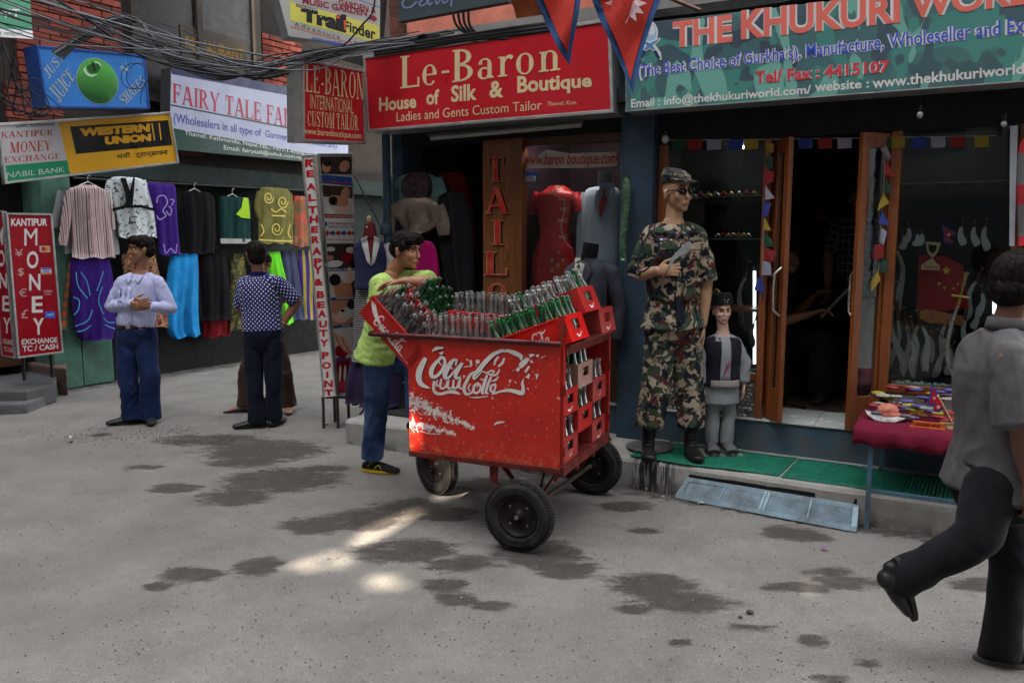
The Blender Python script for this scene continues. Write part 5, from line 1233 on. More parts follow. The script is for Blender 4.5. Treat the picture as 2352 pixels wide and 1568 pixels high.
def hand_shapes(w, d, palm, thumb, curl=(20, 30, 20), k=1., spread=1., tcurl=0.):
 """w wrist, d pointing direction, palm: normal out of the palm, thumb: side of the thumb"""
 d = Vector(d).normalized(); th = Vector(thumb); th = (th - d * th.dot(d)).normalized(); pn = Vector(palm); pn = (pn - d * pn.dot(d) - th * pn.dot(th)).normalized(); w = Vector(w)
 out = [S_limb([w - d * .01 * k, w + d * .03 * k, w + d * .065 * k, w + d * .088 * k], [(.026 * k, .018 * k), (.036 * k, .016 * k), (.040 * k, .0145 * k), (.038 * k, .0125 * k)], th, 16)]
 L = [(.030, .044, .026, .021), (.010, .048, .030, .022), (-.010, .045, .028, .021), (-.029, .035, .022, .019)]
 for off, a, b_, c in L:
  p = w + (d * .085 + th * off) * k; dir_ = (d + th * off * 2.2 * spread).normalized(); pts = [p - dir_ * .012 * k, p]; ang = 0
  for seg, cu in ((a, curl[0]), (b_, curl[1]), (c, curl[2])):
   ang += R(cu); v = dir_ * math.cos(ang) + pn * math.sin(ang); p = p + v * seg * k; pts.append(p)
  out.append(S_limb(pts, [x * k for x in (.0095, .0092, .0085, .0078, .0066)], None, 10))
 p = w + (d * .022 + th * .026) * k; v1 = (d * .62 + th * .70 + pn * (.25 + tcurl)).normalized(); v2 = (d * .85 + th * .30 + pn * (.35 + tcurl)).normalized()
 out.append(S_limb([p, p + v1 * .042 * k, p + v1 * .042 * k + v2 * .032 * k, p + v1 * .042 * k + v2 * .055 * k], [x * k for x in (.014, .0115, .0098, .0082)], None, 10)); return out
def shoe(t, an, d, L=.27, m=None, kind='shoe', h=.0, sole_m=None):
 """an: ankle point; d: toe direction (horizontal)"""
 d = Vector(d).normalized(); M = frameM((an.x, an.y, an.z), d)
 if abs(d.z) < .3: pass
 z0 = -h
 body = [S_limb([M @ Vector((0, -.055, z0 + .035)), M @ Vector((0, .0, z0 + .042)), M @ Vector((0, .08, z0 + .038)), M @ Vector((0, .15, z0 + .028)), M @ Vector((0, L - .085, z0 + .024))], [(.033, .032), (.036, .040), (.042, .034), (.044, .025), (.034, .018)], M.to_3x3() @ Vector((1, 0, 0)), 18),
   S_limb([M @ Vector((0, -.005, z0 + .05)), M @ Vector((0, -.008, z0 + .10))], [(.036, .044), (.037, .042)], M.to_3x3() @ Vector((1, 0, 0)), 16)]
 o = blob('shoe', body, .006, m or blackl, t, 2)
 b = MB(M); out = []
 for i in range(20):
  a = math.pi * 2 * i / 20; y = .055 + math.cos(a) * (L / 2); x = math.sin(a) * (.046 - .008 * math.cos(a)); out.append((x, y))
 b.prism(out[::-1], .018, T(0, 0, z0 + .001)); b.build('sole', sole_m or mat('dark sole', (.02, .018, .016), .7), o)
 return o
def arm_shapes(sh, el, wr, r=(.050, .043, .036, .026), n=4):
 p1, r1 = smooth_path([sh, sh.lerp(el, .5), el], [r[0], r[1] * 1.04, r[2]], 3); p2, r2 = smooth_path([el, el.lerp(wr, .35), wr], [r[2], r[2] * 1.06, r[3]], 3)
 return [S_limb(p1, [x[0] for x in r1], None, 14), S_limb(p2, [(x[0] * 1.05, x[0] * .92) for x in r2], None, 14)]
def figure(name, label, cat, J, k=1., skinm=None, vox=.0052, face=True, legs=True, hands=None, g=1., vneck=None):
 t = thing(name, label, cat, (J['pel'].x, J['pel'].y, min(J['anL'].z, J['anR'].z) - .08 if legs else J['pel'].z))
 fw = J['fwd']; side = Vector(fw).cross(Vector((0, 0, 1))).normalized(); HM = frameM(J['head'], J['hf'], J.get('hup', (0, 0, 1)))
 up = (J['neck'] - J['pel']).normalized()
 sh = head_shapes(HM, k)
 sh.append(S_limb([J['neck'] - up * .03, J['neck'] + up * .03, HM @ Vector((0, -.018 * k, -.045 * k))], [.062 * k * g ** .5, .054 * k, .052 * k], None, 16))
 sh.append(S_loft([(J['pel'], .15 * k * g, .105 * k * g), (J['pel'].lerp(J['neck'], .35), .128 * k * g, .095 * k * g), (J['pel'].lerp(J['neck'], .7), .150 * k * g, .105 * k * g), (J['pel'].lerp(J['neck'], .90), .125 * k, .080 * k), (J['neck'], .07 * k, .06 * k)], side))
 for s in 'LR':
  sh += arm_shapes(J['sh' + s] - up * .02 * k, J['el' + s], J['wr' + s], tuple(x * k for x in (.052, .043, .037, .027)))
  sh.append(S_limb([J['neck'] - up * .04, J['sh' + s] - up * .02], [.044 * k, .044 * k], None, 12))
  if hands and hands.get(s): sh += hand_shapes(J['wr' + s], **hands[s])
  if legs:
   sh.append(S_limb([J['hip' + s], J['kn' + s], J['an' + s]], [.078 * k, .05 * k, .035 * k], None, 14))
 b = blob('body', sh, vox, skinm or skA, t, 2, face_post(HM, k))
 if face: face_parts(t, HM, k)
 return t, HM, side, up
def hair(t, HM, shapes, m=None, k=1., seed=1, amp=.008, vox=.0050):
 sh = [S_ball(tuple(x * k for x in c), tuple(x * k for x in r), HM, 20, 14) for c, r in shapes]
 return blob('hair', sh, vox, m or hairm, t, 1, folds(amp, (60, 60, 34), seed))
def shirt(t, J, side, up, m, sleeve=1., g=1., hem=-.04, k=1., amp=.006, seed=2, name='shirt', r=(.068, .062, .055, .042), belly=0., flare=1., attrs=None, kf=(13, 13, 8), neck=.085, low=None, armr=None, cut=None):
 fw = Vector(J['fwd']).normalized(); P, N = J['pel'], J['neck']
 hemc = P + up * hem
 secs = [(hemc, .168 * k * g * flare, .118 * k * g * flare), (P.lerp(N, .12) + fw * belly, .165 * k * g, .120 * k * g), (P.lerp(N, .35) + fw * belly, .158 * k * g, .118 * k * g), (P.lerp(N, .62), .172 * k * g, .124 * k * g), (P.lerp(N, .84), .168 * k * g, .108 * k * g ** .5), (P.lerp(N, .95), .115 * k * g, .085 * k), (N - up * .008, neck * .82 * k, .062 * k)]
 pts, rr = smooth_path([s[0] for s in secs], [(s[1], s[2]) for s in secs], 3)
 sh = [S_limb(pts, rr, side, 28, (.15, .2))]
 for s in 'LR':
  E, W = J['el' + s], J['wr' + s]; S_ = J['sh' + s].lerp(N, .06) - up * .022 * k
  a = armr or (r[0] * .88 * k, *[x * k for x in r[1:]])
  sh.append(S_limb([N - up * .045, S_.lerp(N, .5) - up * .008, S_], [.048 * k, .056 * k, a[0]], None, 16))
  if sleeve >= 1: sh += [S_limb(*smooth_path([S_, S_.lerp(E, .5), E], [a[0], a[1], a[2]], 3), None, 16), S_limb(*smooth_path([E, E.lerp(W, .5), E.lerp(W, sleeve - 1 if sleeve > 1 else .96)], [a[2], a[2] * .95, a[3]], 3), None, 16, (1, .2))]
  else: sh.append(S_limb([S_, S_.lerp(E, .5 * sleeve), S_.lerp(E, sleeve)], [a[0], a[1] * 1.02, a[1] * 1.10], None, 16, (1, .15)))
 return blob(name, sh, .0068, m, t, 3, folds(amp, kf, seed), attrs)
def trousers(t, J, side, m, k=1., g=1., r=(.098, .078, .075, .082), top=.03, amp=.008, seed=5, name='trousers', kf=(9, 9, 6), end=.02, attrs=None):
 P = J['pel']; sh = [S_loft([(P + Vector((0, 0, top)), .158 * k * g, .115 * k * g), (P - Vector((0, 0, .05)), .170 * k * g, .125 * k * g), (P - Vector((0, 0, .12)), .160 * k * g, .115 * k * g)], side, 24, (.15, .6))]
 for s in 'LR':
  H, K, A = J['hip' + s], J['kn' + s], J['an' + s]; e = A + (A - K).normalized() * end
  pts, rr = smooth_path([H, H.lerp(K, .5), K, K.lerp(e, .5), e], [r[0] * k * g, (r[0] + r[1]) / 2 * k, r[1] * k, r[2] * k, r[3] * k], 4)
  sh.append(S_limb(pts, rr, None, 20, (1, .15)))
 return blob(name, sh, .0075, m, t, 3, folds(amp, kf, seed), attrs)
def belt(t, J, side, m, k=1., g=1., z=.035, h=.018, grow=1.03, buckle=True):
 P = J['pel'] + Vector((0, 0, z)); b = MB(); M = frameM(P, J['fwd'])
 pr = []; n = 36
 vs = []; fs = []
 for j, (rr, zz) in enumerate(((1, -h), (1.02, -h), (1.02, h), (1, h))):
  for i in range(n): a = 2 * math.pi * i / n; vs.append((math.cos(a) * .160 * k * g * grow * rr, math.sin(a) * .118 * k * g * grow * rr, zz))
 for j in range(3):
  for i in range(n): fs.append((j * n + i, j * n + (i + 1) % n, (j + 1) * n + (i + 1) % n, (j + 1) * n + i))
 b.add(vs, fs, M, True); o = b.build('belt', m, t)
 if buckle: q = MB(M); y = .118 * k * g * grow * 1.02; q.box((-.022, y, -.017), (.022, y + .006, .017)); q.build('buckle', steel, o, .002)
 return o
def V3(px, py, y): return at_y(px, py, y)
# ---- man in the pale shirt ----
d = 7.22
J = dict(pel=V3(314, 752, d), neck=V3(322, 628, d), head=V3(323, 574, d - .02), hf=(-.80, -.62, -.02), fwd=(-.12, -1, 0),
  shR=V3(279, 645, d), shL=V3(367, 645, d), elR=V3(256, 704, d + .01), elL=V3(391, 708, d + .01), wrR=V3(306, 698, d - .19), wrL=V3(341, 703, d - .18),
  hipR=V3(294, 778, d), hipL=V3(334, 778, d), knR=V3(293, 862, d - .03), knL=V3(344, 862, d - .03), anR=V3(306, 953, d - .01), anL=V3(344, 952, d + .02))
hd = dict(R=dict(d=(.85, -.25, .10), palm=(.1, .8, -.3), thumb=(0, -.1, 1), curl=(25, 35, 25)), L=dict(d=(-.85, -.35, -.05), palm=(0, 1, .1), thumb=(.0, -.3, 1), curl=(25, 35, 25)))
tA, HM, side, up = figure('person', 'man in pale lilac shirt and blue jeans with clasped hands, looking aside', 'person', J, 1.0, skA, hands=hd, g=1.05)
hair(tA, HM, [((0, -.022, .050), (.084, .098, .080)), ((0, -.055, .0), (.080, .070, .070)), ((0, .045, .090), (.060, .052, .036)), ((.045, .04, .080), (.034, .040, .030)), ((-.045, .04, .080), (.034, .040, .030))])
lilac = fabric('pale lilac cotton', (.47, .50, .76), var=.10, fold=.5)
sh_ = shirt(tA, J, side, up, lilac, g=1.03, hem=.045, amp=.0075, r=(.066, .060, .054, .036), belly=.012, seed=12)
trousers(tA, J, side, fabric('dark blue denim', (.007, .018, .065), (.02, .04, .12), weave=420, var=.4), g=1.04, r=(.098, .085, .085, .100), seed=15)
belt(tA, J, side, mat('brown leather', (.05, .022, .014), .4), g=1.04, grow=1.04, z=.018)
M = frameM(J['pel'].lerp(J['neck'], .5), J['fwd'])
NM = frameM(J['neck'], J['fwd'])
drape(sh_, NM, [[(-.030, -.005), (.030, -.005), (0, -.085)]], 'neck_skin', skA, tA, .002)
for s in (-1, 1): drape(sh_, NM, [[(s * .030, .000), (s * .072, -.022), (s * .050, -.092), (s * .016, -.058)]], 'collar', lilac, tA, .007, 4, .005)
drape(sh_, M, [rc(-.014, -.21, .014, .13)], 'placket', lilac, tA, .003, 8, .003)
drape(sh_, M, [rc(-.0045, .11 - i * .058, .0045, .119 - i * .058) for i in range(6)], 'button', mat('pearl button', (.5, .5, .5), .3), tA, .006)
pk = drape(sh_, M, [rc(.04, .0, .125, .095)], 'pocket', lilac, tA, .005, 5, .003); drape(sh_, M, [rc(.078, .045, .084, .115)], 'pen', blackl, pk, .011, 3, .005)
b = MB(); w_ = J['wrL']; e_ = J['elL']; q = (e_ - w_).normalized(); b.tube([w_ + q * .010, w_ + q * .034], .034, 16); b.build('watch', blackl, tA)
shoe(tA, Vector((J['anR'].x, J['anR'].y, .0)), (-.85, -.5, 0), .30); shoe(tA, Vector((J['anL'].x, J['anL'].y, .0)), (.45, -.85, 0), .28)
# ---- man in the dotted shirt, from behind ----
d = 7.03
J = dict(pel=V3(604, 756, d), neck=V3(594, 633, d + .02), head=V3(586, 585, d + .02), hf=(-.62, .78, 0), fwd=(-.15, 1, 0),
  shL=V3(558, 648, d), shR=V3(643, 645, d), elL=V3(551, 706, d + .06), elR=V3(682, 694, d + .05), wrL=V3(566, 744, d + .10), wrR=V3(648, 745, d + .02),
  hipL=V3(583, 785, d), hipR=V3(626, 785, d), knL=V3(584, 868, d), knR=V3(628, 866, d), anL=V3(590, 962, d), anR=V3(628, 955, d + .05))
hd = dict(L=dict(d=(.55, .2, -.55), palm=(.6, -.2, .4), thumb=(-.2, .9, .3), curl=(15, 25, 15)), R=dict(d=(-.8, .3, -.25), palm=(-.3, .6, -.2), thumb=(0, .5, .8), curl=(15, 25, 15)))
tB, HM, side, up = figure('person', 'man seen from behind with hands on hips in dark blue shirt with white dots', 'person', J, 1.0, skA, hands=hd, g=1.08)
hair(tB, HM, [((0, -.026, .034), (.083, .094, .094)), ((0, -.045, -.022), (.076, .072, .066)), ((0, .035, .082), (.060, .052, .036))], amp=.002, seed=4)
t = NT('dotted blue cotton'); c = t.attr('cloth').outputs['Vector']; mp = t.map((36, 36, 36), (0, 0, R(45)), vec=c); vo = t.new('ShaderNodeTexVoronoi', feature='F1', voronoi_dimensions='2D'); vo.inputs['Scale'].default_value = 1; vo.inputs['Randomness'].default_value = .06; t.l.new(mp, vo.inputs['Vector'])
n = t.noise(6, detail=4); cc = t.mix(t.ramp(n, .3, .7), (.010, .012, .085), (.016, .022, .15)); cc = t.mix(t.ramp(vo.outputs['Distance'], .20, .25, 1, 0), cc, (.62, .64, .70)); dotm = t.fin(cc, .85, 0, t.bump(t.noise(9, detail=4), .35, .03), Sheen_Weight=.03, Specular_IOR_Level=.2)
def bone_uv(bones):
 A = [np.array(a) for a, b in bones]; Bv = [np.array(b) for a, b in bones]
 def f(P):
  best = np.full(len(P), 1e9); out = np.zeros((len(P), 3))
  for i, (a, b) in enumerate(zip(A, Bv)):
   ab = b - a; L = np.linalg.norm(ab); u = ab / L; tt = np.clip((P - a) @ u, 0, L); q = P - (a + tt[:, None] * u); dd = np.linalg.norm(q, axis=1) - (.085 if i == 0 else .0)
   e1 = np.cross(u, [0.3, 1, .1]); e1 /= np.linalg.norm(e1); e2 = np.cross(u, e1); an = np.arctan2(q @ e2, q @ e1); rr = .14 if i == 0 else .062; s = dd < best
   best[s] = dd[s]; out[s, 0] = (an * rr)[s]; out[s, 1] = ((P - a) @ u)[s]; out[s, 2] = i
  return out
 return f
att = bone_uv([(J['pel'], J['neck']), (J['shL'], J['elL']), (J['shR'], J['elR'])])
shirt(tB, J, side, up, dotm, sleeve=.92, g=1.06, hem=-.01, amp=.006, r=(.068, .064, .06, .04), seed=22, attrs=att)
b = MB(frameM(J['neck'], J['fwd'])); b.lathe([(.066, -.012), (.075, -.005), (.072, .026), (.064, .03)], 24, SC(1.02, .92, 1) @ RX(-8)); b.build('collar', fabric('navy collar', (.012, .014, .11)), tB)
trousers(tB, J, side, fabric('black navy trousers', (.008, .010, .022), (.014, .018, .036)), g=1.0, r=(.092, .074, .070, .076), seed=25)
belt(tB, J, side, blackl, g=1.0, buckle=False)
w_, e_ = J['wrR'], J['elR']; q = (e_ - w_).normalized(); b = MB(); b.tube([w_ + q * .012, w_ + q * .034], .032, 16); b.build('watch', mat('gold watch', (.55, .38, .14), .25, .8), tB)
shoe(tB, Vector((J['anL'].x, J['anL'].y, 0)), (-.75, -.25, 0), .28); shoe(tB, Vector((J['anR'].x, J['anR'].y, 0)), (.2, .8, 0), .27)
# ---- man half hidden behind him, in flip flops ----
d = 7.72
J = dict(pel=V3(610, 756, d), neck=V3(604, 650, d), head=V3(601, 607, d - .02), hf=(-.2, -1, 0), fwd=(0, -1, 0),
  shR=V3(575, 662, d), shL=V3(640, 662, d), elR=V3(580, 715, d), elL=V3(640, 712, d), wrR=V3(598, 745, d - .1), wrL=V3(625, 745, d - .1),
  hipR=V3(592, 780, d), hipL=V3(632, 780, d), knR=V3(566, 855, d - .02), knL=V3(652, 855, d - .02), anR=V3(563, 932, d - .02), anL=V3(663, 934, d - .02))
tC, HM, side, up = figure('person', 'man in brown trousers and blue flip flops standing behind the dotted shirt', 'person', J, .98, skA, g=.95)
hair(tC, HM, [((0, -.022, .040), (.082, .094, .084)), ((0, .040, .085), (.058, .050, .034))], amp=.002, seed=6)
shirt(tC, J, side, up, fabric('brown shirt', (.08, .045, .03)), sleeve=.6, g=.95, seed=32, hem=-.02)
trousers(tC, J, side, fabric('brown trousers', (.050, .028, .020), (.075, .045, .032)), g=.95, r=(.088, .074, .072, .080), seed=35, end=-.01)
for s, dr in (('R', (-.95, -.3, 0)), ('L', (.25, -.97, 0))):
 A = J['an' + s]; M = frameM((A.x, A.y, 0), dr); b = MB(M); pl_ = [(.036 * math.sin(a) * (1 + .15 * math.cos(a)), .07 + .135 * math.cos(a)) for a in [2 * math.pi * i / 20 for i in range(20)]]
 b.prism(pl_[::-1], .014); so = b.build('flip_flop', mat('dark flip flop', (.03, .035, .05), .7), tC)
 ft = [S_limb([M @ Vector((0, -.03, .05)), M @ Vector((0, .05, .045)), M @ Vector((0, .13, .032))], [(.028, .032), (.034, .028), (.040, .016)], M.to_3x3() @ Vector((1, 0, 0)), 14), S_limb([M @ Vector((0, -.03, .05)), A], [.034, .034])]
 for i in range(5): ft.append(S_limb([M @ Vector(((i - 2) * .016, .13, .028)), M @ Vector(((i - 2) * .018, .170 - .008 * abs(i - 1), .024))], [.009, .0085], None, 10))
 blob('foot', ft, .0045, skA, tC, 1)
 b = MB(M); b.tube([(-.038, .05, .014), (-.022, .085, .052), (0, .125, .046), (0, .135, .014)], .006, 8); b.tube([(.038, .05, .014), (.022, .085, .052), (0, .125, .046)], .006, 8); b.build('strap', mat('blue strap', (.03, .09, .28), .6), so)
# ---- young man in the lime shirt leaning on the cart ----
d = 5.42
J = dict(pel=V3(873, 790, d), neck=V3(903, 632, d - .10), head=V3(934, 577, d - .14), hf=(.84, -.50, -.10), hup=(0.05, 0, 1), fwd=(.93, -.30, 0),
  shR=V3(868, 648, d - .20), shL=V3(955, 637, d - .06), elR=V3(874, 690, d - .22), elL=V3(995, 648, d - .26), wrR=V3(940, 663, d - .28), wrL=V3(928, 646, d - .34),
  hipR=V3(866, 818, d - .06), hipL=V3(893, 812, d + .06), knR=V3(866, 930, d + .10), knL=V3(952, 838, d - .02), anR=V3(855, 1052, 5.66), anL=V3(960, 960, d + .05))
hd = dict(R=dict(d=(.95, 0, .1), palm=(0, .2, -1), thumb=(0, -.9, .1), curl=(15, 25, 20)), L=dict(d=(-.95, .0, -.12), palm=(0, .15, -1), thumb=(.05, -.9, .25), curl=(12, 20, 15)))
tD, HM, side, up = figure('person', 'young man in lime green T-shirt and jeans leaning with folded arms on the crates', 'person', J, .98, skD, hands=hd, g=.88, vox=.0048)
hair(tD, HM, [((0, -.020, .052), (.083, .100, .082)), ((0, -.060, .015), (.076, .062, .070)), ((0, .050, .093), (.062, .052, .034)), ((.045, .055, .080), (.034, .036, .028)), ((-.045, .055, .080), (.034, .036, .028)), ((.074, .012, .030), (.012, .028, .034)), ((-.074, .012, .030), (.012, .028, .034))], seed=8, amp=.007)
lime = fabric('lime green jersey', (.33, .50, .13), (.42, .58, .17), var=.12, fold=.55)
shD = shirt(tD, J, side, up, lime, sleeve=.80, g=.99, hem=-.085, flare=1.26, amp=.008, r=(.068, .064, .06, .04), seed=42, kf=(12, 12, 7), neck=.075)
drape(shD, frameM(J['neck'], J['fwd']), stroke([(-.055, .012), (-.035, -.030), (0, -.055), (.035, -.030), (.055, .012)], .014), 'neck_band', lime, tD, .003, 0, .003)
dj = fabric('mid blue denim', (.028, .075, .19), (.09, .17, .36), weave=420, var=.45)
trousers(tD, J, side, dj, g=.92, r=(.098, .080, .076, .080), seed=45, end=-.02)
sn = mat('black mesh shoe', (.014, .014, .016), .7, bump=.5, bscale=200); ye = mat('yellow rubber', (.62, .42, .02), .55, dirt=.2)
o = shoe(tD, Vector((J['anR'].x, J['anR'].y, 0)), (.93, -.36, 0), .29, sn, sole_m=ye)
M = frameM((J['anR'].x, J['anR'].y, 0), (.93, -.36, 0)); b = MB(M)
for q in (stroke([(.04, .03), (.075, .062), (.10, .030)], .005), stroke([(-.02, .045), (.03, .078)], .004)):
 for pl_ in q: b.add([(.0445 - .3 * max(0, v - .05), u, v) for u, v in pl_], [(0, 1, 2, 3)])
b.build('stripe', mat('yellow trim', (.65, .50, .05), .5), o)
shoe(tD, Vector((J['anL'].x, J['anL'].y, J['anL'].z - .09)), (.9, -.2, 0), .28, sn, sole_m=ye)
# ---- man striding past on the right ----
d = 2.93
J = dict(pel=V3(2288, 1085, d), neck=V3(2318, 752, d), head=V3(2352, 652, d), hf=(.98, .16, -.05), fwd=(.97, .22, 0),
  shR=V3(2318, 815, d - .19), shL=V3(2318, 800, d + .19), elR=V3(2346, 980, d - .24), elL=V3(2330, 960, d + .22), wrR=V3(2366, 1112, d - .22), wrL=V3(2400, 1080, d + .22),
  hipR=V3(2282, 1120, d - .09), hipL=V3(2290, 1115, d + .09), knR=V3(2238, 1236, d - .14), knL=V3(2322, 1290, d + .08), anR=V3(2090, 1318, d - .02), anL=V3(2302, 1468, d + .06))
hd = dict(R=dict(d=(.25, 0, -1), palm=(-.2, 1, 0), thumb=(1, 0, .2), curl=(30, 40, 25)), L=dict(d=(.3, 0, -1), palm=(0, -1, 0), thumb=(1, 0, .2), curl=(30, 40, 25)))
tE, HM, side, up = figure('person', 'man in grey striped shirt and black trousers striding past, cut by the right edge', 'person', J, 1.03, skin('dark brown skin', (.16, .070, .045)), hands=hd, g=1.12)
hair(tE, HM, [((0, -.024, .034), (.086, .100, .094)), ((0, -.050, -.02), (.080, .075, .070)), ((0, .035, .088), (.062, .054, .036))], amp=.0025, seed=5)
t = NT('grey pinstripe shirt'); c = t.attr('cloth').outputs['Vector']; x = t.xyz(c); s_ = t.math('SINE', t.math('MULTIPLY', x[0], 1100)); n = t.noise(6, detail=5)
cc = t.mix(t.ramp(n, .3, .7), (.050, .048, .052), (.085, .082, .086)); cc = t.mix(t.ramp(s_, .2, .8, 0, .35), cc, (.15, .145, .15)); gsm = t.fin(cc, .8, 0, t.bump(t.noise(7, detail=4), .4, .03), Sheen_Weight=.03, Specular_IOR_Level=.2)
shirt(tE, J, side, up, gsm, sleeve=.96, g=1.16, hem=-.07, flare=1.13, amp=.007, r=(.074, .074, .06, .04), seed=52, attrs=bone_uv([(J['pel'], J['neck']), (J['shL'], J['elL']), (J['shR'], J['elR'])]), belly=.01, kf=(10, 10, 6))
b = MB(frameM(J['neck'], J['fwd'])); b.lathe([(.066, -.016), (.078, -.006), (.074, .030), (.066, .034)], 28, SC(1.0, 1.05, 1) @ RX(-8)); b.build('collar', fabric('grey collar', (.10, .098, .10)), tE)
trousers(tE, J, side, fabric('black wool trousers', (.010, .010, .013), (.017, .017, .021)), g=1.0, r=(.092, .074, .066, .074), seed=55, end=.06, kf=(7, 7, 4))
belt(tE, J, side, blackl, g=1.10, buckle=False)
fd_ = (V3(2096, 1400, d) - V3(2068, 1300, d)).normalized(); A = J['anR']
fm = frameM(V3(2078, 1335, d - .02), fd_, (-.8, 0, .3)); bd = [S_limb([fm @ Vector((0, -.07, .035)), fm @ Vector((0, .0, .045)), fm @ Vector((0, .06, .035)), fm @ Vector((0, .12, .022))], [(.028, .030), (.036, .040), (.042, .032), (.036, .018)], fm.to_3x3() @ Vector((1, 0, 0)), 16), S_limb([A, fm @ Vector((0, -.03, .06))], [.040, .040])]
o = blob('shoe', bd, .006, blackl, tE, 2); b = MB(fm); pl_ = [(.046 * math.sin(a), .03 + .135 * math.cos(a)) for a in [2 * math.pi * i / 20 for i in range(20)]]; b.prism(pl_[::-1], .018, T(0, 0, -.004)); b.build('sole', mat('dark sole', (.02, .018, .016), .7), o)
shoe(tE, Vector((J['anL'].x, J['anL'].y, 0)), (.97, -.25, 0), .31, mat('dark brown shoe', (.025, .018, .016), .5), sole_m=mat('grey sole', (.10, .095, .09), .7))
# ---- people inside the knife shop ----
def shadow_person(label, s, dd, h, f, J_extra, shm, trm, seed):
 def q(a, b_, c): return FC(s + a, dd + b_, FZ + c)
 J = dict(pel=q(0, 0, .92), neck=q(0, 0, 1.42), head=q(0.0, -.02, 1.56), hf=f, fwd=f, shR=q(-.17, 0, 1.37), shL=q(.17, 0, 1.37), elR=q(-.22, .02, 1.10), elL=q(.22, .02, 1.10), wrR=q(-.20, -.06, .86), wrL=q(.20, -.06, .86), hipR=q(-.09, 0, .86), hipL=q(.09, 0, .86), knR=q(-.10, -.02, .48), knL=q(.10, -.02, .48), anR=q(-.10, 0, .10), anL=q(.12, 0, .10))
 J.update({k_: q(*v) for k_, v in J_extra.items()})
 hd = {k_: dict(d=(J['wr' + k_] - J['el' + k_]), palm=(0, .3, -1), thumb=(.7, .7, 0), curl=(25, 35, 20)) for k_ in 'LR'}
 t, HM, side, up = figure('person', label, 'person', J, h, skA, vox=.007, hands=hd)
 hair(t, HM, [((0, -.022, .040), (.082, .094, .084)), ((0, .040, .085), (.058, .050, .034))], amp=.002, seed=seed, vox=.008)
 shirt(t, J, side, up, shm, sleeve=.8, seed=seed, attrs=bone_uv([(J['pel'], J['neck']), (J['shL'], J['elL']), (J['shR'], J['elR'])])); trousers(t, J, side, trm, seed=seed + 1)
 for k_ in 'LR': shoe(t, Vector((J['an' + k_].x, J['an' + k_].y, J['an' + k_].z - .095)), FI * -1, .27)
 return t, J
t = NT('black and white check'); c = t.attr('cloth').outputs['Vector']; x = t.xyz(c); a = t.ramp(t.math('SINE', t.math('MULTIPLY', x[0], 110)), .80, .86); b_ = t.ramp(t.math('SINE', t.math('MULTIPLY', x[1], 110)), .80, .86)
chk = t.fin(t.mix(t.math('MAXIMUM', a, b_), (.008, .008, .009), (.14, .14, .15)), .85)
dkt = fabric('dark trousers', (.012, .012, .016)); dks = fabric('dark striped shirt', (.008, .008, .014), (.012, .012, .02))
sP, _ = fsz(1962, 700, 2.0)
shadow_person('person standing inside the dark knife shop, black shirt with white check', sP, 2.0, .96, tuple(-FI + FD * -.4), {}, chk, dkt, 61)
sQ, _ = fsz(1875, 700, 2.9)
shadow_person('person in dark striped shirt standing deep inside the knife shop doorway', sQ, 2.9, 1.0, tuple(FI + FD * -.3), {}, dks, dkt, 71)
sR, _ = fsz(1775, 740, 1.15)
tS, JS = shadow_person('seated person leaning from the left of the doorway to read a paper', sR - .10, 1.55, .98, tuple(FD + FI * -.1), dict(pel=(0, 0, .42), neck=(.06, 0, .92), head=(.10, 0, 1.08), shR=(.04, -.16, .86), shL=(.04, .16, .86), elR=(.10, -.22, .60), elL=(.12, .2, .60), wrR=(.33, -.16, .68), wrL=(.30, .1, .78), hipR=(.02, -.09, .42), hipL=(.02, .09, .42), knR=(.40, -.12, .46), knL=(.40, .12, .46), anR=(.42, -.12, .10), anL=(.42, .12, .10)), dks, dkt, 81)
b = MB(FMAT @ T(sR + .30, 1.38, FZ + .66) @ RY(38) @ RX(-12)); b.box((-.0, -.0, 0), (.004, .24, .30)); b.box((.008, -.01, .005), (.012, .23, .295)); tag(b.build('newspaper', mat('newsprint', (.32, .34, .35), .8, var=.4, scale=30)), 'folded newspaper held by the person sitting just inside the knife shop', 'newspaper')
b = MB(FMAT); b.box((sR - .35, 1.3, FZ), (sR + .1, 1.8, FZ + .36)); tag(b.build('stool', dark, bev=.01), 'low brown wooden stool under the seated reader inside the shop', 'stool')
# ======================= dummies, hanging clothes =======================
def camo(name, cols, s1=11.):
 t = NT(name); def_ = dict(detail=2.5, rough=.6, dist=.6)
 a = t.noise(s1, t.map((1, 1, 1)), **def_); b_ = t.noise(s1 * 1.1, t.map((1, 1, 1.2), loc=(3.1, 5, 2)), **def_); c = t.noise(s1 * 1.2, t.map((1, 1, 1), loc=(8, 1, 6)), **def_)
 col = t.mix(t.ramp(a, .50, .51), cols[0], cols[1]); col = t.mix(t.ramp(b_, .575, .585), col, cols[2]); col = t.mix(t.ramp(c, .54, .55), col, cols[3])
 return t.fin(col, .9, 0, t.bump(t.noise(8, detail=5), .5, .03), Specular_IOR_Level=.2)
camom = camo('woodland camouflage', [(.27, .22, .16), (.030, .050, .032), (.070, .019, .016), (.008, .010, .018)], 12.)
d = 5.28
J = dict(pel=V3(1545, 735, d), neck=V3(1547, 515, d), head=V3(1556, 445, d - .01), hf=(.42, -.9, 0), fwd=(.08, -1, 0),
  shR=V3(1494, 535, d), shL=V3(1600, 533, d), elR=V3(1466, 632, d + .01), elL=V3(1623, 640, d + .02), wrR=V3(1510, 622, d - .16), wrL=V3(1614, 745, d),
  hipR=V3(1519, 770, d), hipL=V3(1573, 770, d), knR=V3(1510, 862, d), knL=V3(1580, 864, d), anR=V3(1491, 975, d - .01), anL=V3(1588, 975, d - .01))
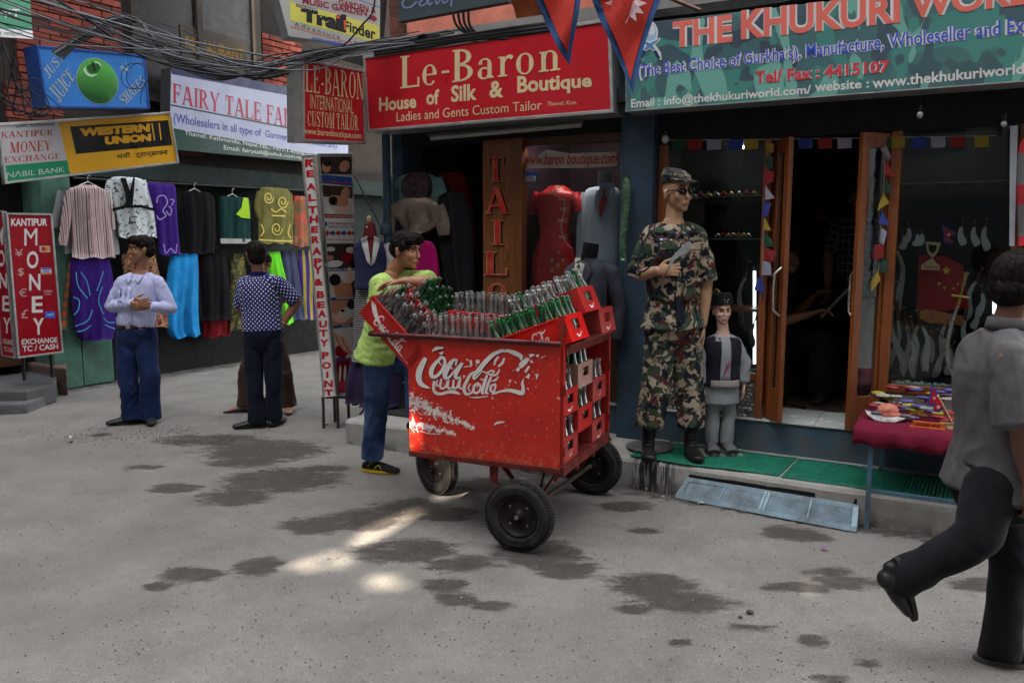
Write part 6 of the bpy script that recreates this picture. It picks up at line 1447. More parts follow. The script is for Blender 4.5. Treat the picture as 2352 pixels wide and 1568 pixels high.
hd = dict(R=dict(d=(.9, -.3, .05), palm=(0, 1, 0), thumb=(0, 0, 1), curl=(20, 50, 35)), L=dict(d=(0, -.05, -1), palm=(-1, 0, 0), thumb=(0, -1, 0), curl=(8, 12, 10)))
tF, HM, side, up = figure('dress_dummy', 'tall soldier mannequin in camouflage uniform, cap and dark glasses holding a curved knife', 'mannequin', J, 1.06, skP, hands=hd, g=.95, face=False)
face_parts(tF, HM, 1.06, eyes=False, lm=mat('mannequin lips', (.34, .13, .09), .4))
jk = shirt(tF, J, side, up, camom, sleeve=.97, g=1.04, k=1.03, hem=-.045, flare=1.22, amp=.008, r=(.074, .070, .068, .04), seed=91, name='jacket')
for s in 'LR':
 q = (J['el' + s] - J['sh' + s]).normalized(); b = MB(); b.tube([J['el' + s] - q * .035, J['el' + s] + q * .015], [.068, .071], 18); b.build('rolled_cuff', mat('camo inside', (.20, .16, .12), .9), tF)
trousers(tF, J, side, camom, k=1.03, g=1.0, r=(.105, .092, .088, .088), amp=.010, seed=95, end=.005)
M = frameM(J['pel'].lerp(J['neck'], .5), J['fwd'])
for x, z, w_, h_ in ((-.098, .135, .12, .10), (.092, .135, .12, .10), (-.098, -.115, .13, .13), (.098, -.115, .13, .13)):
 p_ = drape(jk, M, [rc(x - w_ / 2, z - h_ / 2, x + w_ / 2, z + h_ / 2)], 'pocket', camom, tF, .006, 6, .006)
 drape(jk, M, [rc(x - w_ / 2 - .004, z + h_ / 2 - .035, x + w_ / 2 + .004, z + h_ / 2 + .012)], 'flap', camom, p_, .013, 6, .005)
drape(jk, M, [rc(-.16, .205, -.035, .227)], 'name_tape', mat('khaki tape', (.14, .12, .085), .8), tF, .006, 4, .003)
for i, c in enumerate([(.5, .5, .55), (.40, .03, .03), (.05, .09, .35), (.5, .5, .5), (.05, .09, .35)]): drape(jk, M, [rc(.048 + i * .019, .207, .065 + i * .019, .221)], 'ribbon_bar', mat('ribbon %d' % i, c, .6), tF, .007, 2, .003)
NM = frameM(J['neck'], J['fwd']); drape(jk, NM, [[(-.038, .0), (.038, .0), (0, -.10)]], 'neck_skin', skP, tF, .002)
for s in (-1, 1): drape(jk, NM, [[(s * .034, .006), (s * .085, -.022), (s * .070, -.105), (s * .014, -.078)]], 'collar', camom, tF, .009, 5, .006); drape(jk, NM, [rc(s * .07, -.030, s * .165, -.062) if s > 0 else rc(-.165, -.062, -.07, -.030)], 'shoulder_strap', camom, tF, .006, 4, .004)
drape(jk, M, [rc(-.012, -.33, .016, .15)], 'placket', camom, tF, .005, 10, .005)
cp = [S_limb([HM @ Vector((0, -.018, .075)), HM @ Vector((0, -.018, .125)), HM @ Vector((0, -.014, .135))], [(.093, .108), (.092, .106), (.086, .100)], HM.to_3x3() @ Vector((1, 0, 0)), 24, (.1, .25)), S_limb([HM @ Vector((0, .06, .082)), HM @ Vector((0, .115, .075)), HM @ Vector((0, .142, .066))], [(.080, .010), (.072, .008), (.050, .007)], HM.to_3x3() @ Vector((1, 0, 0)), 18)]
blob('cap', cp, .006, camo('cap camouflage', [(.16, .14, .11), (.03, .05, .04), (.05, .02, .018), (.010, .011, .018)], 18.), tF, 1)
b = MB(HM)
for s in (-1, 1): b.ball((s * .034, .096, .010), (.034, .010, .020), 14, 8); b.tube([(s * .066, .09, .016), (s * .086, .04, .016), (s * .086, -.03, .012)], .003, 6)
b.tube([(-.012, .103, .016), (.012, .103, .016)], .003, 6); b.build('sunglasses', mat('dark lens', (.006, .006, .008), .08), tF)
b = MB(); pts = [J['shR'] + Vector((-.01, -.06, .02)), J['shR'].lerp(J['elR'], .4) + Vector((-.045, -.08, 0)), J['elR'] + Vector((-.015, -.10, .03)), J['wrR'] + Vector((-.06, -.06, .03)), J['wrR'] + Vector((.0, -.07, .16)), J['wrR'] + Vector((-.06, -.02, .26)), J['shR'] + Vector((.05, -.11, -.06))]; b.tube(smooth_path(pts, [.006] * len(pts), 4)[0], .006, 8); b.build('lanyard', mat('navy cord', (.014, .018, .03), .7), tF)
def boot(t, an, dd):
 dd = Vector(dd).normalized(); M = frameM((an.x, an.y, KZ + .012), dd); sx = M.to_3x3() @ Vector((1, 0, 0)); P_ = lambda *v: M @ Vector(v)
 o = blob('boot', [S_limb([P_(0, -.06, .035), P_(0, 0, .045), P_(0, .07, .040), P_(0, .14, .032), P_(0, .19, .028)], [(.036, .034), (.040, .044), (.044, .034), (.048, .030), (.040, .024)], sx, 18), S_limb([P_(0, -.015, .05), P_(0, -.015, .14), P_(0, -.02, .27)], [(.045, .055), (.045, .052), (.054, .060)], sx, 18)], .006, blackl, t, 1)
 b = MB(M)
 for i in range(8): z = .085 + i * .022; y = .062 - .004 * i if i > 1 else .085 - .012 * i; b.tube([(-.024, y - .012, z), (0, y + .004, z + .006), (.024, y - .012, z)], .0032, 6)
 b.build('lace', mat('black lace', (.03, .03, .035), .7), o)
 b = MB(M); b.prism([(.050 * math.sin(a), .06 + .145 * math.cos(a)) for a in [2 * math.pi * i / 20 for i in range(20)]][::-1], .022, T(0, 0, 0)); b.build('sole', mat('dark sole', (.02, .018, .016), .7), o)
boot(tF, Vector((V3(1491, 975, d).x, 5.29, 0)), (-.1, -1, 0)); boot(tF, Vector((V3(1588, 975, d).x, 5.27, 0)), (.05, -1, 0))
# ---- curved knives ----
bladem = mat('knife steel', (.38, .40, .42), .35, .45, var=.3, dirt=.2); hornm = mat('dark wood grip', (.10, .038, .02), .4); brassm = mat('brass fitting', (.50, .33, .10), .3, .9)
def knife(M, L, label, group=None, bm=bladem, hm=hornm, name='curved_knife', straight=False):
 """local: grip at the origin pointing down z; blade runs along +z... bent towards +x"""
 t = thing(name, label, 'knife', M=M, group=group)
 c = [(0, 0, .018), (.10, .012, .024), (.28, .015, .030), (.45, -.012, .040), (.65, -.065, .056), (.82, -.100, .050), (.93, -.112, .030), (1, -.112, .004)]
 if straight: c = [(0, 0, .016), (.25, .02, .022), (.5, .02, .026), (.75, -.01, .030), (.92, -.06, .022), (1, -.09, .003)]
 z0 = L * .27; B = L * .73
 c = [(z, x * 1.7, w_ * .44) for z, x, w_ in c]; Lf = [(x * B, z0 + z * B) for z, x, w_ in c]; lp_ = [(x - w_ * L / B * .9, z) for (x, z), (_, _, w_) in zip(Lf, c)]; rp = [(x + w_ * L / B * .9 * .6, z) for (x, z), (_, _, w_) in zip(Lf, c)]
 b = MB(M); n = len(c); vs_ = []
 for y in (-.0022, .0022): vs_ += [(x, y * .2, z) for x, z in lp_] + [(x, y, z) for x, z in rp]
 f = [(i, i + 1, n + i + 1, n + i) for i in range(n - 1)] + [(2 * n + i, 3 * n + i, 3 * n + i + 1, 2 * n + i + 1) for i in range(n - 1)] + [(n + i, n + i + 1, 3 * n + i + 1, 3 * n + i) for i in range(n - 1)] + [(i, 2 * n + i, 2 * n + i + 1, i + 1) for i in range(n - 1)]
 b.add(vs_, f); b.build('blade', bm, t)
 b = MB(M); k = L * .28; b.tube([(0, 0, 0), (0, 0, k * .1), (.0, 0, k * .45), (0, 0, k * .8), (0, 0, k)], [(.062 * k * 1.6, .05 * k), (.05 * k * 1.4, .042 * k), (.040 * k * 1.6, .045 * k), (.046 * k * 1.3, .04 * k), (.05 * k * 1.3, .042 * k)], 10, side=(1, 0, 0)); b.build('grip', hm, t)
 b = MB(M); b.tube([(0, 0, k * .94), (0, 0, k * 1.06)], [(.075 * k, .05 * k)] * 2, 10, side=(1, 0, 0)); b.tube([(0, 0, -.02 * k), (0, 0, .03 * k)], [(.11 * k, .07 * k)] * 2, 10, side=(1, 0, 0)); b.build('fitting', brassm, t)
 return t
def between(p, q, n, flip=1):
 z = (q - p); L = z.length; z.normalize(); y = (Vector(n) - z * z.dot(Vector(n))).normalized(); x = y.cross(z) * flip; y = z.cross(x)
 m = Matrix((x, y, z)).transposed().to_4x4(); m.translation = p; return m, L
m_, L_ = between(V3(1524, 638, d - .19), V3(1572, 548, d - .20), (0, -1, 0), 1); knife(m_, L_, 'curved knife held upright in the hand of the soldier mannequin')
# ---- boy mannequin ----
d = 5.38; kk = .72
J = dict(pel=V3(1655, 878, d), neck=V3(1660, 768, d), head=V3(1659, 716, d), hf=(.05, -1, .0), fwd=(.05, -1, 0),
  shR=V3(1627, 783, d), shL=V3(1692, 783, d), elR=V3(1608, 832, d - .02), elL=V3(1711, 832, d - .02), wrR=V3(1611, 883, d - .02), wrL=V3(1708, 880, d - .02),
  hipR=V3(1641, 900, d), hipL=V3(1673, 900, d), knR=V3(1637, 955, d), knL=V3(1674, 955, d), anR=V3(1633, 1015, d), anL=V3(1668, 1017, d))
hd = dict(R=dict(d=(0, -.05, -1), palm=(1, 0, 0), thumb=(0, -1, 0), curl=(8, 12, 10), k=.62), L=dict(d=(0, -.05, -1), palm=(-1, 0, 0), thumb=(0, -1, 0), curl=(8, 12, 10), k=.62))
tG, HM, side, up = figure('child_dummy', 'boy mannequin in grey tunic, dark waistcoat and black cap with crossed knives badge', 'mannequin', J, kk, skB, hands=hd, vox=.0045, face=False)
face_parts(tG, HM, kk, lm=mat('pink lips', (.42, .13, .12), .4))
grc = fabric('grey cotton suiting', (.25, .27, .295), var=.12)
for s in 'LR': J['wr' + s] = J['wr' + s] + Vector((0, 0, .01))
shirt(tG, J, side, up, grc, g=1.0, k=kk, hem=-.135, flare=1.12, amp=.005, r=(.060, .058, .056, .054), seed=101, name='tunic')
Jv = dict(J);
b_ = shirt(tG, Jv, side, up, fabric('dark waistcoat', (.018, .017, .028)), sleeve=.02, g=1.12, k=kk, hem=-.01, flare=1.05, amp=.003, r=(.060, .056, .05, .05), seed=104, name='waistcoat', neck=.06)
M = frameM(J['pel'].lerp(J['neck'], .5), J['fwd'])
drape(b_, M, [[(-.030, .155), (.032, .155), (.040, -.135), (-.030, -.135)]], 'tunic_front', grc, tG, .004, 8, .004)
drape(b_, M, [rc(-.095, -.185, .095, -.135)], 'sash', fabric('pale sash', (.33, .29, .29)), tG, .008, 8, .012)
for c_, pts in (((.03, .06, .30), [(-.030, .05), (-.018, .04), (.030, -.135), (.014, -.14), (-.022, -.06)]), ((.48, .03, .03), [(-.024, .02), (-.014, -.02), (.022, -.12), (.012, -.085), (-.018, -.045)])):
 drape(b_, M, [pts], 'small_pennant', mat('pennant %d' % int(c_[0] * 100), c_, .7), tG, .010 if c_[0] < .1 else .014)
trousers(tG, J, side, grc, k=kk, g=1.0, r=(.072, .064, .062, .058), amp=.005, seed=106, end=.0)
blob('cap', [S_limb([HM @ Vector((0, -.012, .052)), HM @ Vector((.003, -.014, .118))], [(.074, .080), (.066, .070)], HM.to_3x3() @ Vector((1, 0, 0)), 24, (.1, .2))], .005, fabric('black felt', (.012, .012, .015)), tG, 1)
for s in (1, -1): b = MB(HM @ T(0, .076, .072)); b.beam((-.014 * s, .0, -.010), (.012 * s, .0, .012), .004, .002); b.ball((.013 * s, 0, .014), .004, 6, 4); b.build('badge', steel, tG)
for s in 'LR': shoe(tG, Vector((J['an' + s].x, J['an' + s].y - .0, KZ + .014)), (.08 if s == 'L' else -.08, -1, 0), .20, mat('grey canvas shoe', (.10, .10, .105), .8), sole_m=mat('grey sole', (.10, .095, .09), .7))
b = MB(); c = V3(1652, 1030, 5.36); b.box((c.x - .17, c.y - .10, KZ + .004), (c.x + .14, c.y + .10, KZ + .013)); tag(b.build('base_board', mat('pale board', (.30, .27, .22), .7)), 'thin pale board under the grey shoes of the boy mannequin', 'board')
# ---- garments ----
def pfun(pl): return (lp, LMAT, LI) if pl == 'L' else (fp, FMAT, FI)
def garment(name, label, cat, pl, dd, rows, m, th=.05, sleeves=(), fold=.012, freq=26, seed=1, group=None, f=ZI, hanger=False, sup=True):
 """rows: (y, x left, x right) in the picture, on the plane dd of a shop front"""
 fn, BMx, IN = pfun(pl); rs = []
 for y, xl, xr in rows:
  a, b_ = fn(*f(xl, y), dd), fn(*f(xr, y), dd); rs.append(((a + b_) / 2, (b_ - a).length / 2))
 C, W = smooth_path([r[0] for r in rs], [r[1] for r in rs], 3); along = (BMx.to_3x3() @ Vector((1, 0, 0)))
 base = min(C, key=lambda p: p.z); Mo = BMx.copy(); Mo.translation = base
 rg = random.Random(seed); ph = [rg.uniform(0, 6) for _ in range(6)]; mb = MB(); n = 56; N = len(C); vs_, fs_ = [], []
 for i, (c, (w_, _)) in enumerate(zip(C, W)):
  tt = i / (N - 1); t_ = th * (.55 + .45 * min(1, tt * 4))
  for k in range(n):
   a = 2 * math.pi * k / n; u = math.cos(a); x = w_ * u; y = -math.sin(a) * t_
   fo = fold * (.25 + tt) * (math.sin(x * freq + ph[0] + tt * 2 * math.sin(ph[1])) + .6 * math.sin(x * freq * 2.3 + ph[2] + tt * 3) + .5 * math.sin(tt * 9 + x * 9 + ph[3])) * abs(math.sin(a)) ** .5
   vs_.append(c + along * (x + .25 * fo) + IN * (y + fo * (1 if math.sin(a) > 0 else -.6)) + Vector((0, 0, .012 * math.sin(x * 30 + ph[4]) if i == N - 1 else 0)))
 for i in range(N - 1):
  for k in range(n): fs_.append((i * n + k, i * n + (k + 1) % n, (i + 1) * n + (k + 1) % n, (i + 1) * n + k))
 fs_ += [tuple(range(n)), tuple(range((N - 1) * n, N * n))[::-1]]; mb.add(vs_, fs_, smooth=True)
 for s_ in sleeves:       # (points in the picture, half widths in metres)
  P_, r_ = smooth_path([fn(*f(x, y), dd + .01) for x, y in s_[0]], [(q, th * .6) for q in s_[1]], 4); mb.tube(P_, r_, 16, side=along)
 o = mb.build(name, m, None, M=Mo); tag(o, label, cat, group)
 if hanger:
  c = C[0]; h = MB(); h.tube([c + along * -.10 + Vector((0, 0, -.01)), c + Vector((0, 0, .035)), c + along * .10 + Vector((0, 0, -.01))], .006, 6); h.tube([c + Vector((0, 0, .03)), c + Vector((0, 0, .09)), c + along * .02 + Vector((0, 0, .11)), c + along * .035 + Vector((0, 0, .09))], .003, 6)
  tag(h.build('hanger', mat('white hanger', (.5, .5, .5), .4)), 'white plastic hanger holding the ' + label, 'hanger')
 return o
def deco(par, pl, dd, lines, m, f=ZI, name='embroidery', n=5):
 fn, BMx, IN = pfun(pl); b = MB(); i = 0
 for pts, ws in lines:
  for q in stroke(pts, ws, n): b.add([fn(*f(x, y), dd - .0004 * (i % 9)) for x, y in q], [tuple(range(len(q)))]); i += 1
 return b.build(name, m, par)
def patch(par, pl, dd, pts, m, f=ZI, name='panel'):
 fn, BMx, IN = pfun(pl); b = MB(); b.add([fn(*f(x, y), dd) for x, y in pts], [tuple(range(len(pts)))]); return b.build(name, m, par)
def stripes(name, cols, freq, axis=0, base=None, rough=.9):
 t = NT(name); x = t.xyz()[axis]; w_ = t.math('MULTIPLY', x, freq); c = cols[0]
 for i, cc in enumerate(cols[1:]): c = t.mix(t.ramp(t.math('SINE', t.math('ADD', t.math('MULTIPLY', w_, 1 + .37 * i), i * 1.9)), .25, .4), c, cc)
 c = t.mix(t.ramp(t.noise(7, detail=5), .4, .7, 0, .25), c, (.05, .045, .05)); return t.fin(c, rough, 0, t.bump(t.noise(8, t.map((1, 1, .5)), detail=5), .5, .03), Specular_IOR_Level=.2)
CG = 'clothes hanging on the wall of the left shop'
kur = stripes('striped cotton', [(.30, .12, .12), (.48, .42, .42), (.16, .06, .055), (.50, .46, .46)], 170)
garment('grey_shirt', 'pale grey shirt hanging behind the striped kurta', 'shirt', 'L', -.06, [(148, 500, 600), (190, 420, 690), (350, 400, 740), (575, 415, 765)], fabric('pale grey cloth', (.22, .23, .25)), f=ZB, sleeves=[(((400, 180), (372, 300), (350, 410)), (.06, .05, .045))], group=CG)
g_ = garment('striped_kurta', 'red, white and brown striped kurta hanging first on the left', 'shirt', 'L', -.15, [(135, 520, 605), (150, 480, 640), (175, 435, 680), (280, 450, 690), (450, 458, 715), (600, 462, 735)], kur, th=.06, f=ZB, sleeves=[(((450, 180), (430, 300), (398, 520)), (.06, .055, .045)), (((672, 180), (700, 300), (715, 420)), (.05, .045, .04))], group=CG, hanger=True)
deco(g_, 'L', -.228, [([(568, 195), (570, 360)], [6, 6])], mat('kurta placket', (.20, .09, .08), .8), ZB, 'placket')
flo = NT('floral print'); n = flo.noise(16, detail=3, dist=1.5); flm = flo.fin(flo.mix(flo.ramp(n, .56, .60), (.46, .50, .52), (.045, .05, .06)), .9)
g_ = garment('print_blouse', 'white blouse with grey flower print and black bands', 'blouse', 'L', -.12, [(85, 760, 870), (105, 700, 920), (200, 712, 945), (330, 740, 985), (470, 760, 1000)], flm, f=ZB, sleeves=[(((905, 110), (950, 220), (985, 330)), (.05, .05, .05)), (((705, 110), (690, 180), (700, 260)), (.04, .04, .04))], group=CG)
blk = fabric('black cloth', (.0045, .0045, .0055)); patch(g_, 'L', -.19, [(770, 90), (800, 90), (830, 170), (850, 88), (862, 90), (848, 262), (805, 262), (800, 200)], blk, ZB); patch(g_, 'L', -.192, [(715, 285), (800, 262), (905, 262), (985, 285), (985, 302), (900, 280), (800, 282), (722, 305)], blk, ZB)
pur = fabric('violet cotton', (.040, .012, .17), fold=.6)
g_ = garment('purple_top', 'purple top with pale painted swirls', 'top', 'L', -.13, [(125, 960, 1090), (150, 940, 1120), (350, 990, 1130), (580, 1020, 1150)], pur, f=ZB, group=CG, seed=4)
pq = mat('pale violet paint', (.26, .20, .48), .8); deco(g_, 'L', -.20, [([(1000, 250), (1010, 210), (1050, 205), (1068, 250), (1040, 300), (1060, 330), (1020, 355), (1000, 330)], 8), ([(1060, 300), (1085, 330), (1095, 290), (1075, 270)], 7), ([(1085, 225), (1110, 235), (1095, 265)], 7), ([(1045, 510), (1060, 570), (1090, 540), (1120, 570), (1130, 510)], 7)], pq, ZB)
garment('plain_blouse', 'plain black top with a small yellow tag', 'top', 'L', -.13, [(160, 130, 225), (185, 105, 285), (350, 120, 300), (520, 120, 300)], blk, f=ZC, group=CG, hanger=True, seed=5)
g_ = garment('green_top', 'dark green top with bright lime neck panel and white hem', 'top', 'L', -.13, [(190, 345, 450), (215, 322, 500), (330, 325, 500), (455, 330, 502)], fabric('dark green jersey', (.008, .035, .035)), f=ZC, group=CG, hanger=True, seed=6)
patch(g_, 'L', -.195, [(462, 195), (490, 198), (502, 318), (450, 312), (420, 292), (450, 255)], fabric('lime cloth', (.34, .58, .03)), ZC); patch(g_, 'L', -.197, [(328, 432), (505, 436), (506, 462), (330, 462)], fabric('off white hem', (.34, .35, .33)), ZC)
olv = fabric('olive satin', (.13, .12, .035), (.17, .16, .05)); gold = mat('gold thread', (.50, .40, .07), .5)
g_ = garment('embroidered_jacket', 'olive jacket with gold embroidery', 'jacket', 'L', -.15, [(138, 585, 680), (158, 555, 730), (300, 550, 745), (462, 548, 748)], olv, f=ZC, group=CG, seed=7, sleeves=[(((560, 165), (545, 260), (570, 340)), (.06, .06, .05)), (((728, 170), (738, 280), (735, 350)), (.04, .05, .05))])
L2 = []
for cx, cy, r_ in ((608, 195, 30), (690, 220, 32), (655, 375, 34)):
 L2.append(([(cx + r_ * (1 - i / 14) * math.cos(i * .9), cy + r_ * 1.25 * (1 - i / 14) * math.sin(i * .9)) for i in range(12)], 6))
L2 += [([(622, 262), (650, 280), (680, 262), (712, 282)], 7), ([(555, 440), (650, 446), (745, 448)], 8), ([(565, 350), (580, 390), (562, 420)], 6), ([(735, 350), (722, 400), (738, 430)], 6), ([(628, 300), (705, 303)], 8)]
deco(g_, 'L', -.222, L2, gold, ZC);
ptc = NT('patchwork cloth'); vo = ptc.new('ShaderNodeTexVoronoi', feature='F1'); vo.inputs['Scale'].default_value = 9; ptc.l.new(ptc.co(), vo.inputs['Vector']); pcm = ptc.fin(ptc.mix(.35, ptc.mix(1, vo.outputs['Color'], (.42, .12, .05), 'MULTIPLY'), (.25, .06, .03)), .9)
garment('patchwork_coat', 'orange patchwork coat at the end of the row of tops', 'coat', 'L', -.14, [(190, 760, 830), (215, 752, 850), (480, 752, 860)], pcm, f=ZC, group=CG, seed=8)
g_ = garment('harem_trousers', 'purple harem trousers with light blue stripes under the striped kurta', 'trousers', 'L', -.11, [(590, 455, 690), (700, 450, 715), (900, 462, 735), (1050, 480, 735), (1120, 520, 720)], pur, th=.07, f=ZB, group=CG, seed=9)
cy_ = mat('light blue braid', (.06, .30, .60), .7); deco(g_, 'L', -.21, [([(485, 690), (500, 780), (560, 860)], 6), ([(515, 690), (555, 750), (575, 840)], 6), ([(660, 685), (640, 750), (618, 810)], 6), ([(655, 780), (630, 870), (660, 960)], 6), ([(468, 850), (505, 870), (500, 930), (470, 965)], 6), ([(590, 930), (560, 1000), (480, 1035)], 6), ([(580, 1030), (540, 1060), (490, 1070)], 6), ([(660, 980), (690, 1010), (735, 1012)], 6), ([(670, 1025), (700, 1040), (735, 1052)], 6)], cy_, ZB)
garment('orange_scarf', 'long dark orange and green scarf at the left end of the clothes', 'scarf', 'L', -.05, [(600, 445, 460), (800, 420, 445), (1060, 385, 425)], stripes('rusty stripe', [(.30, .06, .015), (.06, .07, .06)], 60, 2), f=ZB, th=.03, group=CG)
bb_ = fabric('bright blue cotton', (.012, .20, .55), (.02, .28, .62), fold=.7)
garment('blue_skirt', 'bright blue wrap skirt with ragged hem', 'skirt', 'L', -.12, [(520, 40, 195), (650, 20, 200), (850, 5, 200), (960, 20, 205), (1000, 60, 210)], bb_, th=.07, f=ZC, fold=.03, freq=22, group=CG, seed=11)
garment('black_skirt', 'straight black skirt with red edges', 'skirt', 'L', -.12, [(497, 218, 350), (700, 220, 380), (905, 222, 390)], blk, f=ZC, group=CG, seed=12)
garment('red_skirt', 'dark red skirt showing below the black skirt', 'skirt', 'L', -.04, [(510, 200, 300), (900, 225, 385), (1000, 232, 385)], fabric('dark red cloth', (.16, .008, .012)), f=ZC, group=CG, seed=13)
garment('floral_skirt', 'dark skirt with green and yellow print beside the dotted shirt', 'skirt', 'L', -.10, [(520, 395, 460), (700, 385, 480), (960, 380, 480)], camo('leafy print', [(.03, .05, .015), (.14, .13, .03), (.10, .02, .02), (.02, .03, .02)], 20), f=ZC, group=CG, seed=14)
garment('lime_skirt', 'bright lime green skirt behind the dotted shirt', 'skirt', 'L', -.13, [(510, 598, 672), (600, 600, 690), (750, 640, 730), (925, 690, 752)], fabric('lime cotton', (.12, .55, .02), fold=.7), f=ZC, fold=.02, group=CG, seed=15)
garment('slate_skirt', 'slate blue skirt hanging beside the lime one', 'skirt', 'L', -.11, [(505, 678, 760), (700, 700, 790), (905, 745, 815)], fabric('slate cloth', (.045, .055, .10), fold=.7), f=ZC, fold=.02, group=CG, seed=16)
garment('violet_skirt', 'deep violet skirt with yellow edge at the far end', 'skirt', 'L', -.10, [(500, 765, 850), (700, 790, 870), (900, 810, 890)], stripes('violet yellow', [(.035, .010, .13), (.035, .010, .13), (.30, .25, .03)], 40), f=ZC, group=CG, seed=17)
garment('pink_print_top', 'small top with pink flowers partly behind the man in the pale shirt', 'top', 'L', -.12, [(570, 780, 990), (640, 780, 1000), (800, 820, 1040), (1040, 980, 1085)], camo('pink flowers', [(.40, .12, .09), (.06, .02, .02), (.42, .22, .14), (.10, .10, .03)], 26), f=ZB, group=CG, seed=18)
b = MB(LMAT); b.tube([(.2, -.10, 2.36), (4.2, -.10, 2.40)], .012, 8); tag(b.build('clothes_rail', mat('dark rail', (.04, .04, .04), .5, .5)), 'dark rail carrying the clothes along the left shop', 'rail')
# ---- tailor's shop ----
ZT_ = zf(799.7, 282.2, .3); ZF2 = ZT_
CT = "clothes hanging at the tailor's door"
garment('teal_shirt', 'pale teal short sleeved shirt hanging highest at the tailor entrance', 'shirt', 'F', .62, [(390, 430, 610), (425, 370, 680), (520, 345, 700), (620, 350, 690)], fabric('teal shirting', (.10, .19, .20)), f=ZT_, sleeves=[(((375, 420), (330, 500), (315, 590)), (.05, .07, .08)), (((680, 430), (700, 500), (715, 560)), (.05, .06, .06))], group=CT, seed=21)
garment('dark_bundle', 'dark red and black patterned cloth draped over the teal shirt', 'cloth', 'F', .56, [(375, 470, 590), (430, 420, 630), (520, 410, 640), (575, 460, 620)], camo('dark brocade', [(.035, .015, .015), (.02, .02, .022), (.07, .03, .06), (.015, .010, .01)], 30), f=ZT_, group=CT, seed=22)
satin = mat('taupe satin', (.15, .115, .095), .32, .15, var=.5, scale=8, bump=.8, bscale=12, bdist=.02)
garment('satin_jacket', 'shiny taupe satin jacket hanging behind the young man', 'jacket', 'F', .52, [(575, 450, 600), (610, 360, 680), (700, 340, 710), (760, 400, 700), (840, 430, 620)], satin, f=ZT_, sleeves=[(((365, 640), (320, 740), (305, 860)), (.06, .07, .07)), (((690, 640), (725, 760), (735, 860)), (.06, .07, .06))], group=CT, seed=23)
garment('black_coat', 'long black coat hanging right of the satin jacket', 'coat', 'F', .60, [(530, 760, 830), (570, 700, 900), (800, 700, 950), (1100, 730, 960), (1310, 760, 960)], fabric('black coat cloth', (.007, .007, .009), (.011, .011, .015), fold=.8), f=ZT_, fold=.02, group=CT, seed=24)
garment('brown_coat', 'dark brown coat below the satin jacket', 'coat', 'F', .66, [(700, 420, 640), (900, 430, 690), (1300, 500, 740)], fabric('dark brown cloth', (.022, .010, .008)), f=ZT_, group=CT, seed=25)
garment('magenta_jacket', 'magenta jacket hanging behind the head of the young man', 'jacket', 'F', .50, [(900, 540, 600), (940, 510, 660), (1080, 500, 690), (1240, 490, 700)], fabric('magenta cloth', (.32, .004, .11), fold=.7), f=ZT_, group=CT, seed=26)
garment('red_robe', 'dark red robe at the back of the tailor entrance', 'robe', 'F', .80, [(380, 720, 850), (430, 700, 900), (700, 860, 960), (1000, 930, 990)], fabric('dark red robe', (.13, .006, .008)), f=ZT_, group=CT, seed=27)
# lettered board
fsT = thing('lettered_board', 'varnished wooden board with red raised letters down it at the tailor shop', 'sign', tuple(fp(1142, 760, .6)))
b = MB(FMAT); s0, _ = fsz(1108, 500, .58); s1, _ = fsz(1180, 500, .58); b.box((s0, .585, FZ), (s1, .625, 2.46)); b.build('board', wood_mat('varnished board', (.10, .032, .008), (.22, .078, .018), gl=.3), fsT, .003)
b = MB(FMAT); b.box((s1 + .002, .575, FZ), (s1 + .075, .66, 2.46)); b.build('edge_post', wood_mat('dark varnish', (.10, .03, .01), (.17, .055, .016)), fsT, .003)
lr = mat('faded red letter', (.40, .022, .012), .5, var=.3, scale=14, dirt=.35, dirtcol=(.45, .25, .15)); lc = mat('cream letter edge', (.50, .33, .18), .5); lk = mat('letter shadow black', (.012, .010, .010), .5)
for c_, x0, y0, x1, y1 in (('T', 1062, 262, 1198, 455), ('A', 1052, 500, 1222, 698), ('I', 1100, 743, 1184, 935), ('L', 1042, 985, 1222, 1168), ('O', 1060, 1225, 1222, 1400), ('R', 1050, 1450, 1225, 1640)):
 gl_, gw = serif_glyph(c_, .24, .09)
 for mm, dx, dy, h, ins in ((lk, 12, 8, .580, 0), (lc, 0, 0, .574, 0), (lr, 0, 0, .568, .022)):
  b = MB()
  for i, q in enumerate(gl_):
   cx_ = sum(p[0] for p in q) / len(q); cy_2 = sum(p[1] for p in q) / len(q)
   sh_f = lambda v, c: v + (c - v) * (ins * 3.2 / max(.05, abs(v - c) + .05) if ins else 0) * .35
   b.add([fp(*ZT_(x0 + dx + (x1 - x0) * sh_f(u, cx_) / gw, y1 + dy - (y1 - y0) * sh_f(v, cy_2)), h - .0003 * (i % 9)) for u, v in q], [tuple(range(len(q)))])
  b.build('letter' if mm is lr else 'letter_edge', mm, fsT)
# display window of the tailor
wt = thing('display_window', 'tailor display window with pale web address banner and card sticker', 'window', tuple(fp(1310, 800, .66)))
sA, _ = fsz(1203, 500, .64); sB = -.195
b = MB(FMAT); b.box((sA, .63, FZ), (sB, .66, FZ + .5)); b.box((sA - .0, .635, 2.40), (sB, .665, 2.46)); b.build('frame', brownwood, wt, .003)
def glass_pane():
 t = NT('window pane glass'); n = t.n; l = t.l; n.remove(t.b); tr = n.new('ShaderNodeBsdfTransparent'); gl = n.new('ShaderNodeBsdfGlossy'); gl.inputs['Roughness'].default_value = .02; tr.inputs[0].default_value = (.88, .92, .91, 1)
 fr = n.new('ShaderNodeFresnel'); fr.inputs[0].default_value = 1.5; m1 = n.new('ShaderNodeMixShader'); l.new(t.math('MULTIPLY', fr.outputs[0], .5), m1.inputs[0]); l.new(tr.outputs[0], m1.inputs[1]); l.new(gl.outputs[0], m1.inputs[2]); l.new(m1.outputs[0], t.out.inputs[0]); return t.m
paneg = glass_pane()
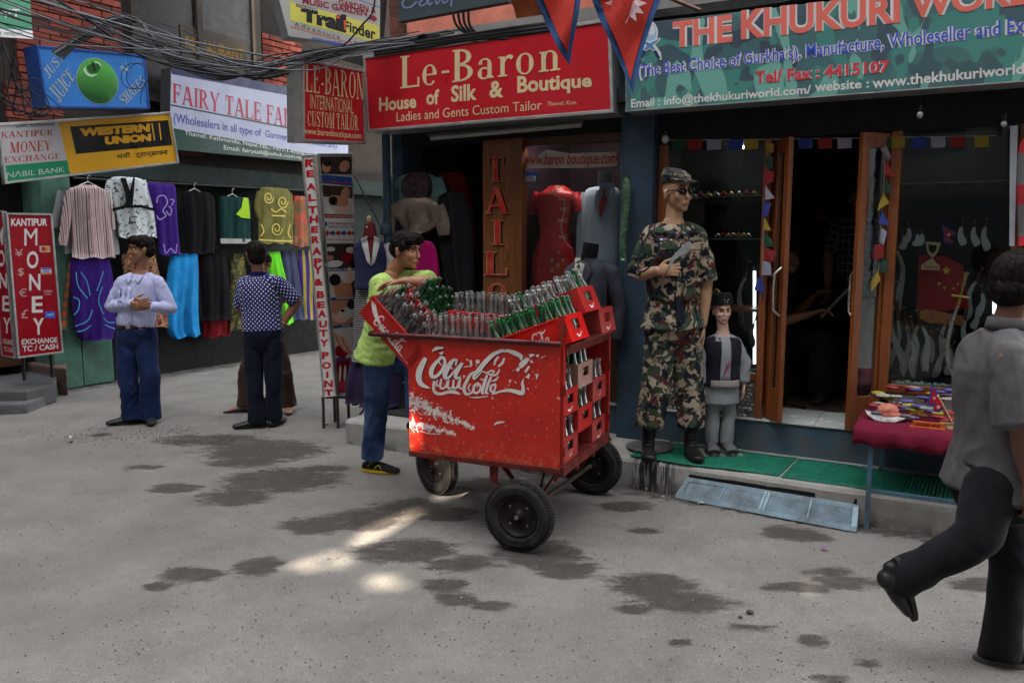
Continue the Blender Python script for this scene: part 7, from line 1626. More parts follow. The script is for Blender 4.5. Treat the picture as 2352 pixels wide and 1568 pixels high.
b = MB(FMAT); b.box((sA, .645, FZ + .5), (sB, .651, 2.40)); b.build('pane', paneg, wt)
b = MB(FMAT); b.box((sA, 1.5, FZ), (sB, 1.52, 2.5)); b.box((sA - .02, .68, FZ), (sA, 1.5, 2.5)); b.build('backing', mat('plum backing', (.02, .006, .014), .8), wt)
b = MB(FMAT); b.box((sA, .67, FZ + .30), (sB, 1.5, FZ + .34)); b.build('display_floor', brownwood, wt)
def fpatch(par, dd, pts, m, f, name): return patch(par, 'F', dd, pts, m, f, name)
ban = mat('cream banner', (.42, .40, .36), .6); fpatch(wt, .640, [(1352, 262), (1450, 262), (1475, 232), (1520, 205), (1700, 235), (2055, 222), (2062, 320), (2040, 332), (1840, 345), (1352, 348)], ban, ZT_, 'banner')
q = Panel(*[fp(*ZT_(x, y), .637) for x, y in ((1350, 235), (2060, 215), (2060, 345), (1350, 352))]); b = MB(); q.text(b, 'www.baron boutique.com', .0, .05, 1, .98, .0, .012, .35); b.build('banner_lettering', mat('banner red', (.36, .02, .02), .6), wt)
cs = fpatch(wt, .641, [(1337, 378), (1450, 374), (1452, 466), (1338, 470)], gloss('sticker blue', (.02, .10, .30)), ZT_, 'sticker'); fpatch(wt, .638, [(1350, 394), (1438, 390), (1438, 450), (1351, 453)], whitep, ZT_, 'sticker_field'); fpatch(wt, .636, [(1350, 394), (1438, 390), (1438, 406), (1350, 410)], royal, ZT_, 'sticker_field'); fpatch(wt, .636, [(1351, 438), (1438, 435), (1438, 450), (1351, 453)], gloss('card yellow', (.5, .26, .03)), ZT_, 'sticker_field')
q = Panel(*[fp(*ZT_(x, y), .634) for x, y in ((1362, 412), (1425, 410), (1425, 434), (1362, 436))]); b = MB(); q.text(b, 'VISA', 0, 0, 1, 1, 0, .04, .2); b.build('sticker_lettering', royal, wt)
# red silk dress
silk = NT('red brocade silk'); n = silk.noise(14, detail=3, dist=2); n2 = silk.noise(5, detail=4); silkm = silk.fin(silk.mix(silk.ramp(n, .62, .66, 0, .5), silk.mix(silk.ramp(n2, .3, .7), (.30, .004, .010), (.50, .010, .022)), (.55, .10, .09)), .38, 0, silk.bump(silk.noise(9, silk.map((1, 1, .5)), detail=5), .6, .03))
g_ = garment('silk_dress', 'red silk dress with silver frog fastenings in the display window', 'dress', 'F', .80, [(478, 1555, 1650), (520, 1500, 1700), (560, 1440, 1750), (690, 1455, 1725), (850, 1480, 1690), (960, 1440, 1725), (1060, 1415, 1745), (1300, 1412, 1745)], silkm, th=.10, fold=.004, f=ZT_, sleeves=[(((1470, 555), (1425, 620), (1408, 700)), (.05, .05, .04)), (((1725, 555), (1760, 620), (1768, 680)), (.05, .05, .04))], seed=31)
slv = mat('silver braid', (.45, .42, .38), .4, .2)
FR = [([(1545, 500), (1572, 548), (1600, 500), (1650, 475)], 7), ([(1575, 548), (1620, 570), (1655, 600), (1655, 680), (1632, 770), (1640, 860), (1670, 920), (1715, 962)], 9)]
for cx, cy in ((1580, 535), (1645, 585), (1660, 660), (1640, 750), (1650, 875)): FR += [([(cx - 38, cy + 10), (cx - 12, cy - 8), (cx, cy), (cx + 12, cy - 10), (cx + 42, cy - 18)], 6), ([(cx - 35, cy - 12), (cx - 10, cy + 6), (cx + 12, cy + 4), (cx + 38, cy + 10)], 5)]
for cx, cy in ((1610, 990), (1560, 1050), (1645, 1050), (1605, 1090), (1560, 1130), (1720, 580)): FR += [([(cx + 14 * math.cos(a * 1.26), cy + 16 * math.sin(a * 1.26)), (cx, cy)], [6, 2]) for a in range(5)]
deco(g_, 'F', .685, FR, slv, ZT_, 'fastening', 3)
# pale suit on a form
tS_ = thing('suit_form', 'pale blue suit with blue shirt and red tie on a form in the window', 'suit', tuple(fp(1378, 640, .95)))
def under(o, t):
 for k_ in ('label', 'category', 'group'):
  if k_ in o: del o[k_]
 M = WM[o.name]; o.parent = t; o.matrix_basis = base_matrix(t).inverted() @ M; return o
psu = fabric('pale suit cloth', (.42, .46, .60), var=.08, fold=.3)
under(garment('jacket', 'x', 'x', 'F', .82, [(490, 1900, 2000), (520, 1820, 2075), (700, 1790, 2080), (900, 1785, 2075), (1140, 1775, 1880 + 190)], psu, th=.09, fold=.004, f=ZT_, sleeves=[(((1835, 540), (1800, 750), (1782, 1080)), (.05, .05, .04))], seed=33), tS_)
patch(tS_, 'F', .715, [(1925, 460), (2035, 455), (1990, 600), (1930, 735), (1910, 600)], fabric('light blue shirting', (.20, .27, .45)), ZT_, 'shirt_front'); patch(tS_, 'F', .709, [(1938, 505), (1980, 505), (1968, 540), (1985, 590), (1930, 730), (1918, 640), (1950, 540)], mat('red tie silk', (.30, .012, .018), .5), ZT_, 'tie')
deco(tS_, 'F', .712, [([(1915, 520), (1905, 620), (1935, 770)], [20, 34, 4]), ([(2030, 480), (2030, 620), (1940, 770)], [16, 34, 4])], fabric('pale lapel', (.29, .32, .41)), ZT_, 'lapel')
b = MB(); c = fp(*ZT_(1965, 440), .97); b.lathe([(.055, -.06), (.055, .06), (.05, .07), (0, .072)], 16, T(*c)); b.build('neck_block', blk, tS_)
# grey suit jacket on a black bust outside
tB2 = thing('jacket_bust', 'charcoal grey suit jacket on a black bust standing right of the tailor window', 'suit', tuple(FC(-.33, .32, KZ)))
chc = fabric('charcoal suit cloth', (.042, .046, .062), (.055, .060, .080), fold=.3)
c0 = fp(1400, 570, .32)
Jb = dict(pel=FC(-.33, .36, 1.00), neck=FC(-.345, .33, 1.545), fwd=tuple(-FI * .9 - FD * .45), shL=FC(-.19, .38, 1.45), shR=FC(-.46, .28, 1.45), elL=FC(-.15, .42, 1.20), elR=FC(-.49, .30, 1.2), wrL=FC(-.15, .40, .95), wrR=FC(-.49, .26, .95))
sd = Vector(Jb['fwd']).cross(Vector((0, 0, 1))).normalized(); jb_ = shirt(tB2, Jb, sd, Vector((0, 0, 1)), chc, g=.92, k=.86, hem=-.13, flare=1.08, amp=.005, seed=77, name='jacket')
b = MB(); b.lathe([(.06, -.05), (.058, .07), (.056, .075), (0, .076)], 20, T(*(Jb['neck'] + Vector((0, 0, .03)))) @ RY(8)); b.build('neck_block', blk, tB2)
NM = frameM(Jb['neck'], Jb['fwd']); drape(jb_, NM, [[(-.055, .0), (.055, .0), (.012, -.33), (-.012, -.33)]], 'shirt_front', fabric('cream shirting', (.40, .37, .30)), tB2, .002, 8)
for s in (-1, 1): drape(jb_, NM, [[(s * .050, .0), (s * .105, -.10), (s * .075, -.16), (s * .008, -.34)]], 'lapel', chc, tB2, .006, 8, .007)
b = MB(); b.tube([FC(-.33, .33, KZ + .02), FC(-.33, .33, 1.0)], .02, 10); b.lathe([(0, 0), (.16, 0), (.16, .015), (.03, .03), (0, .03)], 20, T(*FC(-.33, .33, KZ + .003))); b.build('stand', blackl, tB2)
g_ = garment('shiny_scarf', 'narrow shiny green scarf hanging on the blue pillar', 'scarf', 'F', .42, [(400, 2110, 2150), (520, 2090, 2165), (700, 2095, 2150), (900, 2075, 2130), (1065, 2078, 2122)], mat('green foil cloth', (.10, .20, .12), .25, .5, var=.6, scale=22, bump=1, bscale=18, bdist=.02), th=.03, f=ZT_, seed=35)
# dress form with navy waistcoat at the corner
tH = thing('dress_form', 'dress form in navy and white waistcoat and striped skirt at the shop corner', 'mannequin', tuple(at_z(850, 940, KZ)))
d = 6.80; Jh = dict(pel=V3(853, 655, d), neck=V3(852, 548, d), fwd=(.15, -1, 0), shR=V3(826, 572, d), shL=V3(885, 570, d), elR=V3(820, 600, d), elL=V3(895, 600, d), wrR=V3(818, 610, d), wrL=V3(896, 610, d))
sd = Vector(Jh['fwd']).cross(Vector((0, 0, 1))).normalized(); maro = mat('maroon form', (.12, .012, .016), .7)
hv_ = None; blob('torso', [S_limb([V3(850, 520, d), V3(850, 560, d), V3(853, 640, d)], [.045, (.07, .06), (.12, .09)], sd, 20)], .006, maro, tH, 2)
hv_ = shirt(tH, Jh, sd, Vector((0, 0, 1)), fabric('navy linen', (.030, .032, .085)), sleeve=.25, g=.92, k=.92, hem=-.02, amp=.005, r=(.062, .055, .05, .04), seed=78, name='waistcoat', neck=.06)
NM = frameM(Jh['neck'], Jh['fwd']); wl_ = fabric('white linen', (.55, .55, .56))
drape(hv_, NM, [[(-.05, .01), (.05, .01), (.002, -.17), (-.002, -.17)]], 'front', maro, tH, .002, 6)
for s in (-1, 1): drape(hv_, NM, [[(s * .030, .02), (s * .085, -.01), (s * .030, -.20), (0, -.23)]], 'lapel', wl_, tH, .006, 8, .006)
b = MB(); b.tube([V3(888, 560, d - .02), V3(899, 590, d - .02), V3(898, 622, d)], [.035, .042, .040], 12); b.build('sleeve', wl_, tH)
u_ = garment('skirt', 'x', 'x', 'F', .45, [(650, 822, 905), (740, 815, 925), (830, 812, 930)], stripes('grey stripes', [(.05, .048, .055), (.33, .31, .32)], 330, 2), th=.13, fold=.006, seed=41); under(u_, tH)
u_ = garment('underskirt', 'x', 'x', 'F', .47, [(820, 812, 920), (880, 800, 920), (925, 798, 915)], fabric('dark purple cloth', (.030, .022, .060)), th=.13, fold=.02, seed=42); under(u_, tH)
b = MB(); c = V3(848, 522, d); b.lathe([(.045, 0), (.030, .02), (.012, .03), (.010, .04)], 16, T(*c)); b.build('neck_cap', steel, tH); b = MB(); b.lathe([(.012, .04), (.018, .06), (.020, .085), (.010, .095), (0, .097)], 12, T(*c)); b.build('finial', mat('pale wood knob', (.55, .42, .18), .4), tH)
b = MB(); c = at_z(850, 940, KZ); b.tube([(c.x, c.y, KZ + .10), (c.x, c.y, 1.0)], .014, 10)
for a in (20, 140, 260): b.tube([(c.x, c.y, KZ + .14), (c.x + .18 * math.cos(R(a)), c.y + .18 * math.sin(R(a)), KZ + .02), (c.x + .24 * math.cos(R(a)), c.y + .24 * math.sin(R(a)), KZ + .012)], .010, 8)
b.build('tripod', mat('dark cast iron', (.03, .03, .03), .5, .5), tH)
# ======================= knife shop front =======================
kw_ = thing('shopfront', 'knife shop front with varnished orange frames, two show windows and folded door leaves', 'shopfront', tuple(FC(1.2, .64, FZ)))
def kb(name, m, *bx, bev=.003, parent=None): return fb(name, m, *bx, parent=parent or kw_, bev=bev)
W1, W2 = (.062, .882), (1.50, 2.30)
kb('frame', orangewood, ((.062, .60, .70), (.125, .66, 2.34)), ((.125, .605, .70), (.795, .66, .755)), ((.795, .59, FZ), (.845, .66, 2.34)))
kb('frame', orangewood, ((1.565, .60, .70), (1.625, .66, 2.34)), ((1.625, .605, .70), (2.30, .66, .755)), ((2.24, .60, .755), (2.30, .66, 2.34)))
# door leaves, folded outwards
def leaf(s, d0, ang, w_=.33):
 M = FMAT @ T(s, d0, FZ + .01) @ RZ(ang); b = MB(M); H = 1.88
 for lo, hi in (((0, 0, 0), (.055, .035, H)), ((w_ - .055, 0, 0), (w_, .035, H)), ((.055, .001, 0), (w_ - .055, .034, .22)), ((.055, .001, H - .09), (w_ - .055, .034, H))): b.box(lo, hi)
 o = b.build('door_leaf', orangewood, kw_, .003); b = MB(M); b.box((.055, .014, .22), (w_ - .055, .019, H - .09)); b.build('pane', paneg, o)
 b = MB(M); x = w_ - .028; b.tube([(x, -.002, .72), (x, -.05, .76), (x, -.055, .88), (x, -.05, 1.0), (x, -.002, 1.04)], .009, 8); b.build('handle', steel, o)
leaf(.850, .64, -52, .20); leaf(1.560, .66, 190 + 35, .24)
pebm = [mat('pebble %d' % i, c, .6, var=.2, bump=.1) for i, c in enumerate([(.30, .29, .27), (.16, .155, .15), (.42, .40, .37), (.09, .088, .085), (.22, .19, .16)])]
PM = []
for m in pebm: q = MB(); q.ball((0, 0, 0), (.019, .007, .013), 8, 5); me = q.mesh('pebble'); me.materials.append(m); PM.append(me)
npb = 0
for (s0, s1) in ((.13, .79), (1.63, 2.23)):
 pan = kb('pebble_panel', mat('panel grout', (.14, .13, .12), .9), ((s0, .612, FZ), (s1, .66, .698)))
 z = FZ + .014; row = 0
 while z < .69:
  s = s0 + .016 + (row % 2) * .018 + rnd.uniform(0, .006)
  while s < s1 - .012:
   if npb < 290: link_mesh('pebble', PM[rnd.randrange(5)], None, pan, FMAT @ T(s + rnd.uniform(-.004, .004), .611, z + rnd.uniform(-.003, .003)) @ RY(rnd.uniform(-70, 70)) @ SC(rnd.uniform(.7, 1.05), 1, rnd.uniform(.75, 1.1))); npb += 1
   s += .036
  z += .026; row += 1
# show window insides
for i, (s0, s1) in enumerate(((.125, .795), (1.625, 2.24))):
 kb('pane', paneg, ((s0, .630, .755), (s1, .635, 2.34)), bev=0)
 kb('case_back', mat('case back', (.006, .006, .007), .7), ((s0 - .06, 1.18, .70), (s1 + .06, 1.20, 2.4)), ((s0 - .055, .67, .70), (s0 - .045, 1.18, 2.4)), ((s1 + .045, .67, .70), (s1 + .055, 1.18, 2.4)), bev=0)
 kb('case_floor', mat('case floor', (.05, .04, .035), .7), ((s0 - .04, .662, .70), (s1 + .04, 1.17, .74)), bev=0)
shg = mat('shelf edge glass', (.10, .16, .15), .2);
for z in (1.97, 1.675): kb('shelf', shg, ((.09, .70, z), (.83, 1.16, z + .008)), bev=0)
kb('shelf', orangewood, ((.09, .72, 1.17), (.83, 1.16, 1.19)), bev=0)
for z in (2.02,): kb('shelf', shg, ((1.59, .72, z), (2.27, 1.16, z + .008)), bev=0)
lamp = emit('lamp glow', (.92, .96, 1.0), .3)
def tube_lamp(px, y0, y1, dd, lab):
 a, b_ = fp(px, y0, dd), fp(px, y1, dd); q = MB(); q.tube([b_, a], .011, 10); o = q.build('strip_lamp', lamp); tag(o, lab, 'lamp')
 e = MB(); [e.tube([p, p + Vector((0, 0, s * .03))], .019, 10) for p, s in ((b_, -1), (a, 1))]; e.build('lamp_cap', steel, o)
tube_lamp(1733, 622, 835, .98, 'white vertical strip lamp in the left show window'); tube_lamp(2030, 625, 760, .99, 'white vertical strip lamp at the left of the right show window'); tube_lamp(2284, 660, 720, .99, 'white vertical strip lamp at the right of the right show window')
for x, y, lab in ((1672, 328, 'small bright ceiling lamp above the left show window'), (1698, 342, 'second small lamp beside it above the left show window'), (2125, 303, 'bright ceiling lamp above the right show window, left one'), (2210, 298, 'bright ceiling lamp above the right show window, right one')):
 p = fp(x, y, .90); b = MB(); b.lathe([(0, 0), (.030, 0), (.034, .012), (.03, .02)], 14, T(*p)); o = b.build('ceiling_lamp', emit('lamp bright', (.95, .98, 1.0), 3.0)); tag(o, lab, 'lamp'); b = MB(); b.lathe([(.034, .020), (.036, .035), (0, .036)], 14, T(*p)); b.build('lamp_cap', steel, o)
q = fp(1385, 352, .95); b = MB(FMAT); s_, z_ = fsz(1300, 352, 1.2); b.tube([(s_, .72, z_ + .06), (s_ + .6, .72, z_ + .06)], .014, 8); tag(b.build('strip_lamp', emit('tailor lamp', (1, .93, .8), 9.0)), 'strip lamp at the top of the tailor display window', 'lamp')
kf_ = zf(1488.4, 263.4, .4801); kg = zf(1956.9, 263.4, .4920)
rng = random.Random(3)
# ornaments on the glass shelves
for x0, x1, y, n, lab in ((200, 530, 300, 9, 'shiny metal ornament on the upper glass shelf, number'), (330, 500, 425, 7, 'jewelled sheath on the lower glass shelf')):
 for i in range(n):
  x = x0 + (x1 - x0) * (i + .5) / n; s_, z_ = fsz(*kf_(x, y), .85)
  t_ = thing('ornament', '%s ornament, %s from the left on the %s shelf of the left window' % (('silvery', 'reddish', 'brassy')[i % 3], ('first', 'second', 'third', 'fourth', 'fifth', 'sixth', 'seventh', 'eighth', 'ninth')[i], 'upper glass' if y == 300 else 'lower glass'), 'ornament', tuple(FC(s_, .85, (1.978 if y == 300 else 1.683))), group='ornaments in the left show window')
  b = MB(FMAT @ T(s_, .85, 1.978 if y == 300 else 1.683)); L = rng.uniform(.02, .034); b.tube([(-L, 0, .012), (0, 0, .02 + L * .5), (L, 0, .012)], [.006, .013, .004], 8); b.build('sheath', (steel, mat('red enamel', (.35, .02, .03), .3), brassm)[i % 3], t_)
  b = MB(FMAT @ T(s_, .85, 1.978 if y == 300 else 1.683)); b.box((-.012, -.01, 0), (.012, .01, .006)); b.build('foot', blackl, t_)
# framed badge on the wooden shelf
t_ = thing('brass_badge', 'gilt crest standing on the wooden shelf above the boy mannequin', 'crest', tuple(fp(1646, 655, .80))); s_, z_ = fsz(1646, 655, .80); b = MB(FMAT @ T(s_, .8, 1.19)); b.tube([(-.05, 0, 0), (-.062, 0, .07), (0, 0, .13), (.062, 0, .07), (.05, 0, 0)], .009, 8); b.box((-.06, -.02, 0), (.06, .02, .012)); b.build('rim', brassm, t_); b = MB(FMAT @ T(s_, .8, 1.2)); b.box((-.03, -.006, .0), (.03, .006, .09)); b.build('plaque', mat('dark green plaque', (.02, .05, .03), .5), t_)
# knives of the right window
KN = [(185, 540, 285, 905, .95, 'large wooden gripped knife leaning at the left'), (610, 715, 490, 950, 1.02, 'large crossed knife with brass band at the right'), (200, 775, 172, 1215, .86, 'broad knife standing far left'), (212, 868, 222, 1215, .88, 'second broad knife from the left'), (242, 900, 292, 1220, .92, 'third broad knife with dark grip'), (272, 940, 335, 1225, .86, 'fourth broad knife'), (302, 912, 400, 1190, .84, 'pale edged knife leaning right'), (345, 985, 402, 1150, .90, 'short broad knife in the middle'), (262, 1000, 318, 1200, .82, 'narrow knife behind the broad ones'), (605, 795, 622, 940, .9, 'brass gripped knife at the right edge'), (580, 895, 590, 1000, .94, 'small wooden gripped knife at the right'), (500, 1125, 420, 1200, .84, 'small sheathed knife lying at the bottom'), (400, 1000, 500, 1160, .98, 'dark knife leaning behind the long sword'), (330, 930, 250, 1130, .99, 'dark bladed knife slanting left'),
 (370, 1010, 300, 1190, 1.0, 'dark blade crossing behind the row'), (450, 930, 385, 1130, 1.02, 'broad blade leaning left behind the sword'), (540, 900, 500, 1120, 1.0, 'long blade standing at the lower right'), (150, 905, 150, 1180, .95, 'pale curved blade against the left frame'), (480, 1060, 350, 1210, .9, 'sheathed knife lying along the bottom'),
 (238, 545, 256, 628, .8, 'first small hanging knife'), (263, 505, 274, 598, .8, 'second small hanging knife'), (303, 540, 314, 612, .8, 'third small hanging knife'), (325, 537, 332, 612, .8, 'fourth small hanging knife'), (518, 492, 492, 610, .82, 'fifth hanging knife, larger'), (574, 494, 556, 615, .82, 'sixth hanging knife, larger'), (630, 484, 598, 636, .82, 'seventh hanging knife, largest')]
for x0, y0, x1, y1, dd, lab in KN:
 M_, L_ = between(fp(*kg(x0, y0), dd), fp(*kg(x1, y1), dd), -FI, 1 if x1 >= x0 else -1); knife(M_, L_, lab + ' in the right show window', 'curved knives in the right show window')
M_, L_ = between(fp(*kg(532, 738), .76), fp(*kg(418, 1235), .78), -FI, -1); tt_ = knife(M_, L_, 'long curved sword with brass crossguard in front of the other blades', None, steel, brassm, 'sword', True)
b = MB(M_); b.tube([(-.05, 0, L_ * .22), (.05, 0, L_ * .22)], .010, 8); b.build('crossguard', brassm, tt_)
M_, L_ = between(fp(*kf_(488, 700), .90), fp(*kf_(400, 975), .90), -FI, -1); knife(M_, L_ * 1.1, 'large knife with long wooden grip in the left show window')
M_, L_ = between(fp(*kf_(520, 960), .93), fp(*kf_(470, 1110), .93), -FI, -1); knife(M_, L_, 'small knife low in the left show window beside the strip lamp')
# red flag with stars, stand, pennant
t_ = thing('red_flag', 'red cloth flag with small yellow stars hanging in the right show window', 'flag', tuple(fp(*kg(360, 910), .93))); b = MB(); fr_ = [(312, 655), (430, 660), (520, 700), (545, 900), (440, 915), (302, 912)]
b.add([fp(*kg(x, y), .93) for x, y in fr_] + [fp(*kg(x, y), .935) for x, y in fr_], [tuple(range(6)), tuple(range(6, 12))[::-1]]); b.build('cloth', mat('red flag cloth', (.30, .010, .012), .8), t_)
def star(cx, cy, r_): return [(cx + r_ * (1 if i % 2 == 0 else .42) * math.sin(i * math.pi / 5), cy - r_ * (1 if i % 2 == 0 else .42) * math.cos(i * math.pi / 5)) for i in range(10)]
for cx, cy, r_ in ((440, 728, 22), (407, 788, 10), (432, 808, 9), (475, 812, 9), (495, 790, 9)): patch(t_, 'F', .925, star(cx, cy, r_), py_, kg, 'star')
t_ = thing('wooden_stand', 'pale wooden keepsake stand cut like crossed knives in the right show window', 'ornament', tuple(fp(*kg(368, 722), .86)))
pw_ = mat('pale plywood', (.50, .38, .22), .7)
def board(par, pts, dd, m, f, th=.006, name='board'):
 b = MB(); n = len(pts); b.add([fp(*f(x, y), dd) for x, y in pts] + [fp(*f(x, y), dd + th) for x, y in pts], [tuple(range(n)), tuple(range(n, 2 * n))[::-1]] + [(i, (i + 1) % n, n + (i + 1) % n, n + i) for i in range(n)]); return b.build(name, m, par)
board(t_, [(322, 722), (410, 727), (408, 702), (396, 695), (374, 668), (340, 690), (325, 700)], .86, pw_, kg); board(t_, [(342, 592), (352, 640), (374, 668), (384, 660), (358, 632), (356, 604)], .855, pw_, kg); board(t_, [(414, 600), (400, 642), (378, 668), (366, 660), (392, 634), (398, 606)], .852, pw_, kg); board(t_, [(342, 592), (414, 598), (412, 610), (356, 606)], .85, pw_, kg)
q = Panel(*[fp(*kg(x, y), .848) for x, y in ((336, 704), (402, 708), (402, 719), (336, 715))]); b = MB(); q.text(b, 'TOKEN OF LOVE', 0, 0, 1, 1, 0, .04); b.build('lettering', gloss('crimson', (.30, .005, .03)), t_)
def pennant_small(f, dd, pts, lab, k=1., m=None, e=True):
 t_ = thing('small_flag', lab, 'flag', tuple(fp(*f(*pts[0]), dd))); board(t_, pts, dd, gloss('pennant blue', (.03, .05, .30)), f, .002, 'border'); c = (sum(p[0] for p in pts) / len(pts), sum(p[1] for p in pts) / len(pts))
 ins = [(c[0] + (x - c[0]) * .72, c[1] + (y - c[1]) * .80) for x, y in pts]; patch(t_, 'F', dd - .002, ins, gloss('pennant red', (.42, .01, .03)), f, 'field'); return t_
t_ = pennant_small(kg, .88, [(420, 515), (495, 555), (450, 572), (480, 600), (432, 600)], 'small red and blue pennant hanging among the knives'); patch(t_, 'F', .876, star(452, 560, 10), whitep, kg, 'emblem')
cork = mat('cork board', (.32, .13, .045), .9, var=.5, scale=60, bump=.8, bscale=70, bdist=.006)
t_ = thing('cork_plaque', 'cork map plaque lying across the knives in the right show window', 'plaque', tuple(fp(*kg(380, 960), .80))); board(t_, [(316, 915), (345, 905), (400, 915), (440, 925), (522, 940), (520, 985), (460, 980), (400, 975), (355, 972), (318, 950)], .80, cork, kg, .015)
b = MB(FMAT)
for i in range(420): s_ = rng.uniform(1.64, 2.22) if i % 2 else rng.uniform(.14, .78); b.ball((s_, rng.uniform(.665, .72), .745 + rng.uniform(0, .02)), rng.uniform(.006, .012), 5, 4)
tag(b.build('glass_gravel', mat('pale glass chips', (.35, .45, .45), .15)), 'pale glass chips along the bottom of both show windows', 'gravel', kind='stuff')
# prayer flags
pc = {'w': (.24, .24, .32), 'b': (.02, .035, .22), 'y': (.26, .19, .02), 'r': (.20, .010, .010), 'g': (.010, .05, .03)}
nmc = {'w': 'white', 'b': 'blue', 'y': 'yellow', 'r': 'red', 'g': 'green'}
def pflag(f, pts, c, dd, lab):
 key = 'prayer cloth ' + c
 if key not in MATS:
  t = NT(key); n = t.noise(90, t.map((1, 1, 3)), detail=2); MATS[key] = t.fin(t.mix(t.ramp(n, .55, .6, 0, .35), pc[c], tuple(x * .3 for x in pc[c])), .9)
 b = MB(); n = len(pts); P_ = [fp(*f(x, y), dd - .012 * ((i * 7) % 3)) for i, (x, y) in enumerate(pts)]; b.add(P_ + [p + FI * .002 for p in P_], [tuple(range(n)), tuple(range(n, 2 * n))[::-1]] + [(i, (i + 1) % n, n + (i + 1) % n, n + i) for i in range(n)])
 tag(b.build('prayer_flag', MATS[key]), lab, 'flag', 'prayer flags on the knife shop front')
def string(f, pts, dd, lab, r_=.0025): b = MB(); b.tube([fp(*f(x, y), dd) for x, y in pts], r_, 6); tag(b.build('flag_string', mat('pale string', (.35, .33, .3), .9)), lab, 'string')
ordn = ('first', 'second', 'third', 'fourth', 'fifth', 'sixth', 'seventh', 'eighth', 'ninth', 'tenth', 'eleventh', 'twelfth')
FLl = [('y', [(560, 135), (602, 140), (600, 182), (565, 178)]), ('g', [(562, 198), (600, 205), (598, 265), (560, 250)]), ('r', [(558, 262), (604, 270), (598, 320), (555, 338)]), ('w', [(562, 338), (606, 400), (560, 408)]), ('b', [(556, 415), (590, 428), (568, 490), (544, 478)]), ('y', [(558, 485), (590, 556), (556, 548)]), ('g', [(556, 560), (594, 600), (596, 632), (554, 628)]), ('r', [(552, 632), (614, 655), (596, 706), (553, 694)]), ('w', [(548, 700), (586, 705), (592, 770), (543, 765)]), ('b', [(524, 780), (546, 778), (560, 858), (508, 838)])]
for i, (c, p_) in enumerate(FLl): pflag(kf_, p_, c, .57, '%s prayer flag, %s from the top of the string left of the door' % (nmc[c], ordn[i]))
string(kf_, [(575, 130), (566, 340), (553, 560), (548, 770), (535, 890)], .575, 'thin string carrying the prayer flags left of the door')
FRr = [('w', [(130, 160), (160, 143), (184, 205), (168, 216)]), ('r', [(155, 215), (206, 288), (152, 280)]), ('g', [(150, 300), (180, 330), (182, 372), (146, 365)]), ('y', [(146, 370), (176, 410), (118, 450), (124, 420)]), ('b', [(142, 448), (178, 520), (124, 508)]), ('w', [(134, 522), (164, 548), (148, 610), (126, 592)]), ('r', [(108, 608), (148, 600), (148, 668), (98, 678)]), ('g', [(130, 662), (166, 672), (164, 738), (128, 732)]), ('y', [(120, 728), (134, 770), (90, 828), (88, 780)])]
for i, (c, p_) in enumerate(FRr): pflag(kg, p_, c, .57, '%s prayer flag, %s from the top of the string right of the door' % (nmc[c], ordn[i]))
string(kg, [(152, 140), (150, 300), (135, 520), (130, 660), (108, 850)], .575, 'thin string carrying the prayer flags right of the door')
TOPF = [(1560, 'g'), (1595, 'r'), (1640, 'w'), (1690, 'b'), (1725, 'y'), (1850, 'b'), (1895, 'r'), (1940, 'w'), (1990, 'r'), (2030, 'g'), (2062, 'y'), (2110, 'b'), (2155, 'w'), (2200, 'r'), (2255, 'y')]
for i, (x, c) in enumerate(TOPF): pflag(ZI, [(x - 17, 322 - (x - 1560) * .012), (x + 17, 321 - (x - 1560) * .012), (x + 16, 344 - (x - 1560) * .01), (x - 16, 346 - (x - 1560) * .01)], c, .60, '%s prayer flag under the lintel above the %s' % (nmc[c], ('left window, leftmost', 'left window, red one', 'left window, white one', 'left window, blue one', 'left window, yellow one', 'doorway, blue one', 'doorway, red one', 'doorway, white one', 'doorway, rightmost red one', 'right window, green one', 'right window, yellow one at left', 'right window, blue one', 'right window, white one', 'right window, red one', 'right window, yellow one at right')[i]))
string(ZI, [(1530, 322), (1800, 320), (2290, 312)], .60, 'string under the lintel with square prayer flags')
# hanging bulbs
def bulb(px, y0, y1, dd, lab, m, r_=.022):
 a, b_ = fp(px, y0, dd), fp(px, y1, dd); t_ = thing('hanging_bulb', lab, 'lamp', tuple(b_)); q = MB(); q.tube([a, b_ + Vector((0, 0, .05))], .0025, 6); q.build('wire', blackl, t_); q = MB(); q.tube([b_ + Vector((0, 0, .015)), b_ + Vector((0, 0, .055))], .012, 8); q.build('socket', blackl, t_); q = MB(); q.ball(b_, (r_, r_, r_ * 1.2), 12, 8); q.build('bulb', m, t_)
gb = mat('bulb glass', (.30, .31, .32), .08); bulb(2113, 222, 264, .36, 'bare unlit bulb hanging under the camouflage sign', gb, .018); bulb(1528, 300, 320, .50, 'round white lamp at the top of the blue pillar', mat('milk glass', (.38, .38, .36), .3), .026); bulb(2306, 262, 285, .40, 'small unlit bulb under the right end of the camouflage sign', gb, .016)
t_ = thing('tube_light', 'unlit grey fluorescent tube fitting under the long red sign', 'lamp', tuple(fp(1160, 300, .45))); b = MB(); b.tube([fp(990, 318, .42), fp(1335, 287, .42)], .018, 10); b.build('tube', mat('dusty tube', (.30, .29, .28), .3), t_); b = MB(); b.beam(fp(985, 311, .45), fp(1340, 280, .45), .03, .02); b.build('batten', mat('grey batten', (.10, .10, .10), .6), t_)
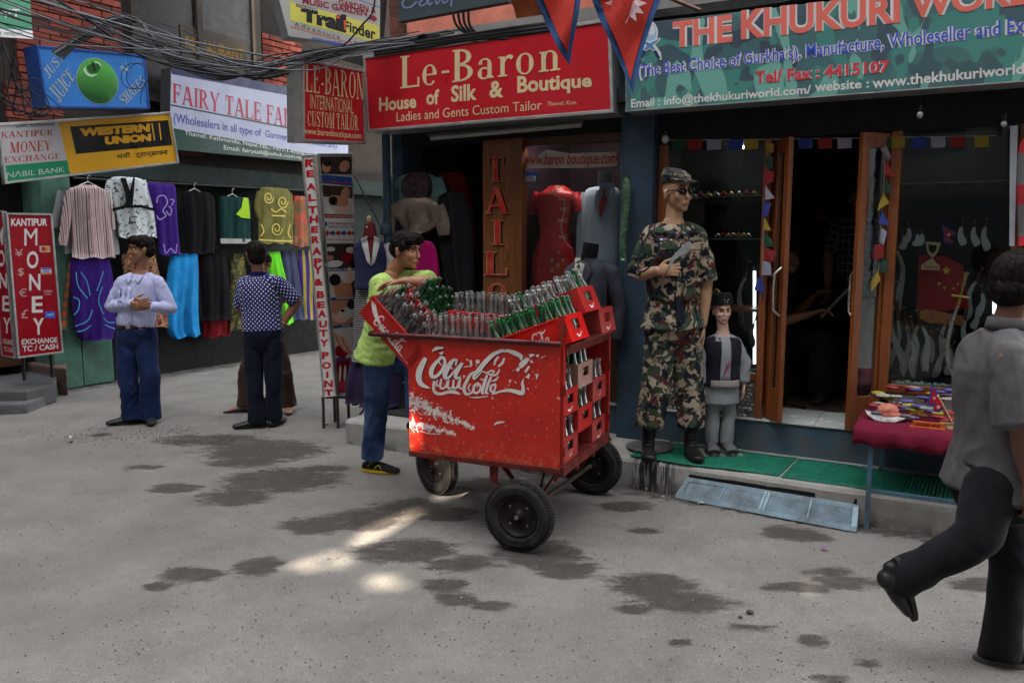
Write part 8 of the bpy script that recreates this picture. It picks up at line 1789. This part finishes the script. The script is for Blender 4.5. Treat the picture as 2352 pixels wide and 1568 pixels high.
# ---------------- table of souvenirs ----------------
tb_ = thing('display_table', 'blue legged table under a maroon cloth in front of the right window', 'table', tuple(FC(2.3, .25, 0)))
TZ = .600; cl_ = mat('maroon table cloth', (.13, .004, .022), .9, var=.3, bump=.5, bscale=30)
b = MB(FMAT)
for s_, d_, z_ in ((1.595, -.065, 0), (3.1, -.065, 0), (1.62, .50, KZ), (3.1, .5, KZ)): b.box((s_ - .012, d_ - .012, z_), (s_ + .012, d_ + .012, TZ - .03))
b.box((1.607, -.073, .22), (3.09, -.057, .245)); b.box((1.6, -.07, TZ - .03), (3.1, .52, TZ - .012)); b.build('frame', mat('blue steel', (.075, .15, .22), .5, dirt=.5), tb_, .002)
vs_ = []; fs_ = []; N = 60
for i in range(N + 1):
 s_ = 1.50 + 1.70 * i / N; w_ = .012 * math.sin(i * 1.1) + .008 * math.sin(i * 2.7)
 vs_ += [FMAT @ Vector(v) for v in ((s_, .56, TZ), (s_, -.085, TZ + .001), (s_, -.105 + w_ * .3, TZ - .02), (s_, -.11 + w_, TZ - .06), (s_, -.112 + w_ * 1.4, TZ - .095 + .01 * math.sin(i * .8)))]
for i in range(N):
 for j in range(4): k = i * 5 + j; fs_.append((k, k + 5, k + 6, k + 1))
b = MB(); b.add(vs_, fs_, smooth=True); o = b.build('cloth', cl_, tb_); q = o.modifiers.new('t', 'SOLIDIFY'); q.thickness = .004; q.offset = -1
def onT(x, y):
 p = at_z(*kg(x, y), TZ + .004); return (p - P0).dot(FD), (p - P0).dot(FI)
def item(name, lab, cat, x, y, fnb, m):
 s_, d_ = onT(x, y); b = MB(FMAT @ T(s_, d_, TZ + .005)); fnb(b); tag(b.build(name, m, bev=.002), lab, cat)
s_, d_ = onT(165, 1425)
blob_t = blob('salt_block', [S_ball((0, 0, .052), (.062, .045, .045), FMAT @ T(s_, d_ + .02, TZ + .004)), S_ball((.012, .0, .03), (.064, .05, .028), FMAT @ T(s_, d_ + .02, TZ + .004))], .006, mat('pink rock salt', (.50, .16, .11), .35, var=.3, scale=14, bump=.8, bscale=14, bdist=.012), None, 1, folds(.004, (30, 30, 30), 3, False)); tag(blob_t, 'pink translucent block wrapped in film on the left of the table', 'stone')
b = MB(FMAT @ T(s_, d_, TZ + .006)); vs_ = [(-.11, -.03, .03), (-.06, -.075, .004), (.04, -.07, .003), (.10, -.05, .03), (.09, .03, .008), (-.08, .05, .02), (-.125, .0, .05)]; b.add(vs_, [tuple(range(7))]); o = b.build('wrapping_cloth', mat('white and black wrap', (.45, .45, .45), .7, var=.8, scale=18)); q = o.modifiers.new('t', 'SOLIDIFY'); q.thickness = .003; tag(o, 'crumpled white wrapper under the pink block on the table', 'wrapper')
item('cork_map', 'brown cork map piece standing in the middle of the table', 'cork', 305, 1405, lambda b: b.prism([(-.07, 0), (.05, -.005), (.075, .02), (.04, .045), (-.01, .05), (-.065, .075), (-.085, .05)], .014, RX(62)), cork)
item('cork_map', 'second cork piece with a red painted edge right of the small flag', 'cork', 455, 1415, lambda b: b.prism([(-.06, 0), (.05, 0), (.06, .03), (.0, .045), (-.06, .04)], .014, RX(62)), cork)
item('name_plate', 'orange wooden name plate with carved writing at the front of the table', 'name plate', 352, 1462, lambda b: (b.box((-.078, -.004, 0), (.078, .010, .034)), b.box((-.09, -.012, -.002), (.09, .02, .004))), mat('orange plate wood', (.50, .10, .02), .5))
s_, d_ = onT(352, 1462); q = Panel(*[FMAT @ Vector(v) for v in ((s_ - .062, d_ - .0055, TZ + .034), (s_ + .062, d_ - .0055, TZ + .034), (s_ + .062, d_ - .0055, TZ + .012), (s_ - .062, d_ - .0055, TZ + .012))]); b = MB(); q.text(b, 'मायाको चिनो', 0, 0, 1, 1, .001, .01); o = b.build('carved_writing', mat('burnt writing', (.10, .015, .005), .7), bpy.data.objects['name_plate'])
item('wood_block', 'small pale wooden block beside the name plate', 'block', 455, 1465, lambda b: (b.box((-.05, -.005, 0), (.045, .015, .032)),), mat('pale block', (.36, .22, .10), .6))
t_ = thing('table_flag', 'small double pennant flag with moon and sun on a stick stood on the table', 'flag', tuple(FC(*onT(470, 1468), TZ))); tp = fp(*kg(378, 1258), onT(470, 1468)[1]); bt = FC(*onT(475, 1466), TZ + .02)
b = MB(); b.tube([bt, fp(*kg(400, 1310), .02)], .005, 8); b.build('stick', pw_, t_); b = MB(FMAT @ T(*onT(475, 1468), TZ + .005)); b.box((-.035, -.02, 0), (.03, .02, .012)); b.build('foot', pw_, t_)
dF = onT(440, 1440)[1]
board(t_, [(374, 1254), (437, 1372), (372, 1402), (385, 1350), (350, 1362)], dF, gloss('pennant blue', (.03, .05, .30)), kg, .003, 'border'); board(t_, [(378, 1276), (427, 1364), (382, 1390), (393, 1342), (362, 1350)], dF - .003, gloss('pennant red', (.42, .01, .03)), kg, .002, 'field')
patch(t_, 'F', dF - .005, star(403, 1364, 11), whitep, kg, 'emblem'); patch(t_, 'F', dF - .005, star(384, 1322, 9), whitep, kg, 'emblem')
cm_ = [mat('sachet %d' % i, c, .25, var=.5, scale=40, bump=.8, bscale=60) for i, c in enumerate([(.10, .10, .35), (.35, .33, .30), (.25, .05, .20), (.40, .38, .05), (.12, .10, .14), (.30, .03, .04)])]
for i in range(52):
 s_, d_ = onT(rng.uniform(115, 420) if i < 44 else rng.uniform(430, 510), rng.uniform(1300, 1385)); row = i % 4; d_ = .20 + .09 * row + rng.uniform(-.02, .02)
 b = MB(FMAT @ T(s_ + .02 * row, d_, TZ + .006 + .04 * row + rng.uniform(0, .035)) @ RZ(rng.uniform(-35, 35)) @ RX(rng.uniform(-20, 20))); b.ball((0, 0, .010), (.045, .022, .011), 10, 6); tag(b.build('sachet', cm_[rng.randrange(6) if i < 44 else 5]), 'crinkled foil sachet in the heap at the back of the souvenir table', 'sachet', 'foil sachets heaped on the souvenir table')
# jacket and white post at the right edge
b = MB(); b.add([fp(x, y, dd) for x, y, dd in ((2320, 290, .5), (2338, 288, .5), (2330, 565, .5), (2318, 565, .5))] + [fp(x, y, dd) for x, y, dd in ((2320, 290, .54), (2338, 288, .54), (2330, 565, .54), (2318, 565, .54))], [(0, 1, 2, 3), (7, 6, 5, 4), (0, 4, 5, 1), (1, 5, 6, 2), (2, 6, 7, 3), (3, 7, 4, 0)]); tag(b.build('white_post', mat('white painted post', (.42, .46, .52), .5)), 'narrow white post at the right edge beside the show window', 'post')
garment('grey_red_jacket', 'grey and red jacket hanging at the right edge above the walking man', 'jacket', 'F', .40, [(315, 2350, 2400), (350, 2338, 2440), (440, 2335, 2440), (560, 2340, 2440)], stripes('grey red panel', [(.12, .12, .125), (.12, .12, .125), (.36, .02, .03)], 16, 2), th=.05, seed=51)
# ======================= pavement, cables, pennants, litter =======================
gm = mat('green ribbed mat', (.010, .135, .085), .65, var=.3, scale=8, dirt=.3, dirtcol=(.02, .06, .045))
def matg(s0, s1, d0, d1, lab, rot):
 nx, ny = int((s1 - s0) / .0035), 8; vs_ = [];
 for j in range(ny + 1):
  d_ = d0 + (d1 - d0) * j / ny
  for i in range(nx + 1):
   s_ = s0 + (s1 - s0) * i / nx; sag = -.012 * max(0, 1 - j / 1.5) * (.5 + .5 * math.sin(s_ * 5)) if d0 < .03 else 0
   vs_.append(FMAT @ Vector((s_ + rot * (d_ - d0), d_ - .01 * math.sin(s_ * 4), KZ + .010 + sag * .3 + .0022 * math.sin(i * 1.05) + .003 * math.sin(s_ * 9 + d_ * 5))))
 fs_ = [(j * (nx + 1) + i, j * (nx + 1) + i + 1, (j + 1) * (nx + 1) + i + 1, (j + 1) * (nx + 1) + i) for j in range(ny) for i in range(nx)]
 b = MB(); b.add(vs_, fs_, smooth=True); o = b.build('floor_mat', gm); q = o.modifiers.new('t', 'SOLIDIFY'); q.thickness = .007; q.offset = -1; tag(o, lab, 'mat')
matg(.10, 1.075, .03, .52, 'green ribbed mat under the mannequins in front of the left window', .06); matg(1.09, 2.6, .02, .50, 'second green ribbed mat running under the souvenir table', .05)
c = at_z(1492, 1031, KZ); b = MB(); b.lathe([(0, 0), (.165, 0), (.168, .004), (.165, .010), (0, .011)], 40, T(c.x, c.y, KZ + .016)); tag(b.build('round_plate', mat('tarnished round plate', (.16, .15, .15), .45, .3, var=.6, scale=7)), 'round grey metal plate under the left boot of the soldier', 'plate')
c = at_z(905, 948, KZ); b = MB(FMAT); s_, d_ = (c - P0).dot(FD), (c - P0).dot(FI)
b.box((s_ - .12, d_ - .10, KZ + .002), (s_ + .30, d_ + .16, KZ + .016)); tag(b.build('door_mat', mat('dark bristle mat', (.03, .03, .032), .95, bump=1, bscale=120, bdist=.006)), 'small dark bristle mat on the pavement at the tailor entrance', 'mat')
# drain grate leaning on the kerb
gr = [at_z(1551, 1143), at_z(1967, 1222), fp(1972, 1162, -.012), fp(1578, 1098, -.012)]; gr[0].z = gr[1].z = .012
gt = thing('drain_grate', 'pale blue slotted metal grate leaning on the kerb below the green mats', 'grate', tuple(gr[0])); gm2 = mat('blue grey steel', (.26, .36, .42), .5, .1, var=.3, scale=10, dirt=.45, dirtcol=(.07, .055, .045))
def G_(u, v): return gr[0].lerp(gr[1], u).lerp(gr[3].lerp(gr[2], u), v)
gn = (gr[1] - gr[0]).cross(gr[3] - gr[0]).normalized()
def gbar(name, u0, v0, u1, v1, w_, h_=.012): b = MB(); b.beam(G_(u0, v0), G_(u1, v1), w_, h_, gn); return b.build(name, gm2, gt)
for a in ((0, .03, 1, .03, .03), (0, .97, 1, .97, .025), (.012, .03, .012, .97, .03), (.988, .03, .988, .97, .03)): gbar('frame', *a)
for u, w_ in ((.25, .010), (.49, .016), (.51, .016), (.75, .010)): gbar('cross_bar', u, .03, u, .97, w_, .016)
for i in range(11): gbar('slat', .02, .13 + .74 * i / 10, .98, .13 + .74 * i / 10, .0085, .004)
b = MB(FMAT); s_a, s_b = (gr[3] - P0).dot(FD), (gr[2] - P0).dot(FD); b.box((s_a + .01, -.008, .0), (s_b - .01, .012, .155)); tag(b.build('grate_shade_sheet', mat('grate shade black', (.008, .008, .008), .9)), 'thin black sheet painting in the shade behind the leaning grate', 'drain')  # thin black sheet on the kerb paints the shade between the slats
# stones and litter
lm_ = mat('pale stone', (.36, .34, .31), .85, bump=.5); dk_ = mat('dark stone', (.10, .095, .09), .85)
for (x, y, r_, m, lab) in ((1487, 1125, .022, lm_, 'pale pebble in the gutter below the round plate'), (1523, 1143, .012, lm_, 'small pale chip in the gutter left of the grate'), (2132, 1226, .013, lm_, 'small pale stone by the table leg'), (2100, 1218, .02, dk_, 'dark lump at the foot of the blue table leg'), (1722, 1408, .014, dk_, 'dark crumb of tar on the dry road'), (1700, 1418, .008, dk_, 'tiny dark stone beside the tar crumb'), (748, 975, .016, lm_, 'pale stone by the leg of the pillar sign'), (163, 1016, .012, dk_, 'small dark stone near the left edge')):
 c = at_z(x, y); tag(blob('stone', [S_ball(c + Vector((0, 0, r_ * .6)), (r_ * 1.2, r_, r_ * .8), None, 10, 8), S_ball(c + Vector((r_ * .4, 0, r_ * .4)), (r_, r_ * .9, r_ * .6), None, 10, 8)], r_ * .28, m, None, 1, folds(r_ * .12, (90, 90, 90), int(x), False)), lab, 'stone')
for (x, y, m, lab) in ((1610, 1158, mat('crumpled foil', (.55, .53, .56), .3, .4, bump=1, bscale=90), 'crumpled silver wrapper below the grate'), (1893, 1262, mat('violet wrapper', (.25, .12, .30), .5), 'scrap of violet paper on the road below the grate'), (163, 1006, mat('white scrap', (.55, .55, .55), .7), 'white paper scrap on the road in front of the steps')):
 c = at_z(x, y); b = MB(); b.add([(c.x + .022 * math.cos(k * 1.05) * rng.uniform(.6, 1), c.y + .02 * math.sin(k * 1.05), .004 + rng.uniform(0, .016)) for k in range(6)] + [(c.x, c.y, .022)], [(k, (k + 1) % 6, 6) for k in range(6)]); tag(b.build('litter', m), lab, 'litter')
b = MB(); rg = random.Random(9)
for i in range(3600):      # grit scattered over the lane
 x, y = rg.uniform(-20, 2370), 900 + 668 * rg.random() ** .8
 if rg.random() < .35: x, y = rg.gauss(350, 130), rg.gauss(1000, 14)
 elif rg.random() < .25: p = FC(rg.uniform(-2.2, 3), -abs(rg.gauss(0, .07)), 0); x = None
 if x is not None:
  if y < 900: continue
  p = at_z(x, y)
  if (p - P0).dot(FI) > -.02 and (p - P0).dot(FD) > -2.4: continue
 r_ = rg.uniform(.0012, .0048); b.ball((p.x, p.y, r_ * .4), (r_ * 1.2, r_, r_ * .7), 5, 4)
tag(b.build('grit', mat('road grit', (.24, .23, .21), .9, var=.8, scale=3)), 'fine grit and small chips scattered over the lane', 'grit', kind='stuff')
# ---------------- overhead cables ----------------
cabm = mat('black cable', (.016, .017, .020), .45); cabg = mat('weathered grey cable', (.12, .13, .15), .4)
def cable(pts, r_=.008, m=None, lab='black overhead cable crossing the brick front', grp='overhead cables'):
 P_ = [V3(x, y, dd) for x, y, dd in pts]; Q, _ = smooth_path(P_, [r_] * len(P_), 8); b = MB(); b.tube(Q, r_, 6); tag(b.build('cable', m or cabm), lab, 'cable', grp)
cable([(-30, -40, 5.5), (120, 12, 5.7), (260, 52, 5.9), (450, 98, 6.1), (660, 135, 6.2), (760, 122, 6.2), (900, 95, 5.9)], .007, cabg, 'pale grey cable running highest across the brick front')
cable([(60, -40, 5.6), (180, 30, 5.8), (330, 130, 6.0), (500, 172, 6.1), (640, 165, 6.2), (760, 132, 6.1), (980, 92, 5.8)], .009)
for i in range(19):
 a = rg.uniform(-30, 60); y0 = rg.uniform(-50, 70); sag = rg.uniform(120, 190); x1 = rg.uniform(640, 720); y1 = rg.uniform(118, 165); xm = rg.uniform(330, 470); dd = rg.uniform(5.7, 6.3)
 cable([(a - 60, y0 - 20, dd), (a + 120, y0 + 40 + rg.uniform(-20, 10), dd), (xm, y0 * .3 + sag * .75, dd + .05), (560, 150 + rg.uniform(-12, 26), dd + .1), (x1, y1, dd + .1), (830, 108 + rg.uniform(-10, 14), dd), (1000 + rg.uniform(-60, 160), 90 + rg.uniform(-8, 8) - i * .8, 5.75)], rg.uniform(.003, .006), cabm if i % 4 else cabg, 'thin overhead cable in the sagging bundle before the brick front')
for i in range(7): cable([(120 + i * 4, 120 + i * 3, 6.6), (190, 78 + i * 3, 6.7), (250 + i * 6, 42 + i * 3, 6.8), (310 + i * 3, 42 + i * 2, 6.8), (345 + i * 2, 80 + i * 4, 6.7), (400, 125 + i * 4, 6.5), (500, 160 + i * 4, 6.3), (600, 180 - i * 3, 6.2), (690, 160, 6.2)], .010 if i < 3 else .006, cabg if i == 1 else cabm, 'thick cable in the looping bundle above the blue sign')
for i in range(10):
 x = rg.uniform(-20, 60); cable([(x, rg.uniform(80, 180), 6.9), (x + rg.uniform(-30, 40), rg.uniform(170, 230), 6.95), (rg.uniform(30, 90), rg.uniform(180, 275), 7.0), (rg.uniform(80, 150), rg.uniform(245, 270), 7.1)], rg.uniform(.004, .008), None, 'loose dark cable hanging left of the blue juice sign')
for i in range(9): cable([(860, 112 + i * 2, 5.95), (960, 96 + i * 2.2, 5.75), (1080, 78 + i * 2, 5.5), (1200, 60 + i * 2.6, 5.3), (1290, 48 + i * 2.5, 5.15)], rg.uniform(.006, .011), cabm, 'cable in the bundle lying on top of the long red sign', 'cables on top of the red sign')
for i in range(6): cable([(1490, 42 - i * 3, 4.95), (1600, 30 - i * 3.5, 4.8), (1720, 16 - i * 4, 4.65), (1850, -4 - i * 4, 4.5)], .006, cabm, 'cable running along the top of the camouflage sign', 'cables above the camouflage sign')
for i in range(4): cable([(1040 + i * 12, 28, 5.6), (1050 + i * 10, 60, 5.6), (1085 + i * 8, 85, 5.6), (1130 + i * 12, 90, 5.55)], .009, None, 'short cable loop dropping behind the slate sign', 'cable loops above the red sign')
cable([(862, -10, 5.7), (855, 30, 5.72), (830, 60, 5.75), (800, 95, 5.85), (770, 118, 5.95)], .006, None, 'single cable hanging across the trekking sign')
P_ = [V3(300 + 28 * math.cos(a) + 2 * a, 175 + 30 * math.sin(a), 7.9) for a in [i * .35 for i in range(40)]]; b = MB(); b.tube(P_, .004, 6); tag(b.build('cable_coil', cabm), 'coil of thin black cable hanging on the right of the juice sign', 'cable')
cable([(335, 185, 7.9), (325, 215, 7.9), (322, 240, 7.9)], .004, None, 'loose end hanging from the cable coil')
b = MB(); b.tube([fp(878, -40, .45), fp(872, 40, .45), fp(868, 90, .45)], .05, 12); tag(b.build('drain_pipe', mat('black iron pipe', (.02, .02, .022), .5)), 'black iron pipe right of the trekking sign', 'pipe')
b = MB(); b.tube([fp(886, 300, .50), fp(890, 500, .50), fp(897, 935, .50)], .035, 14); b.lathe([(.05, 0), (.055, .02), (.05, .08), (.035, .1)], 16, T(*fp(888, 540, .5))); tag(b.build('down_pipe', blue), 'blue painted pipe down the left corner of the tailor shop', 'pipe')
b = MB()
for i in range(34): t1 = i / 33; c = V3(815 + 62 * t1, 405 + 120 * t1, 6.6 + .2 * t1); b.ball(c, (.008, .008, .010), 6, 4)
tag(b.build('chain', mat('dark chain', (.08, .08, .08), .4, .7)), 'dark chain slanting down beside the photo board', 'chain')
# ---------------- pennants on their poles, plant pots ----------------
def pennant(lab, pts, inner_, y, emb):
 t_ = thing('pennant', lab, 'flag', tuple(V3(*pts[0][0], y))); rb_ = mat('pennant cloth red', (.42, .030, .020), .75, var=.2, bump=.3, bscale=10, bdist=.01); bb2 = mat('pennant cloth blue', (.03, .08, .22), .75)
 def sheet(p_, dy, m, name):
  b = MB(); c = Vector((sum(q[0] for q in p_) / len(p_), sum(q[1] for q in p_) / len(p_), 0)); n = len(p_)
  W_ = lambda x, yy: V3(x, yy, y + dy + .05 * math.sin(x * .045 + yy * .02))
  fr = [W_(*q) for q in p_]; bk = [p + Vector((0, .006, 0)) for p in fr]; b.add(fr + bk, [tuple(range(n)), tuple(range(n, 2 * n))[::-1]] + [(i, (i + 1) % n, n + (i + 1) % n, n + i) for i in range(n)]); return b.build(name, m, t_)
 def quads(A, B, dy, m, name):     # a strip between two edges, so that it can ripple
  b = MB(); n = 14; vs_ = []
  for k in (0, .006):
   for i in range(n + 1):
    f_ = i / n; ax, ay = lerp2(A, f_); bx_, by = lerp2(B, f_)
    for j in range(7): u = j / 6; x, yy = ax + (bx_ - ax) * u, ay + (by - ay) * u; vs_.append(V3(x, yy, y + dy + .035 * math.sin(x * .06 + yy * .03)) + Vector((0, k, 0)))
  m_ = (n + 1) * 7; f = []
  for i in range(n):
   for j in range(6): k = i * 7 + j; f += [(k, k + 1, k + 8, k + 7), (m_ + k, m_ + k + 7, m_ + k + 8, m_ + k + 1)]
  b.add(vs_, f, smooth=True); return b.build(name, m, t_)
 quads(pts[0], pts[1], 0, bb2, 'border'); quads(inner_[0], inner_[1], -.012, rb_, 'field')
 for q in emb: sheet(q, -.03, mat('pennant emblem', (.50, .36, .38), .7), 'emblem')
 return t_
def lerp2(L, f_):
 k = f_ * (len(L) - 1); i = min(int(k), len(L) - 2); u = k - i; return L[i][0] + (L[i + 1][0] - L[i][0]) * u, L[i][1] + (L[i + 1][1] - L[i][1]) * u
star12 = lambda cx, cy, r_: [(cx + r_ * (1 if i % 2 == 0 else .62) * math.sin(i * math.pi / 12), cy - r_ * (1 if i % 2 == 0 else .62) * math.cos(i * math.pi / 12)) for i in range(24)]
pennant('left one of the two red pennants with blue edges hanging over the red sign', [[(1215, -40), (1252, 50), (1285, 118), (1309, 149)], [(1340, -40), (1328, 40), (1316, 100), (1309, 150)]], [[(1232, -40), (1266, 44), (1290, 96), (1303, 120)], [(1326, -40), (1316, 36), (1308, 92), (1304, 122)]], 4.9, [])
pennant('right, larger red pennant with blue edges and pale sun emblem', [[(1345, -40), (1375, 40), (1408, 110), (1435, 170), (1453, 213)], [(1535, -40), (1505, 30), (1482, 100), (1464, 160), (1454, 214)]], [[(1362, -40), (1390, 36), (1418, 100), (1438, 150), (1448, 182)], [(1518, -40), (1492, 26), (1472, 92), (1456, 150), (1449, 184)]], 4.75, [star12(1438, 8, 48)])
b = MB(); b.tube([V3(1475, -30, 4.9), V3(1610, 25, 4.62)], .012, 8); tag(b.build('flag_pole', brownwood), 'slanting wooden stick behind the right pennant', 'pole')
terra = mat('terracotta', (.30, .075, .03), .85, dirt=.4); twig = mat('dry twig', (.10, .05, .035), .9)
for x, y, r_, lab in ((1216, 56, .14, 'wide terracotta pot with bare twigs on the ledge above the red sign'), (1398, 44, .10, 'terracotta pot between the two pennants on the ledge'), (1284, 52, .07, 'small terracotta pot behind the left pennant')):
 p = fp(x, y, .50); p.z = 3.262; t_ = thing('plant_pot', lab, 'plant pot', tuple(p)); b = MB(); b.lathe([(r_ * .62, 0), (r_ * .9, r_ * 1.1), (r_ * 1.02, r_ * 1.12), (r_ * 1.02, r_ * 1.4), (r_ * .88, r_ * 1.4), (r_ * .8, r_ * 1.1), (0, r_ * 1.05)], 24, T(*p)); b.build('pot', terra, t_)
 b = MB()
 for k in range(9): a = k * .7; q = p + Vector((r_ * .4 * math.cos(a), r_ * .4 * math.sin(a), r_)); b.tube([q, q + Vector((.06 * math.cos(a), .04 * math.sin(a), .14)), q + Vector((.16 * math.cos(a * 1.3), .08 * math.sin(a), .22 + .05 * math.sin(k)))], [.005, .004, .002], 5)
 b.build('twigs', twig, t_)
